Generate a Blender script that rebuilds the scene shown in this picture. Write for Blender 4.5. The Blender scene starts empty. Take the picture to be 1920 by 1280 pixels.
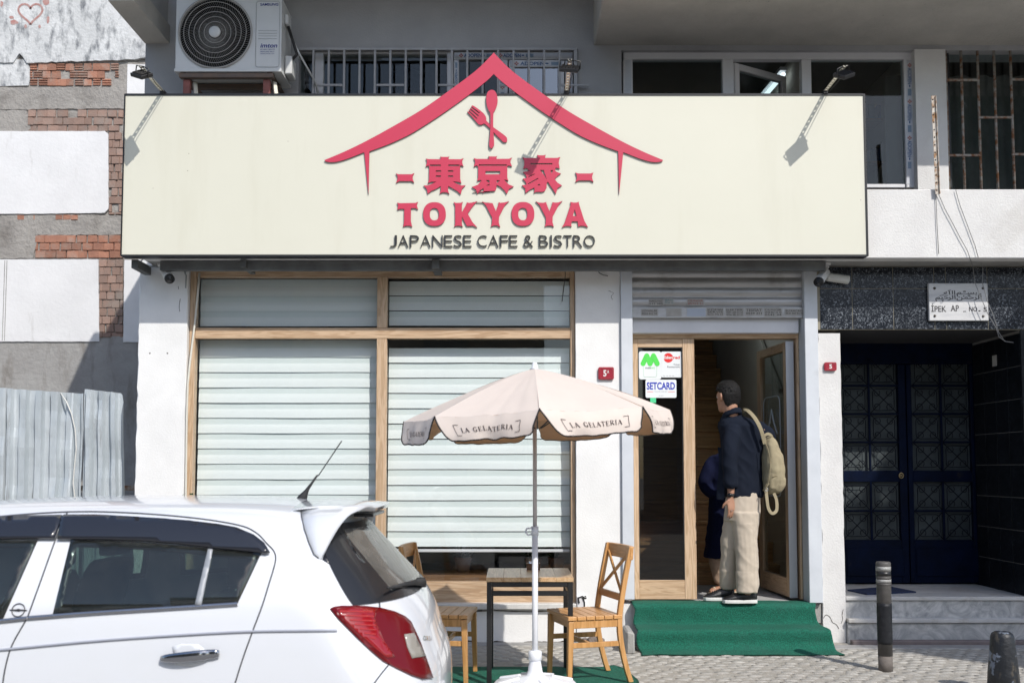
import bpy, bmesh, math, random
from mathutils import Vector, Matrix, noise
from mathutils.bvhtree import BVHTree
from mathutils.geometry import tessellate_polygon, delaunay_2d_cdt

R = random.Random(11)
SC = bpy.context.scene
COL = SC.collection
V = Vector
PI = math.pi

# ------------------------------------------------------------------ camera
FPX, TILT, PPY = 1850.0, 0.0617, 764.0
CY, CZ = -7.84, 1.36
cd = bpy.data.cameras.new('camera')
cam = bpy.data.objects.new('camera', cd)
COL.objects.link(cam)
cam.location = (0, CY, CZ)
cam.rotation_euler = (PI / 2 + TILT, 0, 0)
cd.sensor_width = 36
cd.lens = 36 * FPX / 1920
cd.shift_y = (PPY - 640) / 1920
cd.clip_start = 0.05
cd.clip_end = 2000
cd.dof.use_dof = True
cd.dof.focus_distance = 7.6
cd.dof.aperture_fstop = 2.4
SC.camera = cam

# ------------------------------------------------------------------ light
SUN_TO = V((0.60, -1.0, 1.10)).normalized()          # towards the sun
w = bpy.data.worlds.new('World')
SC.world = w
w.use_nodes = True
nt = w.node_tree
sky = nt.nodes.new('ShaderNodeTexSky')
sky.sky_type = 'NISHITA'
sky.sun_disc = False
sky.sun_elevation = math.asin(SUN_TO.z)
sky.sun_rotation = math.atan2(SUN_TO.x, SUN_TO.y)
sky.air_density = 1.0
sky.dust_density = 1.2
nt.links.new(sky.outputs[0], nt.nodes['Background'].inputs[0])
nt.nodes['Background'].inputs[1].default_value = 0.15
sl = bpy.data.lights.new('sun', 'SUN')
sl.energy = 3.4
sl.angle = math.radians(0.53)
sl.color = (1.0, 0.955, 0.89)
so = bpy.data.objects.new('sun', sl)
COL.objects.link(so)
so.rotation_euler = SUN_TO.to_track_quat('Z', 'Y').to_euler()
SC.view_settings.view_transform = 'Standard'
SC.view_settings.look = 'None'
SC.view_settings.exposure = 0.24
SC.view_settings.gamma = 1.0
SC.view_settings.use_curve_mapping = False
SC.render.engine = 'CYCLES'
SC.cycles.max_bounces = 10
SC.cycles.transparent_max_bounces = 16
SC.cycles.caustics_reflective = False
SC.cycles.caustics_refractive = False
SC.cycles.use_denoising = True

# ------------------------------------------------------------------ helpers
CT, ST = math.cos(TILT), math.sin(TILT)


def W(px, py, Y):
    """World point on the plane y = Y that was measured at (px, py) of the 1920 px photograph."""
    u, v = (px - 960) / FPX, (PPY - py) / FPX
    dy, dz = CT - v * ST, ST + v * CT
    t = (Y - CY) / dy
    return V((u * t, Y, CZ + dz * t))


def ray(px, py):
    u, v = (px - 960) / FPX, (PPY - py) / FPX
    return V((u, CT - v * ST, ST + v * CT)).normalized()


def proj(p):
    d = V(p) - V((0, CY, CZ))
    f = d.y * CT + d.z * ST
    return 960 + FPX * d.x / f, PPY - FPX * (d.z * CT - d.y * ST) / f


def X(px, py, Y):
    return W(px, py, Y).x


def Z(py, Y):
    return W(960, py, Y).z


ORI = {}


def thing(name, label, cat, loc=(0, 0, 0), group=None, kind=None):
    o = bpy.data.objects.new(name, None)
    COL.objects.link(o)
    o.location = loc
    o.empty_display_size = 0.1
    tag(o, label, cat, group, kind)
    ORI[o.name] = V(loc)
    return o


def tag(o, label=None, cat=None, group=None, kind=None):
    if label: o['label'] = label
    if cat: o['category'] = cat
    if group: o['group'] = group
    if kind: o['kind'] = kind
    return o


class MB:
    """collects shapes of one mesh object"""

    def __init__(s):
        s.v, s.f, s.m, s.s = [], [], [], []

    def add(s, vs, fs, mi=0, sm=False):
        b = len(s.v)
        s.v += [V(p) for p in vs]
        for f in fs:
            s.f.append([b + i for i in f]); s.m.append(mi); s.s.append(sm)
        return s

    def box(s, x0, x1, y0, y1, z0, z1, mi=0):
        x0, x1 = min(x0, x1), max(x0, x1); y0, y1 = min(y0, y1), max(y0, y1); z0, z1 = min(z0, z1), max(z0, z1)
        vs = [(x0, y0, z0), (x1, y0, z0), (x1, y1, z0), (x0, y1, z0), (x0, y0, z1), (x1, y0, z1), (x1, y1, z1), (x0, y1, z1)]
        return s.add(vs, [(3, 2, 1, 0), (4, 5, 6, 7), (0, 1, 5, 4), (1, 2, 6, 5), (2, 3, 7, 6), (3, 0, 4, 7)], mi)

    def pbox(s, px0, py0, px1, py1, Y, dep, mi=0):
        """box whose front face (plane y = Y) was measured as a rectangle of the photograph"""
        ym, xm = (py0 + py1) / 2, (px0 + px1) / 2
        return s.box(X(px0, ym, Y), X(px1, ym, Y), Y, Y + dep, W(xm, py1, Y).z, W(xm, py0, Y).z, mi)

    def bar(s, p0, p1, wd, hd=None, up=(0, 0, 1), mi=0, taper=1.0):
        p0, p1 = V(p0), V(p1)
        hd = hd or wd
        d = (p1 - p0).normalized()
        up = V(up)
        if abs(d.dot(up)) > .98: up = V((0, 1, 0))
        a = d.cross(up).normalized(); b = a.cross(d).normalized()
        vs = []
        for p, k in ((p0, 1), (p1, taper)):
            for i, j in ((-1, -1), (1, -1), (1, 1), (-1, 1)):
                vs.append(p + a * wd / 2 * i * k + b * hd / 2 * j * k)
        return s.add(vs, [(0, 1, 2, 3), (7, 6, 5, 4), (0, 4, 5, 1), (1, 5, 6, 2), (2, 6, 7, 3), (3, 7, 4, 0)], mi)

    def tube(s, path, r, n=8, mi=0, closed=False, caps=True, sm=True):
        path = [V(p) for p in path]
        N = len(path)
        rs = r if isinstance(r, (list, tuple)) else [r] * N
        vs, fs = [], []
        prev = None
        for i, p in enumerate(path):
            if closed:
                d = path[(i + 1) % N] - path[i - 1]
            else:
                d = path[min(i + 1, N - 1)] - path[max(i - 1, 0)]
            d.normalize()
            if prev is None:
                a = d.orthogonal().normalized()
            else:
                a = (prev - d * prev.dot(d))
                a = a.normalized() if a.length > 1e-6 else d.orthogonal().normalized()
            prev = a
            b = d.cross(a)
            for k in range(n):
                t = 2 * PI * k / n
                vs.append(p + (a * math.cos(t) + b * math.sin(t)) * rs[i])
        M_ = N if closed else N - 1
        for i in range(M_):
            for k in range(n):
                j = (i + 1) % N
                fs.append((i * n + k, i * n + (k + 1) % n, j * n + (k + 1) % n, j * n + k))
        if caps and not closed:
            fs.append(tuple(range(n))[::-1])
            fs.append(tuple((N - 1) * n + k for k in range(n)))
        return s.add(vs, fs, mi, sm)

    def cyl(s, p0, p1, r0, r1=None, n=16, mi=0):
        return s.tube([p0, p1], [r0, r0 if r1 is None else r1], n, mi)

    def lathe(s, prof, c=(0, 0, 0), n=24, mi=0, sm=True):
        c = V(c); vs, fs = [], []
        for r, z in prof:
            for k in range(n):
                t = 2 * PI * k / n
                vs.append(c + V((r * math.cos(t), r * math.sin(t), z)))
        for i in range(len(prof) - 1):
            for k in range(n):
                fs.append((i * n + k, i * n + (k + 1) % n, (i + 1) * n + (k + 1) % n, (i + 1) * n + k))
        if prof[0][0] > 1e-5: fs.append(tuple(range(n))[::-1])
        if prof[-1][0] > 1e-5: fs.append(tuple((len(prof) - 1) * n + k for k in range(n)))
        return s.add(vs, fs, mi, sm)

    def loft(s, rings, mi=0, sm=True, caps=True):
        n = len(rings[0]); vs = [p for r in rings for p in r]; fs = []
        for i in range(len(rings) - 1):
            for k in range(n):
                fs.append((i * n + k, i * n + (k + 1) % n, (i + 1) * n + (k + 1) % n, (i + 1) * n + k))
        if caps:
            fs.append(tuple(range(n))[::-1]); fs.append(tuple((len(rings) - 1) * n + k for k in range(n)))
        return s.add(vs, fs, mi, sm)

    def grid(s, fn, nu, nv, mi=0, sm=True):
        vs = [fn(i / nu, j / nv) for j in range(nv + 1) for i in range(nu + 1)]
        fs = [(j * (nu + 1) + i, j * (nu + 1) + i + 1, (j + 1) * (nu + 1) + i + 1, (j + 1) * (nu + 1) + i) for j in range(nv) for i in range(nu)]
        return s.add(vs, fs, mi, sm)

    def plate(s, loops, fn, th, mi=0):
        """closed prism: 2D outline loops (first outer, others holes), fn maps (a, b) to the front point, th is the vector to the back"""
        th = V(th)
        loops = [[V((a, b, 0)) for a, b in l] for l in loops]
        tri = tessellate_polygon(loops)
        flat = [p for l in loops for p in l]
        fr = [V(fn(p.x, p.y)) for p in flat]
        n = len(fr)
        fs = []
        for t in tri:
            a, b, c = (flat[i] for i in t)
            if (b - a).cross(c - a).length < 1e-9: continue
            nn = (fr[t[1]] - fr[t[0]]).cross(fr[t[2]] - fr[t[0]])
            t = tuple(t) if nn.dot(th) < 0 else tuple(t)[::-1]
            fs.append(t); fs.append(tuple(i + n for i in t[::-1]))
        o = 0
        for l in loops:
            m = len(l)
            for i in range(m):
                j = (i + 1) % m
                fs.append((o + i, o + j, n + o + j, n + o + i))
            o += m
        return s.add(fr + [p + th for p in fr], fs, mi)

    def text(s, body, fn, wd=None, h=None, th=None, mi=0, bold=0.0, shear=0.0, sx=1.0, side=None):
        """lettering: fn maps (a, b) in metres (origin lower left) to the front point; th = vector to the back (None: flat print)"""
        vs, fs, bw, bh = text2d(body, bold)
        k = (h / bh) if h else (wd / bw)
        kx = (wd / bw) if wd else k * sx
        pts = [(x * kx + y * k * shear, y * k) for x, y in vs]
        fr = [V(fn(a, b)) for a, b in pts]
        n = len(fr)
        if th is None:
            return s.add(fr, fs, mi)
        th = V(th)
        cnt = {}
        for f in fs:
            for i in range(len(f)):
                e = (f[i], f[(i + 1) % len(f)])
                cnt[e] = cnt.get(e, 0) + 1
        out = [tuple(f) for f in fs] + [tuple(i + n for i in f[::-1]) for f in fs]
        for a, b in cnt:
            if (b, a) not in cnt:
                out.append((a, n + a, n + b, b))
        s.add(fr + [p + th for p in fr], out, mi)
        if side is not None:
            k = len(s.m) - len(out) + 2 * len(fs)
            for i in range(k, len(s.m)): s.m[i] = side
        return s

    def build(s, name, mats, parent=None, bevel=0.0, seg=1, sub=0, recalc=False, kind=None):
        me = bpy.data.meshes.new(name)
        o = bpy.data.objects.new(name, me)
        COL.objects.link(o)
        off = V((0, 0, 0))
        if parent is not None:
            off = ORI.get(parent.name, V((0, 0, 0)))
            o.parent = parent
            ORI[o.name] = off
        me.from_pydata([tuple(p - off) for p in s.v], [], s.f)
        if not isinstance(mats, (list, tuple)): mats = [mats]
        for m in mats: me.materials.append(m)
        me.polygons.foreach_set('material_index', s.m)
        me.polygons.foreach_set('use_smooth', s.s)
        if recalc:
            bm = bmesh.new(); bm.from_mesh(me)
            bmesh.ops.recalc_face_normals(bm, faces=bm.faces)
            bm.to_mesh(me); bm.free()
        me.update()
        if bevel:
            b = o.modifiers.new('bevel', 'BEVEL')
            b.width = bevel; b.segments = seg; b.limit_method = 'ANGLE'; b.angle_limit = math.radians(35)
        if sub:
            b = o.modifiers.new('sub', 'SUBSURF'); b.levels = sub; b.render_levels = sub
        if kind: o['kind'] = kind
        return o


_TX = {}


def text2d(body, bold=0.0):
    k = (body, bold)
    if k not in _TX:
        c = bpy.data.curves.new('t', 'FONT'); c.body = body; c.resolution_u = 3; c.offset = bold
        o = bpy.data.objects.new('t', c); COL.objects.link(o)
        bpy.context.view_layer.update()
        m = bpy.data.meshes.new_from_object(o.evaluated_get(bpy.context.evaluated_depsgraph_get()))
        vs = [(p.co.x, p.co.y) for p in m.vertices]
        fs = [tuple(p.vertices) for p in m.polygons]
        fs2 = []
        for f in fs:
            a = sum(vs[f[i]][0] * vs[f[(i + 1) % len(f)]][1] - vs[f[(i + 1) % len(f)]][0] * vs[f[i]][1] for i in range(len(f)))
            fs2.append(f if a > 0 else f[::-1])
        bpy.data.objects.remove(o); bpy.data.meshes.remove(m); bpy.data.curves.remove(c)
        x0 = min(p[0] for p in vs); y0 = min(p[1] for p in vs)
        vs = [(x - x0, y - y0) for x, y in vs]
        _TX[k] = (vs, fs2, max(p[0] for p in vs), max(p[1] for p in vs))
    return _TX[k]


def dup(o, parent=None):
    """copy of a thing with copies of its parts and sub-parts (mesh data shared)"""
    c = o.copy(); COL.objects.link(c)
    if parent is not None: c.parent = parent
    for ch in list(o.children): dup(ch, c)
    return c


# ------------------------------------------------------------------ materials
def lin(r, g, b, k=1.0):
    f = lambda c: ((c / 255 + .055) / 1.055) ** 2.4 if c > 10 else c / 255 / 12.92
    return (f(r) * k, f(g) * k, f(b) * k)


def _coords(nt, scale=(1, 1, 1)):
    tc = nt.nodes.new('ShaderNodeTexCoord')
    mp = nt.nodes.new('ShaderNodeMapping')
    mp.inputs['Scale'].default_value = scale
    nt.links.new(tc.outputs['Object'], mp.inputs['Vector'])
    return mp.outputs[0]


def _noise(nt, vec, scale, detail=4, rough=.6, dist=0):
    n = nt.nodes.new('ShaderNodeTexNoise')
    n.inputs['Scale'].default_value = scale; n.inputs['Detail'].default_value = detail
    n.inputs['Roughness'].default_value = rough; n.inputs['Distortion'].default_value = dist
    nt.links.new(vec, n.inputs['Vector'])
    return n.outputs['Fac']


def _ramp(nt, fac, stops):
    r = nt.nodes.new('ShaderNodeValToRGB')
    e = r.color_ramp.elements
    while len(e) < len(stops): e.new(0.5)
    for k, (p, c) in zip(e, stops):
        k.position = p; k.color = (*c, 1) if len(c) == 3 else c
    nt.links.new(fac, r.inputs[0])
    return r.outputs[0]


def _mix(nt, fac, a, b, blend='MIX'):
    m = nt.nodes.new('ShaderNodeMix'); m.data_type = 'RGBA'; m.blend_type = blend
    for k, val in ((0, fac), (6, a), (7, b)):
        if isinstance(val, (int, float)): m.inputs[k].default_value = val
        elif isinstance(val, tuple): m.inputs[k].default_value = (*val, 1)
        else: nt.links.new(val, m.inputs[k])
    return m.outputs[2]


_G = lambda v: (v, v, v)


def M(name, col, rough=.6, metal=0.0, col2=None, vs=6.0, lo=.35, hi=.7, bump=0.0, bs=60.0, rnd=0.0, dirt=None, ds=2.0, dlo=.55, dhi=.75,
      stretch=(1, 1, 1), spec=.5, coat=0.0, dist=0.0, sheen=0.0, bdist=.01, detail=5, streak=None, trans=0.0):
    """procedural surface: two colours by noise, optional stains, optional change from piece to piece, fine relief"""
    m = bpy.data.materials.new(name); m.use_nodes = True
    nt = m.node_tree; bs_ = nt.nodes['Principled BSDF']
    vec = _coords(nt, stretch)
    c = col
    if col2 is not None:
        c = _ramp(nt, _noise(nt, vec, vs, detail, .62, dist), [(lo, col), (hi, col2)])
    if dirt is not None:
        f = _ramp(nt, _noise(nt, _coords(nt, streak or (1, 1, 1)), ds, 6, .65), [(dlo, _G(0)), (dhi, _G(1))])
        c = _mix(nt, f, c, dirt)
    if rnd:
        oi = nt.nodes.new('ShaderNodeObjectInfo')
        f = _ramp(nt, oi.outputs['Random'], [(0, _G(1 - rnd)), (1, _G(1 + rnd * .6))])
        c = _mix(nt, 1.0, c, f, 'MULTIPLY')
    if isinstance(c, tuple): bs_.inputs['Base Color'].default_value = (*c, 1)
    else: nt.links.new(c, bs_.inputs['Base Color'])
    bs_.inputs['Roughness'].default_value = rough
    bs_.inputs['Metallic'].default_value = metal
    bs_.inputs['Specular IOR Level'].default_value = spec
    bs_.inputs['Coat Weight'].default_value = coat
    if coat: bs_.inputs['Coat Roughness'].default_value = .04
    if sheen: bs_.inputs['Sheen Weight'].default_value = sheen
    if bump:
        b = nt.nodes.new('ShaderNodeBump')
        b.inputs['Strength'].default_value = bump; b.inputs['Distance'].default_value = bdist
        nt.links.new(_noise(nt, vec, bs, 6, .6), b.inputs['Height'])
        nt.links.new(b.outputs[0], bs_.inputs['Normal'])
    if trans:                                   # thin cloth lets part of the light through
        tl = nt.nodes.new('ShaderNodeBsdfTranslucent')
        if isinstance(c, tuple): tl.inputs[0].default_value = (*c, 1)
        else: nt.links.new(c, tl.inputs[0])
        mx = nt.nodes.new('ShaderNodeMixShader'); mx.inputs[0].default_value = trans
        nt.links.new(bs_.outputs[0], mx.inputs[1]); nt.links.new(tl.outputs[0], mx.inputs[2])
        nt.links.new(mx.outputs[0], nt.nodes['Material Output'].inputs[0])
    return m


def wood(name, c1, c2, axis='x', scale=1.0, rough=.45, c3=None):
    m = bpy.data.materials.new(name); m.use_nodes = True
    nt = m.node_tree; b = nt.nodes['Principled BSDF']
    st = {'x': (1.2, 18, 18), 'y': (18, 1.2, 18), 'z': (18, 18, 1.2)}[axis]
    st = tuple(v * scale for v in st)
    v = _coords(nt, st)
    n1 = _noise(nt, v, 1.0, 3, .5, 1.6)
    wv = nt.nodes.new('ShaderNodeMath'); wv.operation = 'SINE'
    ml = nt.nodes.new('ShaderNodeMath'); ml.operation = 'MULTIPLY'; ml.inputs[1].default_value = 26.0
    nt.links.new(n1, ml.inputs[0]); nt.links.new(ml.outputs[0], wv.inputs[0])
    mr = nt.nodes.new('ShaderNodeMapRange'); mr.inputs[1].default_value = -1; mr.inputs[2].default_value = 1
    nt.links.new(wv.outputs[0], mr.inputs[0])
    c = _ramp(nt, mr.outputs[0], [(0.05, c2), (.6, c1)])
    fine = _noise(nt, _coords(nt, tuple(x * 5 for x in st)), 1.0, 4, .7)
    c = _mix(nt, _ramp(nt, fine, [(.42, _G(0.0)), (.75, _G(.55))]), c, c3 or tuple(x * .62 for x in c2))
    oi = nt.nodes.new('ShaderNodeObjectInfo')
    c = _mix(nt, 1.0, c, _ramp(nt, oi.outputs['Random'], [(0, _G(.92)), (1, _G(1.05))]), 'MULTIPLY')
    nt.links.new(c, b.inputs['Base Color'])
    b.inputs['Roughness'].default_value = rough
    bp = nt.nodes.new('ShaderNodeBump'); bp.inputs['Strength'].default_value = .25; bp.inputs['Distance'].default_value = .002
    nt.links.new(fine, bp.inputs['Height']); nt.links.new(bp.outputs[0], b.inputs['Normal'])
    return m


def glass(name, tint=(.93, .97, .96), k=1.5, rough=0.0, dust=0.0):
    m = bpy.data.materials.new(name); m.use_nodes = True
    nt = m.node_tree; nt.nodes.clear()
    out = nt.nodes.new('ShaderNodeOutputMaterial')
    tr = nt.nodes.new('ShaderNodeBsdfTransparent'); tr.inputs[0].default_value = (*tint, 1)
    gl = nt.nodes.new('ShaderNodeBsdfGlossy'); gl.inputs['Roughness'].default_value = rough
    lw_ = nt.nodes.new('ShaderNodeLayerWeight'); lw_.inputs[0].default_value = .5      # facing = 1 - |cos|
    pw_ = nt.nodes.new('ShaderNodeMath'); pw_.operation = 'POWER'; pw_.inputs[1].default_value = 5.0
    mu = nt.nodes.new('ShaderNodeMath'); mu.operation = 'MULTIPLY_ADD'; mu.use_clamp = True
    mu.inputs[1].default_value = .96; mu.inputs[2].default_value = .028 * k
    nt.links.new(lw_.outputs['Facing'], pw_.inputs[0]); nt.links.new(pw_.outputs[0], mu.inputs[0])
    mx = nt.nodes.new('ShaderNodeMixShader')
    nt.links.new(mu.outputs[0], mx.inputs[0]); nt.links.new(tr.outputs[0], mx.inputs[1]); nt.links.new(gl.outputs[0], mx.inputs[2])
    last = mx.outputs[0]
    if dust:
        df = nt.nodes.new('ShaderNodeBsdfDiffuse'); df.inputs[0].default_value = (.5, .48, .44, 1)
        m2 = nt.nodes.new('ShaderNodeMixShader')
        v = _coords(nt, (1, 1, 1))
        f = _ramp(nt, _noise(nt, v, 5, 6, .7), [(.3, _G(dust * .3)), (.75, _G(dust))])
        nt.links.new(f, m2.inputs[0]); nt.links.new(last, m2.inputs[1]); nt.links.new(df.outputs[0], m2.inputs[2])
        last = m2.outputs[0]
    nt.links.new(last, out.inputs[0])
    return m


WHITE = M('white_plaster', (.80, .80, .79), .8, col2=(.72, .72, .71), vs=3, bump=.2, bs=70, dirt=(.58, .57, .55), ds=1.4, dlo=.62, dhi=.85, streak=(1.6, 1.6, .5))
STUCCO = M('rough_stucco', (.70, .695, .68), .9, col2=(.63, .62, .61), vs=4, bump=.38, bs=75, bdist=.01, dirt=(.5, .48, .45), ds=1.3, dlo=.6, dhi=.85)
GREYP = M('grey_wall_paint', (.41, .41, .415), .85, col2=(.34, .34, .35), vs=2.2, bump=.3, bs=70, dirt=(.27, .265, .26), ds=1.2, dlo=.58, dhi=.8, streak=(1.5, 1.5, .4))
SOFFIT = M('balcony_concrete', (.50, .48, .44), .95, col2=(.40, .385, .355), vs=2.5, bump=.7, bs=40, bdist=.015, dirt=(.12, .115, .105), ds=26, dlo=.68, dhi=.74)
CONC = M('concrete', (.36, .355, .34), .95, col2=(.26, .255, .245), vs=4, bump=.5, bs=40, dirt=(.18, .175, .17), ds=3)
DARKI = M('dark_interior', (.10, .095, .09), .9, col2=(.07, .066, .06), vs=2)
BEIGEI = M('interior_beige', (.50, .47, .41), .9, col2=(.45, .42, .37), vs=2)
OAKX = wood('oak_laminate_h', (.60, .43, .28), (.47, .31, .185), 'x')
OAKZ = wood('oak_laminate_v', (.64, .465, .31), (.51, .345, .21), 'z')
BEECHX = wood('stair_wood', (.62, .36, .165), (.48, .27, .12), 'x', .7)
GLASS = glass('clear_glass', (.975, .985, .985), k=1.5)
GLASSU = glass('upper_window_glass', (.82, .86, .86), k=1.15)
BLIND2 = M('blind_fabric_double', (.71, .775, .76), .8, col2=(.69, .755, .74), vs=8)
BLIND = M('blind_fabric', (.82, .865, .855), .8, col2=(.80, .845, .835), vs=8, bump=.05, bs=300)
PVC = M('white_pvc', (.72, .72, .74), .35, col2=(.66, .66, .68), vs=4)
STEELW = M('shutter_galvanised', (.47, .47, .475), .42, .55, col2=(.36, .355, .35), vs=9, stretch=(.4, 1, 2.4), dirt=(.22, .2, .18), ds=3.5, dlo=.56, dhi=.8)
RAILG = M('rail_grey_paint', (.62, .65, .69), .5, col2=(.55, .58, .62), vs=5, dirt=(.42, .43, .45), ds=4, dlo=.6, dhi=.85)
BLACK = M('black_metal', (.014, .014, .015), .38)
BLACKR = M('black_rubber', (.02, .02, .021), .6)
CHROME = M('chrome', (.75, .76, .78), .12, 1.0)
INK = M('dark_ink', (.02, .018, .02), .6)
def smooth(pts, n=6):
    out = []
    for i in range(len(pts) - 1):
        p0 = pts[max(i - 1, 0)]; p1 = pts[i]; p2 = pts[i + 1]; p3 = pts[min(i + 2, len(pts) - 1)]
        for k in range(n):
            t = k / n
            out.append(tuple(.5 * ((2 * b) + (-a + c) * t + (2 * a - 5 * b + 4 * c - d) * t * t + (-a + 3 * b - 3 * c + d) * t ** 3) for a, b, c, d in zip(p0, p1, p2, p3)))
    out.append(pts[-1]); return out
# ================================================================== ground
def gz(y):
    return 0.0 if y > -2.05 else -.16 * (-2.05 - y)


ASPH = M('pale_bounce_paving', (.30, .29, .27), .9, col2=(.24, .23, .215), vs=8, bump=.6, bs=60)  # street out of view, toned pale to bounce light onto soffit and walls
SAND = M('joint_sand', (.40, .375, .335), .95, col2=(.30, .28, .245), vs=14, bump=.9, bs=60, bdist=.012)
STONE = M('sett_stone', (.44, .425, .39), .88, col2=(.35, .335, .31), vs=11, bump=.7, bs=45, bdist=.01, rnd=.09, dirt=(.23, .215, .19), ds=5)
KERBS = M('kerb_stone', (.34, .335, .33), .9, col2=(.25, .245, .24), vs=9, bump=.5, bs=50)

mb = MB()
mb.add([(-160, -160, -.25), (160, -160, -.25), (160, -1.7, -.25), (-160, -1.7, -.25)], [(0, 1, 2, 3)])
tag(mb.build('road', ASPH), 'unseen street, toned pale to bounce light, where the white car is parked', None, None, 'structure')

mb = MB()
ys = [-2.6, -2.05, -1.5, -1.0, -.5, 0, .4, 2.6]
mb.add([(x, y, gz(y) - .001) for y in ys for x in (-.45, 12)], [(2 * i, 2 * i + 1, 2 * i + 3, 2 * i + 2) for i in range(len(ys) - 1)])
ys = [-1.68, -1.5, -1.0, -.5, 0, .4, 14]
mb.add([(x, y, gz(y) - .001) for y in ys for x in (-14, -.45)], [(2 * i, 2 * i + 1, 2 * i + 3, 2 * i + 2) for i in range(len(ys) - 1)])
pave = mb.build('pavement', SAND)
tag(pave, 'worn grey sett pavement in front of the cafe', None, None, 'structure')
mb = MB()
mb.box(-.45, 12, -2.72, -2.6, -.25, gz(-2.6)); mb.box(-14, -.45, -1.80, -1.68, -.25, gz(-1.68)); mb.box(-.57, -.45, -2.72, -1.68, -.25, gz(-2.4))
mb.build('kerb', KERBS, pave, .012)

# individual setts, laid in shallow arcs
sett_meshes = []
for k in range(8):
    a, b = .047 + R.uniform(-.011, .006), .037 + R.uniform(-.008, .004)
    vs = [(-a, -b, -.02), (a, -b, -.02), (a, b, -.02), (-a, b, -.02)]
    j = lambda s_: s_ * R.uniform(.74, .96)
    vs += [(j(-a), j(-b), R.uniform(-.001, .0025)), (j(a), j(-b), R.uniform(-.001, .0025)), (j(a), j(b), R.uniform(-.001, .0025)), (j(-a), j(b), R.uniform(-.001, .0025))]
    vs.append((0, 0, .0035))
    me = bpy.data.meshes.new('sett')
    me.from_pydata(vs, [], [(0, 1, 5, 4), (1, 2, 6, 5), (2, 3, 7, 6), (3, 0, 4, 7), (4, 5, 8), (5, 6, 8), (6, 7, 8), (7, 4, 8)])
    for p in me.polygons: p.use_smooth = True
    me.materials.append(STONE)
    sett_meshes.append(me)
pos = []
for r_ in range(34):
    for c_ in range(56):
        x = -1.35 + c_ * .1 + (r_ % 2) * .05
        y = -2.42 + r_ * .079 + .17 * abs(math.sin(PI * (x + .35) / 1.5)) ** .8
        if y > -.13 or (x < -.42 and y < -1.66): continue
        if 1.0 < x < 2.42 and y > -.52: continue
        if x > 2.42 and y > -.27: continue
        if -1.2 < x < .76 and -1.98 < y < -.98: continue
        pos.append((x + R.uniform(-.010, .010), y + R.uniform(-.009, .009)))
def vis(p):
    a = proj((p[0], p[1], gz(p[1])))
    return -20 < a[0] < 1940 and a[1] < 1292 and not (a[0] < 850 and a[1] > 1000 and p[1] > -1.7 and a[0] < 845)
pos.sort(key=lambda p: (not vis(p), p[1]))
rest = MB()
for i, (x, y) in enumerate(pos):
    ang = R.uniform(-.16, .16) + .25 * math.cos(PI * (x + .35) / 1.5) * (1 if math.sin(PI * (x + .35) / 1.5) > 0 else -1)
    if i < 300:
        o = bpy.data.objects.new('sett', sett_meshes[i % 8]); COL.objects.link(o)
        o.parent = pave; o.location = (x, y, gz(y) + R.uniform(-.004, .003)); o.rotation_euler = (R.uniform(-.03, .03), R.uniform(-.03, .03), ang)
    else:
        m_ = Matrix.Translation((x, y, gz(y) + R.uniform(-.004, .003))) @ Matrix.Rotation(ang, 4, 'Z')
        me = sett_meshes[i % 8]
        rest.add([m_ @ v.co for v in me.vertices], [tuple(p.vertices) for p in me.polygons], 0, True)
rest.build('setts', STONE, pave, kind='stuff')
# plain strips against the wall of the apartment entrance
mb = MB(); mb.box(2.36, 6, -.27, -.13, -.1, .006); mb.build('concrete_strip', KERBS, pave, .006)
PURP = M('painted_concrete', (.20, .165, .16), .85, col2=(.15, .125, .125), vs=8, bump=.4, bs=60)
mb = MB(); mb.box(2.63, 6, -.128, -.062, -.1, .035); mb.build('painted_strip', PURP, pave, .006)
mb = MB(); mb.box(-1.4, 1.02, -.13, .0, -.1, .004); mb.build('concrete_strip', CONC, pave, .004)

# ================================================================== building
YU, YP, YS, ZS = .13, -.317, -.403, 2.975
bld = thing('shop_building', 'white and grey apartment building with the cafe on its ground floor', 'building', (0, 1.5, 0))
xl0, xl1 = X(256, 750, 0), X(348, 750, 0)
xm0, xm1 = X(1080, 850, 0), X(1165, 850, 0)
xr0, xr1 = X(1537, 850, 0), X(1580, 850, 0)
xa1 = 4.06
zl = Z(506, .02)                      # lintel underside

def ragged_pillar(x0, x1, y1, z1, mat, jag):
    """pillar whose corner plaster has crumbled a little"""
    mb = MB()
    n = 46
    rg = []
    for i in range(n + 1):
        z = z1 * i / n
        dl = (abs(noise.noise(V((x0 * 3, 1.7, z * 9)))) * jag); dr = (abs(noise.noise(V((x1 * 3, 5.1, z * 9)))) * jag)
        rg.append([V((x0, y1, z)), V((x0, dl * 1.3, z)), V((x0 + dl, 0, z)), V((x1 - dr, 0, z)), V((x1, dr * 1.3, z)), V((x1, y1, z))])
    mb.loft(rg, sm=False)
    return mb.build('pillar', mat, bld, recalc=True)

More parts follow.
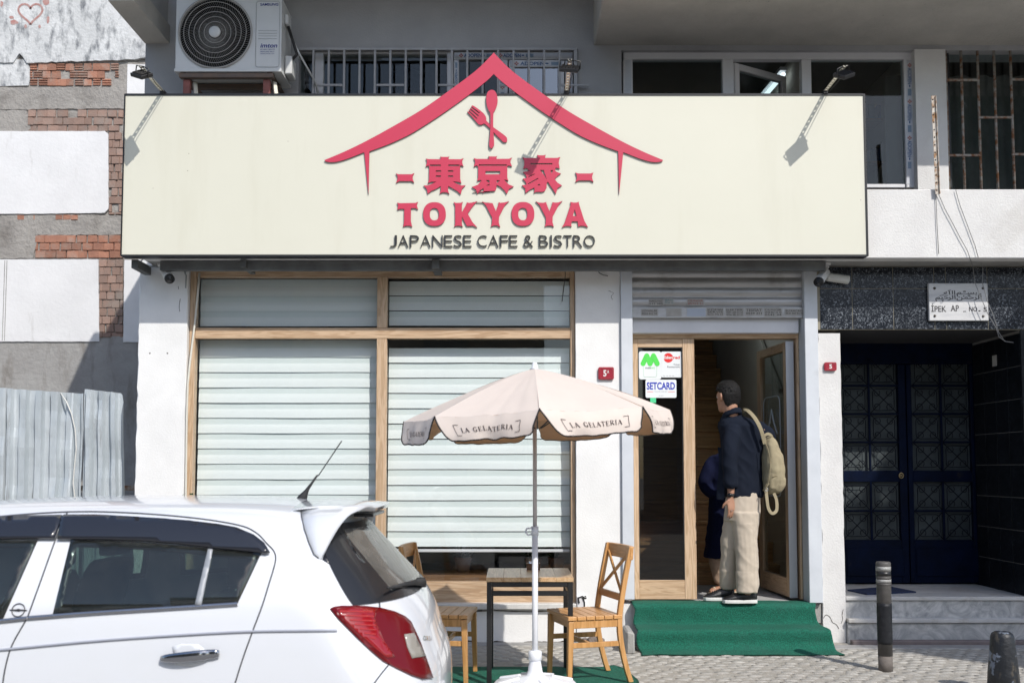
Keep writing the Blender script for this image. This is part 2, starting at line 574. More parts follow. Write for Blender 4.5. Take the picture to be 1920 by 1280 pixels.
ragged_pillar(xl0, xl1, .36, ZS, WHITE, .028)
ragged_pillar(xm0, xm1, .36, ZS, WHITE, .008)
ragged_pillar(xr0, xr1, .80, 2.44, STUCCO, .02)
mb = MB()                              # ground floor walls
mb.box(xl1, xm0, .02, .30, zl, ZS)
mb.build('lintel', WHITE, bld, .004)
mb = MB(); mb.box(xl1, xm0, .012, .3, -.05, Z(1142, -.0)); mb.build('low_wall', WHITE, bld, .01)
MARBLE = M('window_sill_marble', (.66, .65, .62), .4, col2=(.52, .51, .49), vs=5, dist=1.5, dirt=(.36, .27, .18), ds=3, dlo=.66, dhi=.75)
mb = MB(); mb.box(xl1 + .002, xm0 - .002, -.035, .1, Z(1142, -.03), Z(1131, -.03)); mb.build('sill', MARBLE, bld, .006)
mb = MB()
mb.box(xl0 + .02, xl0 + .22, .36, 2.44, 0, 5.0)      # left side wall
mb.build('wall', WHITE, bld)
mb = MB()
mb.box(xm1 + .002, xr0, .12, .34, Z(497, .1), ZS)
mb.build('wall', WHITE, bld)
# rooms behind the glass
xh0, xh1 = xm1 - .18, 2.44
mb = MB()
mb.box(xl0 + .22, xh0, 3.4, 3.5, .0, ZS); mb.box(xh0, xh0 + .1, .36, 6.5, .0, ZS); mb.box(xh1, xh1 + .1, .36, 6.5, .0, 5.3)
mb.box(xh0, xh1, 6.4, 6.5, 0, 5.3); mb.box(xh0 + .1, xh1, 1.9, 2.0, ZS + .12, 5.3); mb.box(xh0 + .0, xh0 + .1, 2.0, 6.4, ZS + .12, 5.3)
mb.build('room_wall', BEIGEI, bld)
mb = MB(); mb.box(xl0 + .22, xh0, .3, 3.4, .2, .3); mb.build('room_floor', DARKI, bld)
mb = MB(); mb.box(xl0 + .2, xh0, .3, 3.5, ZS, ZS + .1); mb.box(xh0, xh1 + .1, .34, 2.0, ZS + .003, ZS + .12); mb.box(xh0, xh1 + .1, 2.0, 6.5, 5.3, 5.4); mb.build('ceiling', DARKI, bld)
FLT = M('hall_tile', (.52, .52, .52), .4, col2=(.42, .42, .42), vs=3)
zf = .306
for i in range(4):
    for j in range(3):
        mb = MB(); a = xh0 + .1 + i * .36; mb.box(a + .002, min(a + .358, xh1), .02 + j * .42, .02 + j * .42 + .417, .2, zf)
        mb.build('floor_tile', FLT, bld, .002)
mb = MB(); mb.box(xm1 + .003, xh1, .02, 1.3, .15, .298); mb.build('hall_floor', CONC, bld)
# wooden stair
for i in range(17):
    mb = MB()
    y0, z0 = 1.22 + i * .22, zf + i * .185
    mb.box(xh0 + .25, xh1 - .003, y0, y0 + .26, z0, z0 + .155, 0); mb.box(xh0 + .25, xh1 - .003, y0 - .025, y0 + .26, z0 + .157, z0 + .185, 0)
    mb.build('stair_step', BEECHX, bld, .003)
mb = MB()
for i in range(13):
    y0, z0 = 1.3 + i * .22, zf + i * .185 + .18
    mb.cyl((xh0 + .3, y0, z0), (xh0 + .3, y0, z0 + .85), .011, n=6)
mb.bar((xh0 + .3, 1.2, zf + .98), (xh0 + .3, 4.2, zf + .98 + 2.52), .045, .05)
mb.cyl((xh0 + .3, 1.18, zf), (xh0 + .3, 1.18, zf + 1.0), .025)
mb.build('stair_rail', BLACK, bld)
mb = MB(); mb.bar((xh1 - .03, 1.0, zf + 1.75), (xh1 - .03, 4.0, zf + 4.2), .03, .05); mb.build('hand_rail', BEIGEI, bld)

# ---- shop window
YW = .05
mb = MB()
F = lambda a, b, c, d, m=0: mb.pbox(a, b, c, d, YW, .08, m)
xw0, xw1 = xl1 + .003, xm0 - .003
zt_, zb_ = zl - .002, Z(1131, YW) + .004
zi_t, zi_b = Z(519, YW), Z(1090, YW)
xi0, xi1 = X(362, 800, YW), X(1070, 800, YW)
mb.box(xw0, xi0, YW, YW + .08, zb_, zt_, 1); mb.box(xi1, xw1, YW, YW + .08, zb_, zt_, 1)
mb.box(xi0 + .001, xi1 - .001, YW + .003, YW + .08, zi_t, zt_, 0); mb.box(xi0 + .001, xi1 - .001, YW + .003, YW + .08, zb_, zi_b, 0)
win = mb.build('shop_window', [OAKX, OAKZ], bld, .003)
xq0, xq1 = X(705, 800, YW), X(724, 800, YW)
zq0, zq1 = Z(634.5, YW), Z(614.5, YW)
mb = MB(); mb.box(xi0 + .002, xi1 - .002, YW - .002, YW + .07, zq0, zq1); mb.build('transom', OAKX, win, .003)
mb = MB(); mb.box(xq0, xq1, YW, YW + .07, zq1 + .001, zi_t - .001); mb.build('mullion', OAKZ, win, .003)
mb = MB(); mb.box(xq0, xq1, YW, YW + .07, zi_b + .001, zq0 - .001); mb.build('mullion', OAKZ, win, .003)
cells = [(xi0, xq0, zq1, zi_t, 0), (xq1, xi1, zq1, zi_t, 1), (xi0, xq0, zi_b, zq0, 2), (xq1, xi1, zi_b, zq0, 3)]
for x0, x1, z0, z1, k in cells:
    mb = MB(); mb.box(x0 + .001, x1 - .001, YW + .035, YW + .041, z0 + .001, z1 - .001); mb.build('pane', GLASS, win)
    # zebra blind: overlapping fabric strips
    pitch = 29.3 / 236.0
    zend = z0 + .02 if k < 2 else Z(1028, YW + .12)
    z = z1 - .012 - (.05 if k == 3 else .0)
    first = True
    while z > zend + .03:
        zb = max(z - pitch, zend)
        gap = .0055 if k in (1, 3) else .0008
        sag = R.uniform(-.003, .003)
        mb = MB()
        prof = ([(-.13, .0075), (0, .0045)] if k in (0, 2) else [(0, .004)]) + [(.18, .003), (.40, .0015), (.45, .001), (.50, -.001), (.75, -.003), (.92, -.004), (1.0, -.005)]
        yb = YW + .125
        xa, xb = x0 + .002, x1 - .003
        nx = 14
        pts = []
        for t, dy in prof:
            for i in range(nx + 1):
                f = i / nx
                bow = .004 * noise.noise(V((f * 3 + k * 7, z * 5, 0))) + sag * math.sin(f * PI)
                pts.append((xa + (xb - xa) * f, yb + dy + bow * (t), z - (z - zb - gap) * t + bow * .6 * t))
        fs = [(r * (nx + 1) + i, (r + 1) * (nx + 1) + i, (r + 1) * (nx + 1) + i + 1, r * (nx + 1) + i + 1) for r in range(len(prof) - 1) for i in range(nx)]
        n_ = len(pts)
        back = [(p[0], p[1] + .0015, p[2]) for p in pts]
        mb.add(pts, fs, 0, True); mb.add(back, [f[::-1] for f in fs], 0, True)
        for q_, f_ in enumerate(mb.f): mb.m[q_] = 1 if (q_ % len(fs)) // nx < (3 if k in (0, 2) else 2) else 0
        mb.build('slat', [BLIND, BLIND2], win)
        z = zb
        if zb <= zend + .001: break
    mb = MB(); mb.box(x0 + .004, x1 - .006, YW + .105, YW + .13, zend - .028, zend - .004); mb.build('bottom_bar', PVC, win, .004)

# dark steel and white band under the sign
mb = MB()
mb.box(xl0 + .25, xr0, -.24, -.19, ZS - .075, ZS - .003); mb.box(xl0 + .05, xl0 + .1, -.30, -.02, ZS - .07, ZS - .003)
mb.box(xl1 + .5, xl1 + .54, -.3, .0, ZS - .06, ZS - .004); mb.box(-.62, -.56, -.3, -.0, ZS - .07, ZS - .004)
mb.build('steel_beam', M('grey_steel', (.16, .165, .16), .6, .3, col2=(.10, .10, .10), vs=6), bld)

# ---- shop doorway: roller shutter, frame, fixed leaf, open leaf
xg0, xg1 = X(1165, 850, 0), X(1187, 850, 0)
xg2, xg3 = X(1511, 850, 0), X(1536, 850, 0)
mb = MB(); mb.box(xg0 + .001, xg1, -.03, .14, zf + .03, Z(490, -.03)); mb.build('shutter_rail', RAILG, bld, .004)
mb = MB(); mb.box(xg2, xg3, -.03, .14, Z(1130, -.03), Z(490, -.03)); mb.build('shutter_rail', RAILG, bld, .004)
rows = [(491, 502), (503, 520), (521, 538), (539, 556), (557, 574)]
for i, (a, b) in enumerate(rows):
    mb = MB()
    z0, z1 = Z(b, .02), Z(a, .02)
    n = 6
    prof = [(.02 + .012 * (1 - math.sin(PI * t / n)) + .004 * t / n, z1 + (z0 - z1) * t / n) for t in range(n + 1)]
    pts = [(x, y, z) for y, z in prof for x in (xg1, xg2)]
    fs = [(2 * k, 2 * k + 2, 2 * k + 3, 2 * k + 1) for k in range(n)]
    mb.add(pts, fs, 0, True)
    mb.box(xg1, xg2, .035, .05, z0 - .004, z0 + .003)
    mb.build('shutter_slat', STEELW, bld)
mb = MB(); mb.box(xg1, xg2, .012, .06, Z(596, .012), Z(575.5, .012)); sbar = mb.build('shutter_slat', STEELW, bld, .004)
# worn paper labels left on the shutter
PAPER = M('old_paper', (.42, .41, .39), .8, col2=(.33, .32, .30), vs=20)
PBLUE = M('pale_label', (.42, .47, .55), .7)
PTEAL = M('teal_print', (.10, .25, .28), .7)
PRED = M('red_print', (.30, .08, .07), .7)
def on(Yf):
    return lambda a, b, x0, z0: (x0 + a, Yf, z0 + b)
def label(px0, py0, px1, py1, Y, mat, lines, ink=INK, parent=None, name='label', marg=.06):
    x0, x1 = X(px0, (py0 + py1) / 2, Y), X(px1, (py0 + py1) / 2, Y)
    z0, z1 = Z(py1, Y), Z(py0, Y)
    mb = MB(); mb.box(x0, x1, Y, Y + .0012, z0, z1)
    n = len(lines)
    for i, s in enumerate(lines):
        if not s: continue
        h = (z1 - z0) * .8 / n
        zz = z1 - (z1 - z0) * .1 - h * (i + 1) + h * .18
        mb.text(s, lambda a, b: (x0 + (x1 - x0) * marg + a, Y - .0006, zz + b), wd=(x1 - x0) * (1 - 2 * marg), h=h * .72, mi=1)
    return mb.build(name, [mat, ink], parent)
label(1202, 579, 1234, 592, .0105, PAPER, ['UZMANLAR', '0532 411 52'], INK, sbar)
label(1249, 578, 1278, 593, .0105, PAPER, [], INK, sbar)
label(1288, 578, 1323, 593, .0105, PBLUE, [], INK, sbar)
label(1325, 577, 1357, 593, .0105, PAPER, ['KOMBI', 'SERVIS', '0216 345 12'], INK, sbar)
label(1360, 577, 1395, 594, .0105, PAPER, ['ELEKTRIK', '0541 350 32 52', '0536 381 37 52'], INK, sbar)
label(1397, 577, 1430, 592, .0105, PAPER, ['TESISAT', '0539 211'], INK, sbar)
label(1432, 577, 1467, 594, .0105, PAPER, ['CILINGIR', '0546 457 52 15', '0541 44'], INK, sbar)
label(1471, 579, 1508, 591, .0105, PAPER, ['SU KACAGI', '0531 507 41 42'], INK, sbar)
label(1216, 561, 1244, 573, .022, PAPER, ['NAKLIYAT', '532 385'], INK, sbar)
label(1246, 559, 1263, 571, .0215, PAPER, ['SERVIS', '0216 12'], PTEAL, sbar)
label(1288, 560, 1320, 573, .022, PAPER, ['CILINGIR', '05353 51'], PRED, sbar)
mb = MB(); mb.box(xg1 + .001, xg2 - .02, .062, .13, Z(624, .06), Z(597, .06)); mb.build('shutter_box', M('white_painted_metal', (.70, .71, .74), .45, col2=(.62, .63, .66), vs=4), bld, .004)
YD = .13
zdt, zdb = Z(634, YD), zf + .012
mb = MB(); mb.box(xg1 + .002, xg2 - .002, YD, YD + .1, zdt, Z(624.5, YD), 0)
mb.box(X(1497, 850, YD), xg2 - .003, YD + .002, YD + .1, zdb, zdt - .001, 1)
mb.build('door_frame', [OAKX, OAKZ], bld, .003)
# fixed leaf on the left
a0, a1, b0, b1 = X(1187.5, 850, YD), X(1197.5, 850, YD), X(1282, 850, YD), X(1304, 850, YD)
zg0, zg1 = Z(1087, YD), Z(651, YD)
mb = MB()
mb.box(a0 + .001, a1, YD + .005, YD + .05, zdb, zdt - .003, 1); mb.box(b0, b1, YD + .004, YD + .05, zdb, zdt - .003, 1)
mb.box(a1, b0, YD + .006, YD + .05, zdb, zg0, 0); mb.box(a1, b0, YD + .006, YD + .05, zg1, zdt - .003, 0)
leaf = mb.build('door_leaf', [OAKX, OAKZ], bld, .003)
mb = MB(); mb.box(a1, b0, YD + .025, YD + .031, zg0, zg1); mb.build('pane', glass('door_glass', (.42, .44, .44), k=1.8), leaf)
mb = MB(); g = .007
for q in ((a1, a1 + g, zg0, zg1), (b0 - g, b0, zg0, zg1), (a1 + g, b0 - g, zg0, zg0 + g), (a1 + g, b0 - g, zg1 - g, zg1)):
    mb.box(q[0], q[1], YD + .012, YD + .024, q[2], q[3])
mb.build('gasket', BLACKR, leaf)
# open leaf on the right, swung into the hall
hx, hy = X(1489, 850, .16), .17
ux = V((-.085, 1, 0)).normalized(); nx_ = V((ux.y, -ux.x, 0))
def lf(s, z, d=0): return V((hx, hy, 0)) + ux * s + V((0, 0, z)) - nx_ * d
mb = MB(); LW = .74
def lbox(s0, s1, z0, z1, d0=0, d1=.045, mi=0, m=None):
    m = m or mb
    vs = [lf(s, z, d) for z in (z0, z1) for s, d in ((s0, d0), (s1, d0), (s1, d1), (s0, d1))]
    m.add(vs, [(3, 2, 1, 0), (4, 5, 6, 7), (0, 1, 5, 4), (1, 2, 6, 5), (2, 3, 7, 6), (3, 0, 4, 7)], mi)
zz0, zz1 = zf + .02, zdt - .02
lbox(.0, .09, zz0, zz1, mi=1); lbox(LW - .09, LW, zz0, zz1, mi=1); lbox(.09, LW - .09, zz0, zz0 + .15); lbox(.09, LW - .09, zz1 - .07, zz1)
leaf2 = mb.build('door_leaf', [wood('oak_laminate_depth', (.60, .43, .28), (.47, .31, .185), 'y'), OAKZ], bld, .003, recalc=True)
mb = MB(); lbox(.09, LW - .09, zz0 + .15, zz1 - .07, .02, .026); mb.build('pane', GLASSU, leaf2, recalc=True)
mb = MB(); lbox(-.006, -.001, zz0, zz1, -.01, .055); mb.build('edge_profile', M('aluminium', (.55, .57, .60), .4, .6), leaf2, recalc=True)
mb = MB()
for zh in (.62, 1.28, 1.98):
    mb.box(hx + .03, hx + .055, hy - .02, hy + .03, zf + zh - .05, zf + zh + .05)
mb.build('hinge', BLACK, leaf2)
mb = MB(); lbox(LW - .055, LW - .035, 1.18, 1.40, .046, .075); mb.build('handle', BLACK, leaf2, recalc=True)
# cafe emblem etched on the open leaf
ETCH = M('etched_white', (.5, .52, .53), .8)
mb = MB()
def em(a, b): return lf(.37 + a, 1.55 + b, .0475)
def rr(w_, h_, r_, n=5):
    p = []
    for cx, cy, a0_ in ((w_ - r_, h_ - r_, 0), (-w_ + r_, h_ - r_, 90), (-w_ + r_, -h_ + r_, 180), (w_ - r_, -h_ + r_, 270)):
        for k in range(n + 1):
            t = math.radians(a0_ + 90 * k / n); p.append((cx + r_ * math.cos(t), cy + r_ * math.sin(t)))
    return p
mb.tube([em(a, b) for a, b in rr(.20, .42, .07)], .004, 4, closed=True)
mb.tube([em(-.13, .1), em(-.05, .2), em(0, .31), em(.05, .2), em(.13, .1)], .007, 4)
mb.text('東京家', lambda a, b: em(-.1 + a, .03 + b), wd=.2)
mb.text('TOKYOYA', lambda a, b: em(-.08 + a, -.03 + b), wd=.16)
mb.text('CAFE', lambda a, b: em(-.06 + a, -.2 + b), wd=.12); mb.text('BISTRO', lambda a, b: em(-.06 + a, -.25 + b), wd=.12)
mb.text('TOKYOYACAFE', lambda a, b: em(-.14 + a, -.34 + b), wd=.28)
mb.build('etched_emblem', ETCH, leaf2)

# ---- apartment entrance
zt2 = Z(618, 0.0)
TILE = M('dark_granite_tile', (.008, .010, .015), .25, col2=(.30, .33, .37), vs=34, lo=.52, hi=.72, dist=2.6, spec=.35, rnd=.15)
TILES = M('dark_granite_wall_tile', (.004, .005, .007), .4, spec=.2, col2=(.03, .035, .045), vs=26, lo=.5, hi=.75, dist=2.2, rnd=.12)
GROUT = M('tile_grout', (.30, .275, .215), .9)
GROUTD = M('wall_tile_grout', (.20, .195, .19), .9)
mb = MB(); mb.box(xr0 - .0, 6.5, -.0085, .3, zt2 - .0, ZS); mb.build('entrance_wall', GROUT, bld)
mb = MB(); mb.box(xa1 + .005, 6.5, .003, 2.4, 0, zt2 - .001); mb.build('entrance_wall', GROUTD, bld)
mb = MB(); mb.box(xa1 + .001, 6.5, -.012, .002, .0, zt2 - .002); mb.build('tile', TILES, bld)
cols = [X(p, 560, -.012) for p in (1537, 1598, 1675, 1752, 1774, 1852, 1929, 2006, 2083)]
zr = [zt2, Z(541, -.012), ZS - .002]
for i in range(len(cols) - 1):
    for j in range(2):
        mb = MB(); mb.box(cols[i] + .0025, cols[i + 1] - .0025, -.012, -.009, zr[j] + .0025, zr[j + 1] - .0025); mb.build('tile', TILE, bld, .001)
for j in range(8):
    for i in range(4):
        mb = MB(); y0 = .005 + i * .205
        z0 = .34 + j * .263
        mb.box(xa1, xa1 + .018, y0 + .0025, min(y0 + .2025, .815), z0 + .0025, min(z0 + .2605, zt2 - .003)); mb.build('tile', TILES, bld, .001)
mb = MB(); mb.box(xr1 - .04, xa1 + .3, .301, 1.7, zt2 + .001, zt2 + .12); mb.box(xr1 + .001, xa1 - .001, .02, .9, zt2 - .006, zt2 - .0005); mb.build('entrance_ceiling', M('recess_shade_dark', (.018, .018, .02), .95), bld)  # ceiling coloured near black to deepen the shade of the recess
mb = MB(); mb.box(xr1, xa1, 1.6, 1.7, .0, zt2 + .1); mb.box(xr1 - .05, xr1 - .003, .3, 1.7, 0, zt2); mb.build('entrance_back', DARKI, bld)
STEP = M('grey_marble', (.56, .56, .55), .45, col2=(.24, .25, .26), vs=5.5, dist=2.6, lo=.35, hi=.72, bump=.15, bs=60, dirt=(.30, .29, .27), ds=3, dlo=.62, dhi=.8)
STEPT = M('white_marble', (.60, .59, .57), .4, col2=(.46, .455, .45), vs=3, dist=1.5, stretch=(.4, 1.5, 1), dirt=(.34, .30, .24), ds=5, dlo=.54, dhi=.75)
z2 = Z(1118, 0.0)
zs1 = Z(1160, -.055)
for (y0, y1, za, zb, mt, nm) in ((.02, .2, zs1 - .02, z2 - .032, STEP, 'riser'), (0.0, .9, z2 - .03, z2, STEPT, 'tread'), (-.03, .1, -.05, zs1 - .032, STEP, 'riser'), (-.055, .2, zs1 - .03, zs1, STEPT, 'tread')):
    mb = MB(); mb.box(xr1 + .002, xa1 + .5 if y0 < .0 else xa1 - .002, y0, y1, za, zb); mb.build(nm, mt, bld, .004)
# blue double door with scrolled grilles
YB = .82
NAVY = M('navy_door_paint', (.0018, .006, .024), .5, spec=.08, col2=(.0014, .0035, .012), vs=6, bump=.15, bs=60, dirt=(.028, .022, .020), ds=7, dlo=.64, dhi=.78)
FROST = M('frosted_glass', (.075, .088, .092), .55, spec=.1, col2=(.045, .054, .058), vs=3)
IRON = M('navy_iron', (.002, .003, .008), .6, spec=.1)
def leafx(p): return X(p, 900, YB)
gcell = MB(); S = .118
for a, b in (((-S, -S), (S, S)), ((-S, S), (S, -S))):
    gcell.bar((a[0], -.006, a[1]), (b[0], -.006, b[1]), .006, .006, (0, 1, 0))
gcell.tube([(x, 0, z) for x, z in rr(.092, .092, .035, 3)], .0034, 5, closed=True)
for sx in (-1, 1):
    for sz in (-1, 1):
        pth = []
        for k in range(9):
            t = k / 8 * 4.6; r_ = .033 * (1 - .55 * k / 8)
            pth.append((sx * (.058 + r_ * math.cos(t + 2.3)), .002, sz * (.058 + r_ * math.sin(t + 2.3))))
        gcell.tube(pth, .003, 5)
gme = None
for (xa_, xb_, cx_) in ((1574, 1702, (1606, 1660)), (1704, 1846, (1741, 1796))):
    x0, x1 = leafx(xa_), leafx(xb_)
    mb = MB()
    z_b, z_t = z2 + .012, 2.28
    c0, c1 = leafx(cx_[0]) - .13, leafx(cx_[1]) + .13
    zrow = [Z(y_, YB) for y_ in (670, 882, 903, 1012)]
    mb.box(x0, c0, YB, YB + .05, z_b, z_t); mb.box(c1, x1, YB, YB + .05, z_b, z_t)
    for za, zb in ((z_b, zrow[3]), (zrow[2], zrow[1]), (zrow[0], z_t)):
        mb.box(c0, c1, YB + .002, YB + .05, za, zb)
    mb.box(x0 + .05, x1 - .05, YB - .008, YB + .001, z_b + .06, zrow[3] - .07)
    for za, zb in ((zrow[3], zrow[2]), (zrow[1], zrow[0])):
        n = 2 if zb - za < .8 else 4
        for k in range(1, n): mb.box(c0, c1, YB + .001, YB + .02, za + (zb - za) * k / n - .008, za + (zb - za) * k / n + .008)
        mb.box((c0 + c1) / 2 - .009, (c0 + c1) / 2 + .009, YB + .0, YB + .02, za, zb)
    lf_ = mb.build('blue_door_leaf', NAVY, bld, .004)
    for za, zb in ((zrow[3], zrow[2]), (zrow[1], zrow[0])):
        mb = MB(); mb.box(c0, c1, YB + .045, YB + .055, za, zb); mb.build('frosted_pane', FROST, lf_)
        n = 2 if zb - za < .8 else 4
        for k in range(n):
            for cx in ((c0 * 3 + c1) / 4, (c0 + c1 * 3) / 4):
                if gme is None:
                    o = gcell.build('grille', IRON, lf_); gme = o.data; ob = o
                    ob.data = gme
                else:
                    ob = bpy.data.objects.new('grille', gme); COL.objects.link(ob); ob.parent = lf_
                h_ = (zb - za) / n
                off = ORI[bld.name]
                if o is ob: 
                    for v_ in gme.vertices: v_.co += off
                ob.location = V((cx, YB + .008, za + h_ * (k + .5))) - off
                ob.scale = ((c1 - c0) / 2 / .25, 1, h_ / .245)
    if xa_ == 1574:
        mb = MB(); kx, kz = X(1689, 891, YB), Z(891, YB)
        mb.tube([(kx + .018 * math.cos(t * PI / 6), YB - .012, kz + .022 * math.sin(t * PI / 6)) for t in range(12)], .006, 6, closed=True)
        mb.cyl((kx, YB + .01, kz), (kx, YB - .02, kz), .009); mb.build('door_knob', M('old_brass', (.35, .27, .15), .35, .8), lf_)
mb = MB(); mb.box(xr1 - .0, leafx(1573), YB, YB + .06, z2, zt2); mb.box(leafx(1848), xa1, YB, YB + .06, z2, zt2); mb.box(leafx(1573), leafx(1848), YB, YB + .06, 2.285, zt2)
mb.build('blue_door_frame', NAVY, bld)
mb = MB(); mb.pbox(1888, 667, 1896, 687, .45, .01); mb.v = [V((xa1 - .006 if i in (0, 3, 4, 7) else xa1 - .001, .38 if i in (0, 1, 4, 5) else .45, p.z)) for i, p in enumerate(mb.v)]
mb.build('intercom_label', PAPER, bld)

# ---- upper floor
zp = Z(355, YP)
mb = MB()
xu0 = X(268, 300, YP)
mb.box(xu0, 6.6, YP, YP + .12, ZS + .003, zp)
mb.build('parapet', STUCCO, bld, .006)
mb = MB(); mb.box(xu0, 6.6, YP + .121, 2.4, ZS + .005, ZS + .12); mb.build('floor_slab', CONC, bld)
ZB = Z(85, YU)                       # underside of the right balcony
xb0 = X(1113, 85, YU)
xL = (X(272, 130, YU), X(560, 130, YU), X(1084, 130, YU), X(1166, 220, YU), X(1716, 220, YU), X(1774, 220, YU), X(1960, 220, YU))
zwt = Z(92, YU)                      # head of the windows
mb = MB()
mb.box(xL[0], xL[1], YU, YU + .25, ZS + .12, 4.98); mb.box(xL[1], xL[2], YU, YU + .25, zwt, 4.98); mb.box(xL[2], xb0, YU, YU + .25, ZS + .12, 4.98); mb.box(xL[0], xb0, YU, YU + .08, 4.98, 5.30)
mb.build('wall', GREYP, bld)
mb = MB(); mb.box(xb0, xL[3], YU + .001, YU + .25, ZS + .12, ZB); mb.box(xL[3], 6.6, YU + .001, YU + .25, zwt - .01, ZB)
mb.box(xL[6], 6.6, YU + .001, YU + .25, ZS + .12, zwt - .01); mb.build('wall', GREYP, bld)
mb = MB(); mb.box(xL[4], xL[5], YU - .02, YU + .25, ZS + .12, zwt - .011); mb.build('pillar', STUCCO, bld)
mb = MB(); mb.box(xb0, 6.6, -.83, YU + .3, ZB, ZB + .55); mb.build('balcony_slab', SOFFIT, bld, .012)
mb = MB(); zbm = Z(82, YU); x0_, x1_ = X(272, 82, YU), X(318, 82, YU)
rg = []
for i in range(14):
    f = i / 13; y = -.62 + f * (.62 + YU)
    jr = .02 * abs(noise.noise(V((y * 7, 3, 0))))
    rg.append([V((x0_, y, zbm)), V((x1_ - jr, y, zbm)), V((x1_, y, zbm + jr * 1.5 + .003)), V((x1_, y, zbm + .15)), V((x0_, y, zbm + .15))])
mb.loft(rg, sm=False); mb.build('beam', SOFFIT, bld, recalc=True)
mb = MB(); mb.add([(x_, y_, z_) for x_ in (x0_, x1_ - .02) for y_, z_ in ((-.60, zbm + .152), (YU - .002, zbm + .152), (YU - .002, 5.30), (-.60, 5.04))], [(0, 1, 2, 3), (7, 6, 5, 4), (0, 4, 5, 1), (1, 5, 6, 2), (2, 6, 7, 3), (3, 7, 4, 0)]); mb.build('wing_wall', GREYP, bld, recalc=True)
mb = MB(); mb.box(-2.76, -1.3, -1.30, YU + .1, 5.415, 5.6); mb.box(-1.3, xb0 + .5, -.92, YU + .1, 5.415, 5.6); mb.build('upper_slab', SOFFIT, bld)
mb = MB()
mb.box(xL[0], 6.6, 2.4, 2.5, ZS, 4.94); mb.box(xL[0], xL[0] + .1, YU + .25, 2.4, ZS, 4.94); mb.box(xL[2] + .02, xL[2] + .1, YU + .25, 2.4, ZS, 4.94); mb.box(xL[4] + .05, xL[4] + .12, YU + .25, 2.4, ZS, 4.94)
mb.box(6.5, 6.6, YU + .25, 2.4, ZS, 4.94)
mb.build('room_wall', M('upper_room_wall', (.34, .32, .27), .9, col2=(.29, .27, .23), vs=1.5), bld)
mb = MB(); mb.box(xL[0], xb0 + .3, YU + .085, 2.5, 4.985, 5.05); mb.box(xb0 + .3, 6.6, YU + .26, 2.5, 4.95, 5.05); mb.build('ceiling', DARKI, bld)
mb = MB(); mb.box(xL[0], 6.6, YU + .25, 2.4, ZS + .121, ZS + .14); mb.build('room_floor', DARKI, bld)

# left window: old frame plus new casement still wrapped in printed tape
TAPE = M('protective_tape', (.60, .62, .66), .45, col2=(.52, .54, .58), vs=8)
TBLUE = M('tape_blue_print', (.02, .09, .25), .6)
TSLATE = M('tape_slate_print', (.22, .30, .40), .6)
TRUST = M('tape_rust_print', (.40, .12, .09), .6)
def tape(parent, p0, p1, w_, Y, n, horiz=True, flip=False, off=0):
    """one strip of printed tape between two measured points (centre line), lettering repeated n times"""
    a, b = W(*p0, Y), W(*p1, Y)
    d = (b - a); L = d.length; d.normalize()
    up = V((0, 0, 1)) if horiz else (V((-1, 0, 0)) if not flip else V((1, 0, 0)))
    if not horiz and flip: pass
    mb = MB()
    vs = [a - up * w_ / 2, b - up * w_ / 2, b + up * w_ / 2, a + up * w_ / 2]
    back = [p + V((0, .001, 0)) for p in vs]
    mb.add(vs + back, [(0, 1, 2, 3), (7, 6, 5, 4), (0, 4, 5, 1), (1, 5, 6, 2), (2, 6, 7, 3), (3, 7, 4, 0)])
    st = L / n
    for k in range(int(n) + 1):
        o0 = st * k + off
        fn = lambda s_, t_, o0=o0: a + d * (o0 + s_) + up * (t_) + V((0, -.0008, 0))
        if o0 + st * .95 > L: break
        lt = st * .45
        for q in range(4):
            t = q * PI / 2; c_ = .011
            mb.add([fn(st * .08 + c_ * math.cos(t) - .006, c_ * math.sin(t) - .006), fn(st * .08 + c_ * math.cos(t) + .006, c_ * math.sin(t) - .006), fn(st * .08 + c_ * math.cos(t) + .006, c_ * math.sin(t) + .006), fn(st * .08 + c_ * math.cos(t) - .006, c_ * math.sin(t) + .006)], [(0, 1, 2, 3)], 3)
        mb.text('ADOPEN', lambda s_, t_: fn(st * .15 + s_, t_ - w_ * .33), wd=lt, h=w_ * .66, mi=1, bold=.02)
        mb.add([fn(st * .62, -w_ * .1), fn(st * .68, -w_ * .1), fn(st * .68, w_ * .12), fn(st * .62, w_ * .12)], [(0, 1, 2, 3)], 1)
        mb.add([fn(st * .73, -w_ * .3), fn(st * .92, -w_ * .3), fn(st * .92, w_ * .3), fn(st * .73, w_ * .3)], [(0, 1, 2, 3)], 2)
    return mb.build('printed_tape', [TAPE, TBLUE, TSLATE, TRUST], parent)

YF = YU + .06
mb = MB()
mb.pbox(560, 92, 590, 98, YF, .07); mb.pbox(590, 97, 606, 190, YF, .07); mb.pbox(838, 97, 850, 190, YF, .07); mb.pbox(606, 97, 838, 101, YF, .07); mb.pbox(560, 98, 590, 100, YF, .07)
wl = mb.build('upper_window', PVC, bld, .004)
mb = MB(); mb.box(X(560, 140, YF), X(849, 140, YF), YF + .03, YF + .036, zp, zwt); mb.build('pane', GLASSU, wl)
mb = MB()
mb.pbox(851, 97.5, 1074, 111.5, YF - .01, .07); mb.pbox(851, 112, 860, 230, YF - .01, .07); mb.pbox(1060, 112, 1074, 230, YF - .01, .07); mb.pbox(933, 112, 952, 230, YF - .009, .07)
wl2 = mb.build('upper_window', PVC, bld, .003)
mb = MB(); mb.pbox(954, 113, 1058, 126, YF - .03, .05); mb.pbox(954, 126.2, 965, 230, YF - .03, .05); mb.pbox(1046, 126.2, 1058, 230, YF - .03, .05)
cas = mb.build('casement', PVC, wl2, .003)
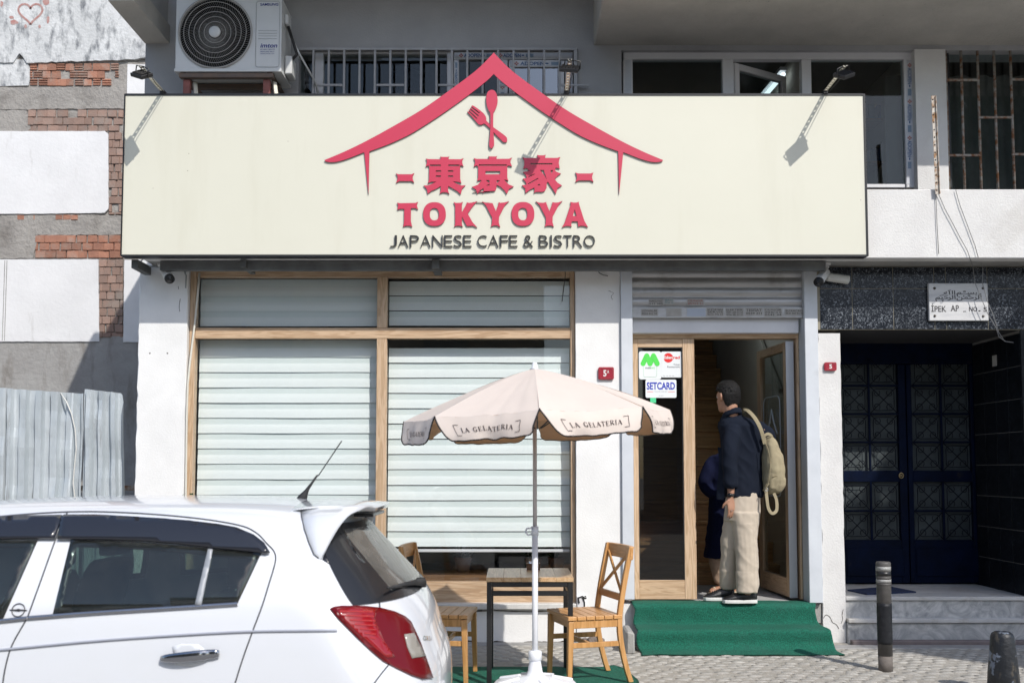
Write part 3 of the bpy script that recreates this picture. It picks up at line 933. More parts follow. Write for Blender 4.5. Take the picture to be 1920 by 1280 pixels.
mb = MB(); mb.box(X(965, 150, YF), X(1046, 150, YF), YF - .012, YF - .008, Z(230, YF), Z(126, YF)); mb.build('casement_pane', glass('sky_film_glass', (.3, .32, .34), k=9), wl2)
mb = MB(); mb.pbox(860, 112, 933, 230, YF + .01, .006); mb.build('pane', GLASSU, wl2)
tape(wl2, (852, 104.5), (1073, 104.5), .048, YF - .0125, 3, off=.03)
tape(wl2, (956, 119.5), (1056, 119.5), .044, YF - .0325, 1, off=.02)
tape(wl2, (855.5, 225), (855.5, 113), .03, YF - .0125, 2, False)
tape(wl2, (942, 225), (942, 113), .05, YF - .0115, 2, False)
tape(wl2, (1067, 225), (1067, 113), .045, YF - .0125, 2, False)
# window grille of the left window
GRL = M('grille_grey_paint', (.42, .42, .43), .5, col2=(.34, .34, .35), vs=8)
YG = YU - .05
mb = MB()
mb.pbox(560, 89, 1083, 94, YG, .02); mb.pbox(1076, 94.2, 1083, 260, YG, .02)
gl_ = mb.build('window_grille', GRL, bld, .002)
for i in range(17):
    px = 587 + i * 28.9
    mb = MB(); x_ = X(px, 140, YG); mb.box(x_ - .009, x_ + .009, YG + .001, YG + .018, zp + .01, Z(94, YG)); mb.build('grille_bar', GRL, gl_, .002)
for k in range(5):
    a_ = 587 + k * 115.6
    mb = MB(); mb.pbox(a_ + 3, 157.5, a_ + 54.8, 161.5, YG - .002, .012); mb.build('grille_rail', GRL, gl_, .001)

# right window
YR = YU + .05
mb = MB()
R4 = lambda a, b, c, d, y=YR, dp=.07: mb.pbox(a, b, c, d, y, dp)
R4(1169, 96, 1714, 111); R4(1169, 111.2, 1187, 352); R4(1697, 111.2, 1714, 352); R4(1356, 111.2, 1377, 352); R4(1505, 111.2, 1523, 352); R4(1187, 345, 1697, 352)
wr = mb.build('upper_window', PVC, bld, .004)
for a_, b_ in ((1187, 1356), (1523, 1697)):
    mb = MB(); mb.pbox(a_, 111, b_, 346, YR + .03, .006); mb.build('pane', GLASSU, wr)
tape(wr, (1178, 340), (1178, 113), .05, YR - .0025, 2, False, off=.12)
tape(wr, (1705.5, 113), (1705.5, 345), .05, YR - .0025, 3.4, False, True, off=.02)
mb = MB(); mb.pbox(1377.3, 111.3, 1504.7, 352, YR + .055, .004)
# half open sash of the right window, hinged on its left side and swung inwards
hp = W(1379, 112, YR + .02); sx1 = V((.86, .50, 0)); sw = .60; sz0, sz1 = zp + .05, Z(113, YR)
def sf(s, z, d=0): return V((hp.x, YR + .045, 0)) + sx1 * s + V((0, 0, z)) + V((-sx1.y, sx1.x, 0)) * d
mb = MB()
def sbox(s0, s1, z0, z1, d0=0, d1=.05):
    vs = [sf(s, z, d) for z in (z0, z1) for s, d in ((s0, d0), (s1, d0), (s1, d1), (s0, d1))]
    mb.add(vs, [(3, 2, 1, 0), (4, 5, 6, 7), (0, 1, 5, 4), (1, 2, 6, 5), (2, 3, 7, 6), (3, 0, 4, 7)])
sbox(0, .055, sz0, sz1); sbox(sw - .055, sw, sz0, sz1); sbox(.055, sw - .055, sz0, sz0 + .055); sbox(.055, sw - .055, sz1 - .055, sz1)
sash = mb.build('sash', PVC, wr, .004, recalc=True)
mb = MB(); sbox(.055, sw - .055, sz0 + .055, sz1 - .055, .02, .026); mb.build('sash_pane', GLASSU, wr, recalc=True)

# far right window behind rusty bars
mb = MB(); mb.pbox(1775, 88, 1782, 352, YU + .06, .05); mb.pbox(1782, 88, 1960, 93, YU + .06, .05)
w3 = mb.build('barred_window', BLACK, bld)
mb = MB(); mb.pbox(1782, 93, 1960, 356, YU + .09, .006); mb.build('pane', GLASSU, w3)
CURT = M('grey_curtain', (.16, .155, .145), .9, col2=(.12, .115, .11), vs=4)
mb = MB(); mb.grid(lambda u, v: V((3.2 + u * 1.3, YU + .3 + .025 * math.sin(u * 46 + 2 * math.sin(v * 3)), zp + v * 1.2)), 90, 4); mb.build('curtain', CURT, w3)
RUST = M('rusty_bar', (.33, .31, .28), .8, col2=(.20, .085, .035), vs=24, lo=.42, hi=.62, bump=.4, bs=120)
for px in (1776, 1805, 1836, 1867, 1898, 1929):
    mb = MB(); x_ = X(px, 220, YU + .02); mb.cyl((x_, YU + .02, zp + .005), (x_, YU + .02, Z(88, YU)), .011, n=8); mb.build('window_bar', RUST, w3)
for a_, b_, y_ in ((1776, 1836, 150), (1898, 1940, 149), (1836, 1898, 220), (1776, 1840, 291), (1898, 1940, 289)):
    mb = MB(); mb.pbox(a_, y_ - 2, b_, y_ + 2, YU + .004, .012); mb.build('window_rail', RUST, w3)

# lit tube under the ceiling of the hall
TUBE = bpy.data.materials.new('lit_tube'); TUBE.use_nodes = True
e_ = TUBE.node_tree.nodes['Principled BSDF']; e_.inputs['Emission Color'].default_value = (.80, .95, 1, 1); e_.inputs['Emission Strength'].default_value = 8.0
t = thing('ceiling_lamp', 'lit tube lamp on the hall ceiling, mirrored in the glass of the open door leaf', 'lamp', (1.75, 1.3, 2.9))
mb = MB(); mb.cyl((1.75, .9, ZS - .07), (1.75, 1.7, ZS - .07), .022, n=10); mb.build('tube', TUBE, t)
mb = MB(); mb.box(1.71, 1.79, .86, 1.74, ZS - .045, ZS + .002); mb.build('fitting', PVC, t)

# cracks and chipped paint
CRK = M('crack_dark', (.10, .09, .08), .95)
def crack(pts, Y, w_, name='crack'):
    mb = MB(); pp = smooth(pts, 4)
    for i in range(len(pp) - 1):
        a, b = W(*pp[i], Y), W(*pp[i + 1], Y); d = (b - a).normalized(); s_ = V((-d.z, 0, d.x)) * w_ * R.uniform(.5, 1.3)
        mb.add([a - s_, b - s_, b + s_, a + s_, a - s_ + V((0, .004, 0)), b - s_ + V((0, .004, 0)), b + s_ + V((0, .004, 0)), a + s_ + V((0, .004, 0))], [(0, 1, 2, 3), (7, 6, 5, 4)])
    return mb.build(name, CRK, bld)
crack([(1544, 1158), (1549, 1152), (1556, 1156), (1561, 1166), (1568, 1170), (1573, 1178)], -.002, .0022)
crack([(1581, 1142), (1579, 1152), (1580, 1160), (1577, 1168)], -.002, .0025)
crack([(338, 560), (336, 574), (337, 584)], -.002, .0022); crack([(334, 536), (335, 542)], -.002, .0018)
crack([(1140, 545), (1150, 549), (1146, 556), (1149, 562)], -.002, .0016)
crack([(854, 1204), (880, 1201), (905, 1205), (934, 1202), (965, 1206), (1000, 1202), (1035, 1204), (1070, 1201), (1100, 1205)], .009, .006, 'dark_line')  # ragged dark line along the wall foot
crack([(840, 1143.5), (880, 1145), (930, 1144), (985, 1146), (1030, 1145), (1078, 1147)], .009, .005, 'dark_line')  # dark line just below the sill
for x, y in ((281, 662), (314, 662)):
    mb = MB(); c = W(x, y, 0); mb.cyl(c + V((0, -.001, 0)), c + V((0, .01, 0)), .006, n=10); mb.build('screw_hole', CRK, bld)
# ================================================================== neighbouring wall
YN = 2.5
nw = thing('neighbour_wall', 'weathered concrete and brick party wall with whitewashed panels beside the building', 'wall', (-4.5, YN, 0))
STAINED = M('stained_concrete', (.62, .63, .635), .95, col2=(.47, .48, .485), vs=2.2, lo=.35, hi=.7, bump=.6, bs=20, bdist=.02, dirt=(.13, .14, .155), ds=4.5, dlo=.49, dhi=.68, streak=(2.2, 1, .9))
OLDC = M('old_mortar', (.36, .34, .315), .95, col2=(.26, .245, .23), vs=4, bump=.9, bs=24, bdist=.02, dirt=(.17, .155, .14), ds=2.5, dlo=.5, dhi=.72)
BRICK = M('hollow_brick', (.40, .19, .125), .9, col2=(.31, .15, .105), vs=9, bump=.6, bs=60, rnd=.25, dirt=(.33, .27, .23), ds=4, dlo=.5, dhi=.7)
BRICKD = M('faded_brick', (.33, .215, .17), .9, col2=(.27, .19, .16), vs=9, bump=.6, bs=60, rnd=.2, dirt=(.31, .27, .24), ds=4, dlo=.5, dhi=.75)
WASH = M('whitewash', (.74, .74, .745), .85, col2=(.67, .67, .675), vs=2.5, bump=.3, bs=30, dirt=(.46, .45, .43), ds=3.2, dlo=.60, dhi=.82, streak=(2.4, 1, .5))
mb = MB(); mb.box(-9, -2.0, YN + .014, YN + .3, -.1, 7); mb.build('wall_core', OLDC, nw)
def slab(pts, Y, dep, mat, name='plaster', jag=0.0):
    """plaster patch with an uneven edge, outline measured on the photograph"""
    out = []
    n = len(pts)
    for i in range(n):
        a, b = pts[i], pts[(i + 1) % n]
        m_ = max(1, int(math.hypot(b[0] - a[0], b[1] - a[1]) / 9)) if jag else 1
        for k in range(m_):
            f = k / m_; x, y = a[0] + (b[0] - a[0]) * f, a[1] + (b[1] - a[1]) * f
            out.append((x + jag * noise.noise(V((x * .13, y * .13, 1))), y + jag * noise.noise(V((x * .13, y * .13, 9)))))
    wp = [W(x, y, Y) for x, y in out]
    mb = MB(); mb.plate([[(p.x, p.z) for p in wp]], lambda a, b: (a, Y, b), (0, dep, 0))
    return mb.build(name, mat, nw)
slab([(-420, -60), (300, -60), (300, 106), (235, 112), (50, 118), (36, 99), (24, 118), (-420, 116)], YN - .02, .07, STAINED, 'plaster', 3)
slab([(-420, 118), (8, 116), (24, 110), (48, 112), (55, 128), (54, 160), (10, 162), (-420, 158)], YN - .005, .06, STAINED, 'plaster', 3)
slab([(-420, 162), (54, 164), (230, 163), (240, 118), (300, 118), (300, 203), (230, 203), (52, 205), (-420, 206)], YN - .0, .06, OLDC, 'plaster', 2)
slab([(-420, 400), (232, 404), (232, 440), (70, 440), (62, 484), (-420, 486)], YN - .0, .06, OLDC, 'plaster', 3)
slab([(-420, 640), (186, 640), (188, 630), (300, 632), (300, 1300), (-420, 1300)], YN + .002, .05, M('lower_concrete', (.36, .355, .345), .95, col2=(.27, .26, .25), vs=2.5, bump=.6, bs=18, bdist=.02, dirt=(.16, .14, .12), ds=2.2, dlo=.52, dhi=.75, streak=(2, 1, .6)), 'plaster', 2)
slab([(0 - 60, 205), (50, 207), (58, 240), (50, 246), (-420, 246)], YN - .0, .06, OLDC, 'plaster', 3)
slab([(-420, 246), (196, 246), (203, 252), (203, 392), (196, 399), (60, 401), (-420, 400)], YN - .012, .05, WASH, 'white_panel', 1)
slab([(-420, 487), (184, 486), (186, 640), (-420, 641)], YN - .012, .05, WASH, 'white_panel', 1)
slab([(233, 487), (300, 487), (300, 641), (231, 641)], YN - .012, .05, WASH, 'white_panel', 1)
slab([(239, 121), (300, 121), (300, 176), (238, 176)], YN - .012, .05, WASH, 'white_panel', 1)
for xx_ in (6, 10):
    mb = MB(); mb.pbox(xx_, 488, xx_ + 1.3, 638, YN - .0135, .004); mb.build('panel_joint', CONC, nw)
def bricks(px0, py0, px1, py1, bw, bh, mat, miss=.08, Y=YN, hole=0.0):
    """courses of single bricks"""
    y = py0; r_ = 0
    while y < py1 - 2:
        x = px0 - (bw * .5 if r_ % 2 else 0) - R.uniform(0, 3)
        while x < px1:
            a, b = max(x, px0), min(x + bw * R.uniform(.85, 1.12), px1)
            if b - a > 3 and R.random() > miss:
                mb = MB()
                dy = R.uniform(-.014, .004)
                if R.random() < hole:      # broken open hollow brick: only its webs are left
                    n = 3
                    for k in range(n):
                        ya = y + (bh - 1.2) * k / n
                        mb.pbox(a, ya, b - 1.2, ya + (bh - 1.2) / n - 1.7, Y - .008 + R.uniform(0, .012), .05)
                else:
                    mb.pbox(a, y, b - 1.2, min(y + bh - 1.2, py1), Y + dy, .07)
                    mb.v = [p + V((R.uniform(-.003, .003), 0, R.uniform(-.003, .003))) for p in mb.v]
                mb.build('brick', mat, nw, .003)
            x += bw
        y += bh; r_ += 1
bricks(56, 119, 223, 161, 17, 14.5, BRICK, .06, YN, .38)
bricks(52, 206, 231, 246, 19, 14.5, BRICKD, .04)
bricks(204, 248, 231, 402, 14, 15, BRICKD, .03)
bricks(66, 441, 231, 485, 20, 14.5, BRICK, .05)
bricks(186, 486, 231, 632, 16, 15.3, BRICKD, .04)
bricks(20, 403, 66, 414, 15, 10, BRICK, .1)
bricks(104, 403, 146, 413, 15, 10, BRICK, .1)
# spray painted heart
PAINT = M('faded_red_spray', (.40, .20, .18), .9, col2=(.45, .33, .31), vs=30)
mb = MB()
for off in (0, 1):
    pth = []
    for k in range(33):
        t = k / 32 * 2 * PI
        hx_ = 16 * math.sin(t) ** 3; hz_ = 13 * math.cos(t) - 5 * math.cos(2 * t) - 2 * math.cos(3 * t) - math.cos(4 * t)
        pth.append(W(57 + hx_ * 1.42, 24 - hz_ * 1.35, YN - .0225))
n = len(pth)
for i in range(n - 1):
    d = (pth[i + 1] - pth[i]).normalized(); s_ = V((-d.z, 0, d.x)) * .011
    mb.add([pth[i] - s_, pth[i + 1] - s_, pth[i + 1] + s_, pth[i] + s_], [(0, 1, 2, 3)])
for cx, cy, rx, ry in ((86, 3, 8, 7), (90, 37, 3, 8), (26, 42, 8, 5), (48, 50, 3, 4), (74, 50, 2.5, 4), (3, 8, 3, 7), (22, 33, 5, 3)):
    mb.add([W(cx + rx * math.cos(k * PI / 6) * R.uniform(.7, 1.1), cy + ry * math.sin(k * PI / 6) * R.uniform(.7, 1.1), YN - .0225) for k in range(12)], [tuple(range(12))[::-1]])
mb.build('painted_heart', PAINT, nw)

# ================================================================== corrugated sheet fence
ZINC = M('galvanised_sheet', (.62, .67, .70), .40, .30, col2=(.44, .49, .52), vs=5, stretch=(1, 1, .35), bump=.12, bs=14, bdist=.03, dirt=(.15, .14, .125), ds=2.6, dlo=.58, dhi=.80, streak=(6, 1, .6))
fen = thing('sheet_fence', 'dented corrugated metal fence closing the empty lot beside the cafe', 'fence', (-3.6, .35, 0))
def sheet(px0, px1, pt, Y, pitch, seed, lean=0.0, corner=0.0):
    x0, x1 = X(px0, 830, Y), X(px1, 830, Y)
    nx = int((x1 - x0) / pitch * 10); nz = 26
    mb = MB()
    def fn(u, v):
        x = x0 + (x1 - x0) * u
        zt = Z(pt(u), Y)
        z = -.05 + (zt + .05) * v
        ph = (x / pitch) % 1
        tri = 0 if ph < .42 else ((ph - .42) / .08 if ph < .5 else (1 if ph < .92 else 1 - (ph - .92) / .08))
        dent = .026 * noise.noise(V((x * 2.3 + seed, z * 1.7, 0))) + .018 * noise.noise(V((x * 7 + seed, z * 5, 3)))
        return V((x + lean * (1 - v) + .006 * noise.noise(V((x * 9, z * 3, seed))), Y - .046 * tri + dent, z))
    mb.grid(fn, nx, nz, sm=False)
    nf = len(mb.f); nv = len(mb.v)
    mb.add([p + V((0, .003, 0)) for p in mb.v], [f[::-1] for f in mb.f[:nf]])
    return mb.build('sheet', ZINC, fen)
sheet(-420, 20, lambda u: 720 + 8 * u, .36, .155, 1)
sheet(18, 158, lambda u: 729 + 9 * u, .34, .125, 5)
sheet(155, 233, lambda u: 729 + 9 * u + (30 * max(0, u - .93) / .07 if u > .93 else 0), .31, .105, 9, .03)
mb = MB(); mb.bar((-6.1, .42, 1.2), (-2.98, .42, 1.2), .05, .04); mb.bar((-6.1, .42, .4), (-2.98, .42, .4), .05, .04); mb.build('rail', RUST, fen)
mb = MB()
mb.tube([W(x, y, .29 if y > 750 else .33) for x, y in ((114, 737), (124, 752), (134, 775), (141, 805), (143, 840), (139, 880), (137, 905), (142, 945), (145, 1000), (140, 1150))], .006, 6)
tag(mb.build('hanging_cable', M('cable_white', (.6, .6, .57), .5)), 'thin pale cable hanging down over the metal fence', 'cable')

# ================================================================== shop sign
CREAM = M('sign_cream', (.655, .645, .545), .45, col2=(.64, .63, .53), vs=1.5, dirt=(.59, .575, .47), ds=1.6, dlo=.52, dhi=.95, streak=(2.5, 1, .35), bump=.10, bs=1.3, bdist=.03)
ROSE = M('sign_red', (.53, .040, .085), .4)
ROSES = M('sign_red_edge', (.10, .02, .025), .5)
sx0, sx1 = X(230.5, 330, YS), X(1623, 330, YS)
sz0_, sz1_ = Z(479, YS), Z(178, YS)
sgn = thing('shop_sign', 'long cream fascia sign with a red roof emblem and Japanese lettering above the cafe', 'sign', ((sx0 + sx1) / 2, YS, sz0_))
mb = MB(); mb.box(sx0 + .006, sx1 - .006, YS, YS + .07, sz0_ + .006, sz1_ - .006); mb.build('panel', CREAM, sgn)
mb = MB(); e = .008
mb.box(sx0 - .004, sx0 + .006, YS - .006, YS + .075, sz0_ - .004, sz1_ + .006); mb.box(sx1 - .006, sx1 + .008, YS - .006, YS + .075, sz0_ - .004, sz1_ + .006)
mb.box(sx0 + .006, sx1 - .006, YS - .006, YS + .075, sz1_ - .006, sz1_ + .008); mb.box(sx0 + .006, sx1 - .006, YS - .006, YS + .075, sz0_ - .010, sz0_ + .006)
mb.build('frame', BLACK, sgn)
YL = YS - .013
TH = (0, .011, 0)
def Zm(ox, oy, k):
    """pixel frame of one enlarged crop -> point on the lettering plane"""
    return lambda x, y: (ox + x / k, oy + y / k)
def cut(name, loops, fr, mats=None, Y=None, th=TH):
    Y = YL if Y is None else Y
    pl = []
    for l in loops:
        q = []
        for x, y in l:
            p = W(*fr(x, y), Y); q.append((p.x, p.z))
        pl.append(q)
    mb = MB(); mb.plate(pl, lambda a, b: (a, Y, b), th)
    # darker returns
    for i, f in enumerate(mb.f):
        if len(f) == 4: mb.m[i] = 1
    return mb.build(name, mats or [ROSE, ROSES], sgn)
f3 = Zm(580, 80, 1920 / 680)
ol = smooth([(978, 52), (930, 103), (870, 158), (760, 240), (600, 352), (450, 440), (300, 522), (180, 580), (80, 622)])
ul = smooth([(84, 628), (110, 633), (150, 630), (210, 612), (288, 581)], 4)
ul2 = smooth([(318, 576), (400, 546), (480, 512), (560, 470), (700, 380), (850, 273), (940, 202), (977, 166)])
left = ol + ul + [(291, 583), (313, 803), (316, 640)] + ul2
right = [(1953 - x, y) for x, y in left[::-1]]
cut('roof_emblem', [left + right[1:-1]], f3)
f5 = Zm(860, 160, 1083 / 110)
fork = smooth([(232, 392), (245, 378), (275, 380), (370, 445), (450, 510), (490, 560), (510, 610), (512, 655), (600, 740), (640, 775), (760, 860), (870, 945), (893, 985), (893, 1030), (880, 1050), (830, 1050), (790, 1015), (700, 925), (600, 820), (480, 712), (430, 728), (375, 725), (330, 680), (240, 575), (160, 492)], 3)
fork = fork + [(172, 480), (330, 622), (345, 612), (186, 462), (198, 445), (355, 572), (372, 560), (210, 426), (222, 412), (378, 522), (392, 508)]
cut('fork', [fork], f5)
spoon = smooth([(615, 85), (665, 105), (700, 165), (718, 250), (715, 330), (690, 420), (655, 490), (640, 530), (637, 780), (645, 900), (655, 1090), (640, 1130), (612, 1165), (590, 1160), (563, 1110), (570, 1000), (585, 800), (585, 530), (560, 480), (525, 390), (508, 290), (512, 200), (540, 120), (580, 92), (613, 85)], 3)[:-1]
cut('spoon', [spoon], f5, Y=YL - .006)
k1, k2 = Zm(730, 285, 9.6), Zm(930, 285, 9.6)
rect = lambda a, b, c, d: [(a, b), (c, b), (c, d), (a, d)]
cut('dash', [[(118, 385), (160, 402), (400, 402), (448, 380), (420, 440), (418, 480), (445, 552), (400, 525), (180, 525), (118, 558), (148, 490), (148, 440)]], k1)
cut('dash', [[(1430, 368), (1475, 388), (1705, 388), (1755, 368), (1732, 430), (1730, 470), (1755, 542), (1700, 512), (1490, 512), (1428, 545), (1455, 480), (1455, 430)]], k2)
cut('kanji', [[(660, 118), (700, 130), (925, 132), (925, 98), (918, 78), (940, 90), (1060, 90), (1078, 78), (1066, 100), (1066, 132), (1285, 132), (1335, 112), (1315, 150), (1312, 200), (1335, 260), (1300, 242), (1285, 240), (1275, 262), (1275, 480), (1295, 560), (1240, 538), (1140, 530), (1215, 575), (1300, 603), (1370, 600), (1310, 660), (1285, 762), (1225, 705), (1130, 650), (1062, 612), (1055, 690), (1080, 757), (1040, 730), (990, 724), (940, 730), (905, 757), (925, 690), (925, 612), (860, 655), (760, 700), (690, 752), (675, 670), (615, 603), (690, 603), (780, 570), (850, 537), (760, 534), (695, 560), (715, 490), (718, 270), (700, 242), (655, 264), (675, 200), (675, 155)],
               rect(730, 228, 925, 255), rect(1062, 228, 1265, 255), rect(838, 332, 930, 358), rect(1058, 332, 1150, 358), rect(838, 424, 930, 450), rect(1058, 424, 1150, 450)], k1)
cut('kanji', [[(-400, 112), (-350, 126), (-125, 126), (-125, 95), (-138, 76), (-115, 82), (0, 82), (18, 72), (10, 95), (10, 126), (235, 124), (288, 100), (262, 150), (262, 195), (288, 260), (215, 242), (203, 270), (203, 460), (222, 522), (180, 502), (145, 502), (230, 585), (318, 622), (235, 668), (195, 757), (150, 690), (80, 625), (15, 592), (8, 600), (8, 650), (-15, 700), (-420, 722), (-215, 722), (-235, 745), (-222, 700), (-222, 648), (-300, 700), (-330, 757), (-360, 680), (-435, 630), (-330, 592), (-255, 510), (-290, 505), (-340, 522), (-322, 460), (-320, 265), (-345, 242), (-400, 264), (-378, 200), (-378, 155)],
               rect(-310, 226, 195, 250), rect(-190, 345, 75, 402), [(-190, 508), (-118, 508), (-118, 560)], [(-180, 606), (-118, 574), (-118, 606)], [(14, 508), (74, 514), (14, 562)]], k2)
cut('kanji', [[(475, 95), (530, 110), (745, 110), (750, 75), (742, 52), (775, 62), (860, 62), (895, 50), (885, 75), (885, 108), (1100, 108), (1158, 90), (1138, 140), (1130, 200), (1148, 300), (1110, 287), (1068, 287), (1068, 320), (1062, 337), (1100, 362), (1170, 388), (1110, 430), (1055, 492), (1110, 555), (1188, 603), (1110, 650), (1075, 757), (1030, 680), (975, 600), (935, 535), (912, 560), (912, 640), (880, 700), (840, 718), (715, 718), (680, 740), (695, 700), (690, 640), (610, 680), (532, 742), (528, 660), (466, 600), (545, 590), (548, 572), (530, 535), (480, 480), (550, 470), (550, 448), (538, 415), (485, 360), (570, 350), (630, 330), (575, 328), (572, 297), (530, 292), (488, 304), (508, 240), (508, 150)],
               rect(620, 203, 1015, 226), [(790, 325), (862, 325), (872, 370), (892, 430), (916, 500), (880, 440), (840, 380)], [(980, 330), (1030, 330), (1003, 384)], [(740, 602), (778, 574), (800, 602)],
               [(576, 452), (690, 390), (697, 402), (584, 462)], [(570, 572), (750, 470), (766, 480), (625, 560), (578, 582)]], k2)
k3, k4 = Zm(730, 370, 9.6), Zm(930, 370, 9.6)
def oval(cx, cy, rx, ry, e=2.35, n=40):
    return [(cx + rx * math.copysign(abs(math.cos(2 * PI * k / n)) ** (2 / e), math.cos(2 * PI * k / n)), cy + ry * math.copysign(abs(math.sin(2 * PI * k / n)) ** (2 / e), math.sin(2 * PI * k / n))) for k in range(n)]
cut('letter', [[(140, 95), (190, 106), (470, 101), (515, 82), (495, 140), (515, 217), (465, 194), (388, 196), (385, 420), (410, 532), (370, 511), (290, 511), (250, 532), (265, 430), (268, 211), (200, 206), (142, 224), (158, 150)]], k3)
cut('letter', [oval(812, 302, 204, 214), oval(810, 304, 82, 110)], k3)
cut('letter', [[(1160, 85), (1200, 101), (1290, 99), (1322, 80), (1305, 140), (1303, 255), (1310, 260), (1395, 110), (1392, 92), (1440, 101), (1500, 93), (1582, 70), (1510, 150), (1412, 295), (1500, 450), (1582, 542), (1510, 512), (1400, 517), (1385, 500), (1308, 345), (1305, 480), (1322, 530), (1280, 511), (1200, 511), (1165, 532), (1185, 480), (1185, 150)]], k3)
cut('letter', [[(-250, 72), (-200, 95), (-120, 98), (-420, 85), (-62, 105), (-2, 250), (50, 105), (45, 88), (80, 100), (150, 93), (235, 70), (160, 145), (55, 350), (50, 450), (75, 537), (20, 507), (-40, 507), (-90, 527), (-72, 460), (-70, 360), (-85, 335), (-180, 150)]], k4)
cut('letter', [oval(485, 300, 205, 216), oval(483, 302, 82, 112)], k4)
cut('letter', [[(715, 70), (770, 95), (850, 100), (905, 85), (905, 105), (962, 250), (1015, 110), (1015, 88), (1060, 96), (1120, 93), (1198, 65), (1130, 140), (1020, 345), (1018, 450), (1042, 532), (1000, 510), (920, 510), (878, 530), (897, 460), (897, 360), (790, 150)]], k4)
cut('letter', [[(1342, 82), (1390, 95), (1450, 95), (1492, 80), (1492, 112), (1590, 420), (1655, 537), (1590, 514), (1530, 510), (1480, 527), (1478, 500), (1470, 432), (1365, 432), (1355, 480), (1362, 527), (1310, 514), (1250, 517), (1185, 542), (1235, 460), (1345, 130)], [(1418, 215), (1450, 337), (1385, 337)]], k4)
# black letters of the lower line, each a deep cut-out letter
CHAR = M('letter_charcoal', (.018, .02, .023), .5)
CHARS = M('letter_side_lit', (.30, .29, .26), .5)  # paler than the face: light caught by the sides, put into the colour
lx0, lx1 = X(730.5, 452, YS - .016), X(1117.5, 452, YS - .016)
lz0, lz1 = Z(462.5, YS - .016), Z(441, YS - .016)
line = 'JAPANESE CAFE & BISTRO'
adv = {'J': .52, 'A': .78, 'P': .70, 'N': .80, 'E': .64, 'S': .63, 'C': .72, 'F': .62, '&': .74, 'B': .70, 'I': .30, 'T': .64, 'R': .70, 'O': .86, ' ': .30}
tot = sum(adv[c] for c in line)
kx = (lx1 - lx0) / tot
xc = lx0
for ch in line:
    wch = adv[ch] * kx
    if ch != ' ':
        mb = MB()
        ww = wch * (.86 if ch not in 'I' else .36)
        xo = xc + (wch - ww) / 2
        mb.text(ch, lambda a, b, xo=xo: (xo + a, YS - .0165, lz0 + b), wd=ww, h=lz1 - lz0, th=(0, .014, 0), bold=-.016, side=1)
        mb.build('small_letter', [CHAR, CHARS], sgn)
    xc += wch
for (px, py) in ((354, 288), (352, 320), (287, 353), (540, 265), (1614, 375)):
    mb = MB(); p = W(px, py, YS - .001); mb.lathe([(.003, 0), (.0, .001)], p, 8); mb.v = [V((q.x, YS - .001 - (q.z - p.z), p.z + (q.y - p.y))) for q in mb.v]
    mb.build('rust_spot', RUST, sgn)

# ================================================================== floodlights on the sign
STRAP = M('perforated_strap', (.62, .60, .52), .5, .3, col2=(.50, .47, .38), vs=20)
LENS = M('lamp_lens', (.25, .27, .28), .15)
def floodlight(px, label, dx, roll, arm=.45):
    base = W(px, 176, YS + .02)
    t = thing('floodlight', label, 'lamp', tuple(base), 'floodlights on arms along the top edge of the cafe sign')
    mb = MB(); mb.box(base.x - .018, base.x + .018, YS - .012, YS + .05, base.z - .012, base.z + .02); mb.build('clamp', BLACK, t, .003)
    end = base + V((dx, -arm, .035))
    mb = MB()
    n = 11
    a = base + V((0, -.02, .012))
    d = (end - a)
    for i in range(n):                          # strap with slots
        q0, q1 = a + d * (i / n), a + d * ((i + .62) / n)
        mb.bar(q0, q1, .03, .003)
        e0, e1 = q1, a + d * ((i + 1) / n)
        s_ = V((.0112, 0, 0))
        mb.bar(e0 - s_, e1 - s_, .0075, .003); mb.bar(e0 + s_, e1 + s_, .0075, .003)
    mb.build('arm', STRAP, t)
    hd = end + V((0, .035, -.055))
    nrm = V((0, .62, -.78)).normalized(); q_ = Matrix.Rotation(math.radians(roll), 3, nrm); ax = q_ @ V((1, 0, 0)); up = ax.cross(nrm)
    mb = MB()
    def hb(w_, h_, d0, d1, mi=0):
        vs = [hd + ax * i * w_ + up * j * h_ + nrm * d for d in (d0, d1) for i, j in ((-1, -1), (1, -1), (1, 1), (-1, 1))]
        mb.add(vs, [(0, 1, 2, 3), (7, 6, 5, 4), (0, 4, 5, 1), (1, 5, 6, 2), (2, 6, 7, 3), (3, 7, 4, 0)], mi)
    hb(.068, .05, -.014, .012)
    for k in range(5):
        c_ = hd + ax * (-.05 + k * .025); mb.bar(c_ - up * .04 - nrm * .018, c_ + up * .04 - nrm * .018, .004, .012, nrm)
    mb.build('housing', BLACK, t, .004, recalc=True)
    mb = MB(); hb(.06, .042, .0125, .015); mb.build('lens', LENS, t, recalc=True)
    mb = MB(); mb.tube([hd + ax * .074 + nrm * .0, hd + ax * .074 - nrm * .05 + up * .02, hd - ax * .0 - nrm * .055 + up * .025, hd - ax * .074 - nrm * .05 + up * .02, hd - ax * .074], .005, 6); mb.build('yoke', BLACK, t)
    mb = MB(); mb.tube([hd + ax * .02 - nrm * .02, hd + V((.03, .06, .04)), base + V((dx * .5 + .02, -.2, .0)), base + V((.02, -.01, .0))], .003, 5); mb.build('cord', BLACKR, t)
floodlight(306, 'small black floodlight on a strap arm at the sign end below the air conditioner', -.01, 38)
floodlight(1062, 'small black floodlight on a strap arm over the right slope of the red roof emblem', -.005, 14, .56)
floodlight(1546, 'small black floodlight on a strap arm at the sign end below the balcony', .01, -42)

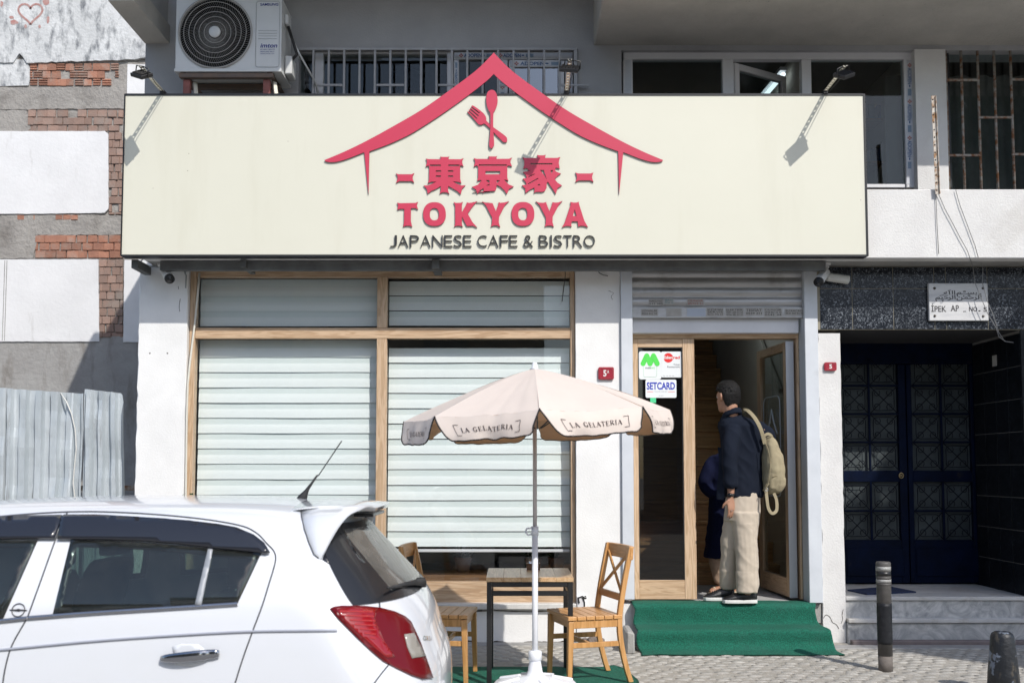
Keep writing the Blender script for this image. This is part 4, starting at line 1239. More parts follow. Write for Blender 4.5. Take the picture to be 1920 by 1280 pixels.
# ================================================================== air conditioner
ya = -.30
ACW = M('ac_enamel', (.62, .63, .62), .35, col2=(.57, .58, .57), vs=3, dirt=(.42, .42, .40), ds=3, dlo=.65, dhi=.9)
ax0, ax1 = X(330, 60, ya), X(528, 60, ya)
az0 = Z(134, ya); az1 = az0 + .59
ac = thing('air_conditioner', 'white outdoor air conditioning unit with a round fan grille on a rusty bracket', 'air conditioner', ((ax0 + ax1) / 2, ya, az0))
fcx, fcz = X(404, 62, ya), Z(62, ya)
fr_ = .285
mb = MB()
mb.box(ax0, ax1, ya + .02, ya + .32, az0, az1)
ring = [(fcx + (fr_ - .004) * math.cos(2 * PI * k / 48), fcz + (fr_ - .004) * math.sin(2 * PI * k / 48)) for k in range(48)]
mb.plate([[(ax0, az0 + .02), (ax1, az0 + .02), (ax1, az1), (ax0, az1)], ring], lambda a, b: (a, ya - .0, b), (0, .0195, 0))
mb.box(ax0 - .004, ax1 + .004, ya - .012, ya + .33, az0 - .006, az0 + .018)
mb.build('casing', ACW, ac, .004)
mb = MB(); mb.lathe([(fr_ - .004, 0), (0.01, .0)], (0, 0, 0), 40); mb.v = [V((fcx + p.x, ya + .0185, fcz + p.y)) for p in mb.v]; mb.build('fan_recess', M('fan_dark', (.012, .011, .010), .8), ac)
mb = MB()
def circ(r_, y, rad, n=48):
    mb.tube([(fcx + r_ * math.cos(2 * PI * k / n), y, fcz + r_ * math.sin(2 * PI * k / n)) for k in range(n)], rad, 5, closed=True)
circ(fr_, ya - .008, .008)
for r_ in (.085, .125, .165, .205, .245): circ(r_, ya - .012, .0028)
for k in range(92):
    t = 2 * PI * k / 92
    pth = [(fcx + r_ * math.cos(t + tw), ya - .008, fcz + r_ * math.sin(t + tw)) for r_, tw in ((.05, 0), (.13, .10), (.21, .22), (fr_ - .004, .36))]
    mb.tube(pth, .0013, 3, caps=False)
mb.build('fan_grille', M('grille_plastic', (.36, .35, .33), .5), ac)
mb = MB(); mb.lathe([(.046, 0), (.046, .012), (.038, .018), (0, .019)], (0, 0, 0), 24); mb.v = [V((fcx + p.x, ya - .01 - p.z, fcz + p.y)) for p in mb.v]; mb.build('hub_cap', ACW, ac)
bx0, bx1, bz0, bz1 = X(480, 60, ya), X(524, 60, ya), Z(126, ya), Z(3, ya)
mb = MB()
pp = rr((bx1 - bx0) / 2, (bz1 - bz0) / 2, .02)
mb.tube([((bx0 + bx1) / 2 + a, ya - .001, (bz0 + bz1) / 2 + b) for a, b in pp], .003, 4, closed=True)
for k in range(4): mb.box(bx0 + .02, bx1 - .02, ya - .003, ya + .001, Z(58 + k * 5, ya) - .0015, Z(58 + k * 5, ya) + .0015)
mb.build('side_panel_trim', M('ac_trim', (.40, .41, .41), .5), ac)
ACB = M('ac_blue_print', (.02, .03, .20), .5)
mb = MB()
mb.text('SAMSUNG', lambda a, b: (X(488, 9, ya) + a, ya - .0015, Z(11.5, ya) + b), wd=X(522, 9, ya) - X(488, 9, ya), h=Z(6.5, ya) - Z(11.5, ya), bold=.02)
mb.text('imton', lambda a, b: (X(488, 85, ya) + a, ya - .0015, Z(90, ya) + b), wd=X(518, 85, ya) - X(487, 85, ya), h=.034, shear=.25, bold=.02)
mb.text('YETKILI SERVIS', lambda a, b: (X(487, 93, ya) + a, ya - .0015, Z(94.5, ya) + b), wd=.118, h=.010)
mb.text('0850 840 0810', lambda a, b: (X(488, 97, ya) + a, ya - .0015, Z(98.5, ya) + b), wd=.11, h=.009)
mb.text('www.imton.net', lambda a, b: (X(488, 100, ya) + a, ya - .0015, Z(102, ya) + b), wd=.11, h=.009)
mb.build('printed_marks', ACB, ac, kind='stuff')
mb = MB(); mb.box(ax1 + .0045, ax1 + .06, ya + .10, ya + .26, az0 + .02, az0 + .17); mb.box(ax1 + .001, ax1 + .03, ya + .08, ya + .2, az0 + .42, az0 + .50); mb.build('valve_cover', ACW, ac, .008, kind='stuff')
mb = MB()
mb.tube([(ax1 + .02, ya + .14, az0 + .42), (ax1 + .06, ya + .12, az0 + .3), (ax1 + .10, ya + .1, az0 + .18), (ax1 + .04, ya + .15, az0 + .14)], .012, 8); mb.build('hose', BLACKR, ac)
mb = MB(); mb.tube([(ax1 + .02, ya + .18, az0 + .38), (ax1 + .1, ya + .2, az0 + .22), (ax1 + .2, ya + .35, az0 + .05), (ax1 + .2, ya + .5, az0 - .02), (ax1 + .25, YU - .02, az0 - .1)], .008, 8); mb.build('pipe', ACW, ac)
br = thing('rusty_bracket', 'rusty angle iron bracket carrying the air conditioner above the sign', 'bracket', (fcx, ya, az0 - .2))
REDP = M('red_oxide_steel', (.28, .10, .085), .7, col2=(.20, .08, .065), vs=14, bump=.3, bs=80)
RST2 = M('rusty_steel', (.17, .115, .085), .75, col2=(.12, .10, .09), vs=16, bump=.4, bs=80)
zbk = Z(178, YS) - .1
for i, (pa, pb_) in enumerate(((343, 356), (493, 506))):
    mb = MB(); x0, x1 = X(pa, 160, ya + .03), X(pb_, 160, ya + .03); mb.box(x0, x1, ya + .03, ya + .075, az0 - .36, az0 - .052); mb.build('post', REDP, br, .003)
    mb = MB(); mb.bar(((x0 + x1) / 2 + .05, ya + .08, az0 - .06), ((x0 + x1) / 2 + .12, YP - .02, az0 - .42), .03, .03); mb.build('brace', STRAP, br, .002)
mb = MB(); mb.box(ax0 + .03, ax1 - .06, ya + .0, ya + .05, az0 - .048, az0 - .012); mb.box(ax0 + .03, ax1 - .06, ya + .22, ya + .27, az0 - .048, az0 - .012); mb.build('cross_beam', RST2, br, .003)
for xx_ in (ax0 + .06, ax1 - .09):
    mb = MB(); mb.box(xx_ - .02, xx_ + .02, ya, YU, az0 - .010, az0 - .0065); mb.build('side_arm', RST2, br)

# ================================================================== security cameras, brackets, pipes
CAMW = M('camera_white', (.68, .68, .68), .4)
def cctv(pm, pb, pe, label, Y0, Y1):
    """pm mount on the soffit, pb back end of the barrel, pe lens end"""
    a = W(*pm, Y0)
    t = thing('security_camera', label, 'camera', tuple(a), 'bullet security cameras under the cafe sign')
    b0, b1 = W(*pb, Y0), W(*pe, Y1)
    mb = MB(); mb.cyl(a + V((0, 0, .045)), a, .045, n=20); mb.cyl(a, a - V((0, 0, .03)), .03, .024, n=16); mb.tube([a - V((0, 0, .03)), a - V((0, 0, .06)), b0 + (b1 - b0) * .12], [.018, .02, .018], 10); mb.build('mount', CAMW, t)
    d = (b1 - b0).normalized()
    mb = MB(); mb.tube([b0, b0 + d * .008, b1 - d * .02, b1 - d * .0], [.022, .034, .037, .037], 20); mb.bar(b0 + V((0, -.01, .034)), b1 + d * .012 + V((0, -.01, .036)), .05, .006); mb.build('barrel', CAMW, t)
    mb = MB(); mb.cyl(b1, b1 + d * .028, .038, .037, n=20); mb.build('lens_hood', BLACK, t)
    mb = MB(); mb.cyl(b1 + d * .0285, b1 + d * .030, .02, n=16); mb.build('lens', M('lens_glass', (.01, .012, .016), .05), t)
    mb = MB(); mb.text('CAM', lambda x, y: b0 + d * (.05 + x) + V((.0, -.0385, .0)) + V((0, 0, -.005 + y)), wd=.02, h=.008)
    return t
c1 = cctv((302, 493), (306, 503), (317, 521), 'white bullet security camera above the left pillar', -.10, -.20)
c2 = cctv((1547, 497), (1549, 509), (1536, 527), 'white bullet security camera in front of the dark granite tiles', -.10, -.20)
mb = MB()
mb.tube([W(x, y, -.06) for x, y in ((258, 487), (262, 494), (275, 499), (300, 501), (325, 504), (345, 508), (349, 516), (348, 540))], .006, 6)
mb.tube([W(x, y, -.05) for x, y in ((262, 492), (270, 484), (290, 482), (310, 484), (330, 484), (346, 488), (349, 500), (347, 514))], .005, 6)
tag(mb.build('camera_cable', M('cable_grey', (.28, .30, .30), .6)), 'grey cable looped round the top of the left pillar', 'cable')
mb = MB()
mb.tube([W(x, y, .02) for x, y in ((374, 512), (371, 550), (366, 600), (361, 640))] + [W(x, y, -.012) for x, y in ((356, 680), (352, 720), (350, 780), (349, 860), (348, 960), (347, 1120))], .0085, 8)
tag(mb.build('conduit', M('conduit_ivory', (.62, .60, .53), .5)), 'thin ivory conduit running down the left edge of the shop window', 'pipe')
# corrugated white duct beside the right camera
mb = MB(); pts = []
for k in range(27):
    f = k / 26; pts.append(W(1551 + 40 * f, 519 + 6 * f, -.06))
mb.tube(pts, [.033 + .003 * (k % 2) + .0 for k in range(27)], 12)
tag(mb.build('corrugated_duct', M('duct_white', (.60, .60, .57), .6), None), 'short ribbed white duct sticking out beside the right camera', 'duct')
# fixture in the middle under the sign
mp = W(835, 494, -.12)
t = thing('steel_joint', 'grey steel bracket under the middle of the sign', 'bracket', tuple(mp))
mb = MB(); mb.pbox(823, 486, 845, 505, -.14, .08); mb.build('plate', M('zinc_dull', (.20, .20, .19), .6, .4), t, .004)
mb = MB(); mb.bar(W(851, 484, -.2), W(858, 503, -.2), .03, .012); mb.build('pale_strap', PVC, t, .002)
# brown socket at the middle pillar, wires
mb = MB()
for pth in (((1140, 517), (1132, 516), (1124, 512), (1118, 503), (1110, 494)), ((1058, 490), (1060, 515), (1057, 540), (1054, 565))):
    mb.tube([W(x, y, -.012) for x, y in pth], .003, 5)
tag(mb.build('loose_wire', BLACKR), 'loose dark wires hanging from the soffit near the middle pillar', 'wire')
# wall box at the foot of the middle pillar
wp_ = W(1092, 1125, -.02)
t = thing('tap_box', 'small broken white service box with bent pipes at the window sill corner', 'box', tuple(wp_))
mb = MB(); mb.pbox(1082, 1119, 1096, 1139, -.045, .05); mb.build('box', PVC, t, .004)
mb = MB(); mb.tube([W(x, y, -.05) for x, y in ((1086, 1130), (1084, 1120), (1092, 1117), (1098, 1122))], .006, 6); mb.tube([W(x, y, -.05) for x, y in ((1096, 1145), (1096, 1128), (1092, 1119), (1098, 1117), (1099, 1122))], .005, 6); mb.build('pipe', BLACKR, t)

# right parapet: rusty strap post and cables
pb0, pb1 = W(1758, 364, YP - .03), W(1750, 180, YP - .05)
t = thing('rusty_post', 'rusty perforated strap post standing in front of the upper right wall', 'post', tuple(pb0))
mb = MB(); mb.bar(pb0, pb1, .032, .004, (0, 1, 0)); mb.bar(pb0 + V((.014, .0, 0)), pb1 + V((.014, .0, 0)), .004, .03, (0, 1, 0)); mb.build('strap', M('rusty_white_strap', (.58, .54, .48), .7, col2=(.30, .16, .07), vs=26, lo=.45, hi=.6), t)
mb = MB()
for k in range(13):
    q = pb0 + (pb1 - pb0) * ((k + .5) / 13); mb.cyl(q + V((-.006, -.0035, 0)), q + V((-.006, -.0020, 0)), .006, n=8)
mb.build('slot', BLACK, t)
CAB = M('cable_thin_grey', (.20, .20, .20), .6)
mb = MB()
mb.tube([W(x, y, YP - .012) for x, y in ((1755, 362), (1757, 420), (1760, 476))], .0028, 5)
mb.tube([W(x, y, YP - .014) for x, y in ((1760, 364), (1772, 392), (1787, 420), (1800, 445), (1814, 470), (1818, 482))] + [W(x, y, -.12) for x, y in ((1824, 500), (1828, 530), (1840, 560), (1853, 590), (1868, 615), (1873, 632), (1886, 640), (1900, 642))], .0028, 5)
mb.tube([W(x, y, YP - .014) for x, y in ((1792, 356), (1800, 385), (1815, 425), (1828, 460), (1834, 482))] + [W(x, y, -.12) for x, y in ((1838, 484), (1843, 505), (1842, 530), (1850, 562), (1862, 590), (1872, 622), (1884, 640))], .0028, 5)
tag(mb.build('loose_cables', CAB), 'thin loose cables drooping down the white parapet and dark tiles', 'cable')

# ================================================================== plaques and stickers
yq = -.045
q0, q1, r0, r1 = X(1742, 566, yq), X(1853, 566, yq), Z(601, yq), Z(531, yq)
pl_ = thing('marble_plaque', 'white marble name plaque with engraved black letters over the apartment entrance', 'plaque', ((q0 + q1) / 2, yq, r0))
mb = MB(); mb.box(q0, q1, yq, yq + .03, r0, r1); mb.build('slab', M('plaque_marble', (.62, .62, .62), .35, col2=(.30, .31, .34), vs=3.5, stretch=(.5, 1, 3.2), lo=.45, hi=.8), pl_, .003)
mb = MB(); sc_ = (q1 - q0) / 355.0
def pq(x, y): return lambda a, b: (q0 + (x - 710) * sc_ + a, yq - .001, r1 - (y - 163) * (r1 - r0) / 221 + b)
mb.text('\ufdfd', pq(748, 272), wd=278 * sc_, h=72 * sc_, bold=.004)
mb.text('İPEK', pq(722, 332), wd=90 * sc_, h=48 * sc_, bold=.01); mb.text('AP', pq(838, 330), wd=50 * sc_, h=38 * sc_, bold=.01)
mb.add([pq(912, 332)(0, 0), pq(912, 332)(18 * sc_, 0), pq(912, 332)(18 * sc_, 4 * sc_), pq(912, 332)(0, 4 * sc_)], [(0, 1, 2, 3)])
mb.text('NO', pq(948, 330), wd=50 * sc_, h=28 * sc_, bold=.02); mb.add([pq(1004, 330)(0, 0), pq(1004, 330)(12 * sc_, 0), pq(1004, 330)(12 * sc_, 7 * sc_), pq(1004, 330)(0, 7 * sc_)], [(0, 1, 2, 3)])
mb.text('5', pq(1034, 332), wd=22 * sc_, h=28 * sc_, bold=.02)
mb.build('engraved_letters', INK, pl_, kind='stuff')
for x, y in ((745, 193), (1035, 193), (742, 356), (1032, 358)):
    mb = MB(); c = V(pq(x, y)(0, 0)); mb.cyl(c + V((0, -.006, 0)), c, .008, .011, n=12); mb.build('screw_cap', M('cap_dark', (.09, .08, .07), .4, .5), pl_)
REDN = M('plate_red', (.34, .012, .03), .35, col2=(.28, .015, .03), vs=12)
WPR = M('plate_white', (.72, .70, .68), .5)
def number_plate(px0, py0, px1, py1, s, label, sup=None):
    Yq = -.02
    a, b, c, d = X(px0, py0, Yq), X(px1, py0, Yq), Z(py1, Yq), Z(py0, Yq)
    t = thing('house_number', label, 'number plate', ((a + b) / 2, Yq, c))
    mb = MB(); w_, h_ = (b - a) / 2, (d - c) / 2; mb.plate([rr(w_, h_, .012)], lambda x, z: ((a + b) / 2 + x, Yq, (c + d) / 2 + z), (0, .018, 0)); mb.build('plate', REDN, t)
    mb = MB(); mb.tube([((a + b) / 2 + x, Yq - .001, (c + d) / 2 + z) for x, z in rr(w_ - .010, h_ - .010, .012)], .0022, 4, closed=True); mb.build('raised_rim', M('plate_rim', (.42, .05, .07), .4), t)
    mb = MB()
    hh = h_ * 1.05
    if sup:
        mb.text(s, lambda x, z: ((a + b) / 2 - w_ * .38 + x, Yq - .0012, (c + d) / 2 - hh / 2 + z), wd=w_ * .42, h=hh, bold=.03)
        mb.text(sup, lambda x, z: ((a + b) / 2 + w_ * .12 + x, Yq - .0012, (c + d) / 2 + z), wd=w_ * .26, h=hh * .48, bold=.02)
    else:
        mb.text(s, lambda x, z: ((a + b) / 2 - w_ * .24 + x, Yq - .0012, (c + d) / 2 - hh / 2 + z), wd=w_ * .48, h=hh, bold=.03)
    mb.build('digits', WPR, t)
number_plate(1122, 688, 1151, 711, '5', 'red enamel number plate reading 5A on the white middle pillar', 'A')
number_plate(1546, 679, 1568.5, 694.5, '5', 'small red number plate reading 5 on the rough white pillar')
# stickers on the fixed glass leaf
yk = YD + .022
STW = M('sticker_white', (.76, .79, .80), .45)
SGRN = M('sticker_green', (.09, .68, .09), .5)
SRED = M('sticker_red', (.72, .02, .02), .5)
SBLU = M('sticker_blue', (.008, .03, .42), .5)
SGRY = M('sticker_grey', (.12, .12, .14), .5)
s0 = lambda x, y: W(1180 + x / 7.114, 620 + y / 7.114, yk)
def sticker(name, x0, y0, x1, y1, rad, label):
    a, b = s0(x0, y1), s0(x1, y0)
    t = thing(name, label, 'sticker', (a.x, yk, a.z), 'stickers on the cafe door glass')
    w_, h_ = (b.x - a.x) / 2, (b.z - a.z) / 2
    mb = MB(); mb.plate([rr(w_, h_, rad)], lambda x, z: ((a.x + b.x) / 2 + x, yk, (a.z + b.z) / 2 + z), (0, .002, 0)); mb.build('backing', STW, t)
    return t
def prt(t, name, mat, body, x0, y1, x1, y0, bold=0.0, lay=1):
    a, b = s0(x0, y1), s0(x1, y0)
    mb = MB(); mb.text(body, lambda x, z: (a.x + x, yk - .0006 * lay, a.z + z), wd=b.x - a.x, h=b.z - a.z, bold=bold); return mb.build(name, mat, t)
t = sticker('meal_card_sticker', 128, 272, 425, 648, .02, 'white sticker with a green M mark on the door glass, upper left of the group')
def cap(x0, y0, x1, y1, r_, lay):
    d = math.atan2(y1 - y0, x1 - x0); p = []
    for k in range(9): p.append((x1 + r_ * math.cos(d - PI / 2 + PI * k / 8), y1 + r_ * math.sin(d - PI / 2 + PI * k / 8)))
    for k in range(9): p.append((x0 + r_ * math.cos(d + PI / 2 + PI * k / 8), y0 + r_ * math.sin(d + PI / 2 + PI * k / 8)))
    q = [s0(x, y) for x, y in p]
    return [V((v_.x, yk - .0006 * lay, v_.z)) for v_ in q]
mb = MB()
for i, (l, ed) in enumerate((((232, 333, 183, 438), 0), ((322, 333, 278, 438), 0), ((232, 333, 278, 438), 0), ((322, 333, 372, 438), 0))):
    p = cap(*l, 33, 1 + i); mb.add(p, [tuple(range(len(p)))])
mb.build('green_mark', SGRN, t)
prt(t, 'small_print', SGRY, 'multi', 214, 506, 285, 480, .02); prt(t, 'small_print', SGRN, 'net', 288, 506, 340, 482)
mb = MB()
cx_, cz_ = s0(277, 540), None
pts = [s0(x, y) for x, y in ((190, 470), (190, 600), (200, 614), (355, 614), (366, 600), (366, 470))]
mb.tube([V((p.x, yk - .0008, p.z)) for p in pts], .0012, 4); mb.build('card_outline', M('sticker_pale_green', (.35, .6, .4), .5), t)
t = sticker('voucher_sticker', 427, 276, 697, 622, .012, 'white sticker with a red disc on the door glass, upper right of the group')
c = s0(520, 360); mb = MB(); rd = (s0(584, 360).x - c.x)
mb.add([V((c.x + rd * math.cos(2 * PI * k / 32), yk - .0006, c.z + rd * math.sin(2 * PI * k / 32))) for k in range(32)], [tuple(range(32))]); mb.build('red_disc', SRED, t)
prt(t, 'white_print', STW, 'Eden', 456, 375, 580, 335, .03, 2); prt(t, 'red_print', SRED, 'red', 585, 375, 672, 335, .03, 2)
prt(t, 'small_print', SGRY, 'Ticket', 588, 462, 672, 438, .01); prt(t, 'small_print', SGRY, 'Restaurant', 506, 492, 674, 468, .01)
mb = MB()
for k in range(4):
    a, b = s0(450 + k * 40, 602), s0(478 + k * 40, 598); mb.add([V((a.x, yk - .0006, a.z)), V((b.x, yk - .0006, a.z)), V((b.x, yk - .0006, b.z)), V((a.x, yk - .0006, b.z))], [(0, 1, 2, 3)])
mb.build('fine_print', SGRY, t)
t = sticker('bank_card_sticker', 218, 650, 627, 892, .012, 'white sticker lettered SETCARD in heavy blue on the door glass')
prt(t, 'blue_print', SBLU, 'SETCARD', 232, 784, 608, 685, .03)
prt(t, 'small_print', SGRY, 'Türkiye’nin Yemek Kartı', 332, 818, 505, 803, .0); prt(t, 'fine_print', SGRY, 'www.setcard', 388, 868, 455, 858)
mb = MB()
for x0, x1 in ((238, 320), (518, 606)):
    a, b = s0(x0, 815), s0(x1, 809); mb.add([V((a.x, yk - .0006, a.z)), V((b.x, yk - .0006, a.z)), V((b.x, yk - .0006, b.z)), V((a.x, yk - .0006, b.z))], [(0, 1, 2, 3)])
mb.build('red_rule', SRED, t)
mb = MB(); a, b = s0(280, 960), s0(356, 890); mb.box(a.x, b.x, yk + .0005, yk + .002, a.z, b.z)
tag(mb.build('green_sticker', M('sticker_mint', (.08, .62, .28), .5)), 'plain bright green sticker below the blue lettered one', 'sticker', 'stickers on the cafe door glass')

# ================================================================== carpets
TURF = M('green_turf', (.009, .165, .106), .95, col2=(.003, .075, .048), vs=120, lo=.40, hi=.62, detail=4, bump=1.0, bs=150, bdist=.012, dirt=(.025, .13, .095), ds=3, dlo=.5, dhi=.85)
xc0, xc1 = X(1186, 1126, -.05), X(1527, 1126, -.05)
prof = smooth([(.10, zf + .008), (-.02, zf + .010), (-.075, zf + .004), (-.098, zf - .02), (-.10, .24), (-.105, .185), (-.125, .163), (-.20, .160), (-.30, .158), (-.345, .148), (-.358, .12), (-.362, .06), (-.40, .022), (-.47, .012), (-.56, .010)], 6)
mb = MB()
nu, npz = 90, len(prof)
def carp(u, v):
    i = v * (npz - 1); k = min(int(i), npz - 2); f = i - k
    y = prof[k][0] * (1 - f) + prof[k + 1][0] * f; z = prof[k][1] * (1 - f) + prof[k + 1][1] * f
    t_ = i / (npz - 1)
    x0 = xc0 + .02 * noise.noise(V((0, t_ * 6, 0))); x1 = xc1 + .062 * max(0, t_ - .36) / .64 + .02 * noise.noise(V((5, t_ * 6, 0)))
    x = x0 + (x1 - x0) * u
    wv = noise.noise(V((x * 3.0, t_ * 3, 2))) * .006 + noise.noise(V((x * 9, t_ * 9, 4))) * .004
    if t_ > .85: y += (t_ - .85) / .15 * .022 * noise.noise(V((x * 6, 0, 7)))
    return V((x, y - wv * (1 if t_ < .8 else .3), z + max(-.006, wv * .8)))
mb.grid(carp, nu, npz - 1)
nf = len(mb.f)
mb.add([p + V((0, .012, -.010)) for p in mb.v], [f[::-1] for f in mb.f[:nf]], 0, True)
b_ = len(mb.v) // 2
for k in range(npz - 1):
    for e_ in (0, nu):
        i0, i1 = k * (nu + 1) + e_, (k + 1) * (nu + 1) + e_
        q = [i0, i1, b_ + i1, b_ + i0]; mb.f.append(q if e_ == 0 else q[::-1]); mb.m.append(0); mb.s.append(False)
for i in range(nu):
    i0, i1 = (npz - 1) * (nu + 1) + i, (npz - 1) * (nu + 1) + i + 1
    mb.f.append([i0, b_ + i0, b_ + i1, i1]); mb.m.append(0); mb.s.append(False)
tag(mb.build('stair_carpet', TURF), 'green artificial turf carpet draped over the two cafe entrance steps', 'carpet')
mb = MB(); mb.box(xc0 + .07, xc1 - .04, -.080, .1, .0, zf - .014); mb.build('step_block', CONC, bld)
mb = MB(); mb.box(xc0 + .09, xc1 - .0, -.335, -.087, -.01, .135); mb.build('step_block', CONC, bld)
mb = MB(); mb.box(xm1 + .001, xc0 + .09, .006, .13, -.01, zf - .002); mb.build('wall', WHITE, bld, .008)
mb = MB()
xm_1 = X(1192, 1270, -1.5)
def mat_(u, v):
    y = -.99 - v * .98
    xr = xm_1 + .03 * noise.noise(V((0, y * 3, 1))) - .10 * max(0, (y + 1.22) / .25) ** 1.5 * (1 if y > -1.22 else 0)
    x = -1.25 + (xr + 1.25) * u
    lift = .012 * max(0, noise.noise(V((x * 2.2, y * 2.2, 3)))) + (.012 * max(0, u - .96) / .04)
    y2 = y + .015 * noise.noise(V((x * 3, 0, 6))) * (1 - v)
    return V((x, y2, gz(y) + .010 + lift))
mb.grid(mat_, 70, 30)
nf = len(mb.f); nb = len(mb.v)
mb.add([p - V((0, 0, .012)) for p in mb.v], [f[::-1] for f in mb.f[:nf]], 0, True)
for j in range(30):
    i0, i1 = j * 71 + 70, (j + 1) * 71 + 70; mb.f.append([i0, nb + i0, nb + i1, i1][::-1]); mb.m.append(0); mb.s.append(False)
for i in range(70):
    mb.f.append([i, i + 1, nb + i + 1, nb + i][::-1]); mb.m.append(0); mb.s.append(False)
tag(mb.build('turf_mat', TURF), 'green artificial turf mat on the pavement under the table and chairs', 'mat')
DM = M('navy_doormat', (.02, .035, .09), .95, col2=(.012, .02, .055), vs=60, bump=.6, bs=200)
mb = MB(); mb.plate([[(X(1582, 1104, .45), .36), (X(1625, 1113, .1), .10), (X(1712, 1107, .3), .24), (X(1668, 1099, .6), .60)]], lambda a, b: (a, b, z2 + .012), (0, 0, -.011))
tag(mb.build('doormat', DM), 'navy doormat lying askew on the marble landing', 'doormat')
# loose stones at the foot of the pillar
mb = MB()
for c_, r_ in ((W(1117, 1209, -.16), (.07, .05, .055)), (W(1097, 1206, -.12), (.04, .035, .03))):
    bm = bmesh.new(); bmesh.ops.create_icosphere(bm, subdivisions=2, radius=1)
    vs = [V((c_.x, c_.y, .03)) + V((v.co.x * r_[0], v.co.y * r_[1], v.co.z * r_[2])) * (1 + .35 * noise.noise(v.co * 1.7 + c_)) for v in bm.verts]
    mb.add(vs, [tuple(v.index for v in f.verts) for f in bm.faces]); bm.free()
    o = mb.build('rough_stone', M('brown_stone', (.22, .175, .15), .9, col2=(.14, .12, .11), vs=14, bump=.6, bs=40))
    tag(o, 'rough brown stone at the foot of the middle pillar' if r_[0] > .05 else 'small grey stone lying left of the brown one by the middle pillar', 'stone')
    mb = MB()
mb = MB(); mb.pbox(1176, 1183, 1191, 1228, -.47, .34); mb.v = [p + V((R.uniform(-.008, .008), R.uniform(-.008, .008), R.uniform(-.012, .012))) for p in mb.v]; mb.build('step_edge_stone', CONC, bld, .012)
# ================================================================== table, chairs
TOPW = wood('table_top_wood', (.50, .31, .155), (.36, .20, .09), 'x', .8, .35)
BEECH = wood('beech', (.60, .325, .125), (.50, .255, .085), 'z', .7, .38)
BEECHS = wood('beech_slat', (.61, .33, .13), (.51, .26, .09), 'y', .7, .38)
ty0, ty1, tz = -1.60, -1.01, .68
tx0, tx1 = X(911.5, 1080, ty0), X(1075.5, 1080, ty0)
tab = thing('cafe_table', 'small square wooden cafe table with black steel legs standing on the turf mat', 'table', ((tx0 + tx1) / 2, (ty0 + ty1) / 2, .012))
for k in range(5):
    mb = MB(); wd = (tx1 - tx0) / 5; mb.box(tx0 + wd * k + .0004, tx0 + wd * (k + 1) - .0004, ty0, ty1, tz - .028, tz); mb.build('top_plank', wood('table_plank_%d' % k, (.62 - .02 * (k % 3), .42, .24), (.50, .31, .16), 'y', .8, .3), tab, .002)
lw = .031
for x in (tx0 + .004, tx1 - .004 - lw):
    for y in (ty0 + .004, ty1 - .004 - lw):
        mb = MB(); mb.box(x, x + lw, y, y + lw, gz(y) + .012, tz - .029); mb.build('leg', BLACK, tab, .002)
for (z0, z1) in ((tz - .06, tz - .030), (tz - .115, tz - .085)):
    for y in (ty0 + .006, ty1 - .004 - lw + .002):
        mb = MB(); mb.box(tx0 + .006 + lw, tx1 - .006 - lw, y, y + lw - .006, z0, z1); mb.build('rail', BLACK, tab, .002)
    for x in (tx0 + .006, tx1 - .002 - lw):
        mb = MB(); mb.box(x, x + lw - .006, ty0 + .006 + lw, ty1 - .006 - lw, z0, z1); mb.build('rail', BLACK, tab, .002)
cx_, cy_ = X(1000, 1060, -1.12), -1.12
cad = thing('table_caddy', 'small wooden caddy with napkins and shakers on the table top', 'caddy', (cx_, cy_, tz))
mb = MB()
for (a, b, c, d) in ((-.045, .045, -.03, -.024), (-.045, .045, .024, .03), (-.045, -.039, -.024, .024), (.039, .045, -.024, .024)):
    mb.box(cx_ + a, cx_ + b, cy_ + c, cy_ + d, tz + .001, tz + .045)
mb.box(cx_ - .039, cx_ + .039, cy_ - .024, cy_ + .024, tz + .001, tz + .006); mb.build('box', wood('dark_box_wood', (.16, .085, .045), (.11, .055, .03), 'x'), cad)
mb = MB(); mb.lathe([(.012, 0), (.012, .035), (.009, .04), (.009, .05), (0, .052)], (cx_ - .02, cy_, tz + .007), 12); mb.lathe([(.012, 0), (.012, .03), (.010, .04), (0, .045)], (cx_ + .022, cy_, tz + .007), 12); mb.build('shaker', CHROME, cad)

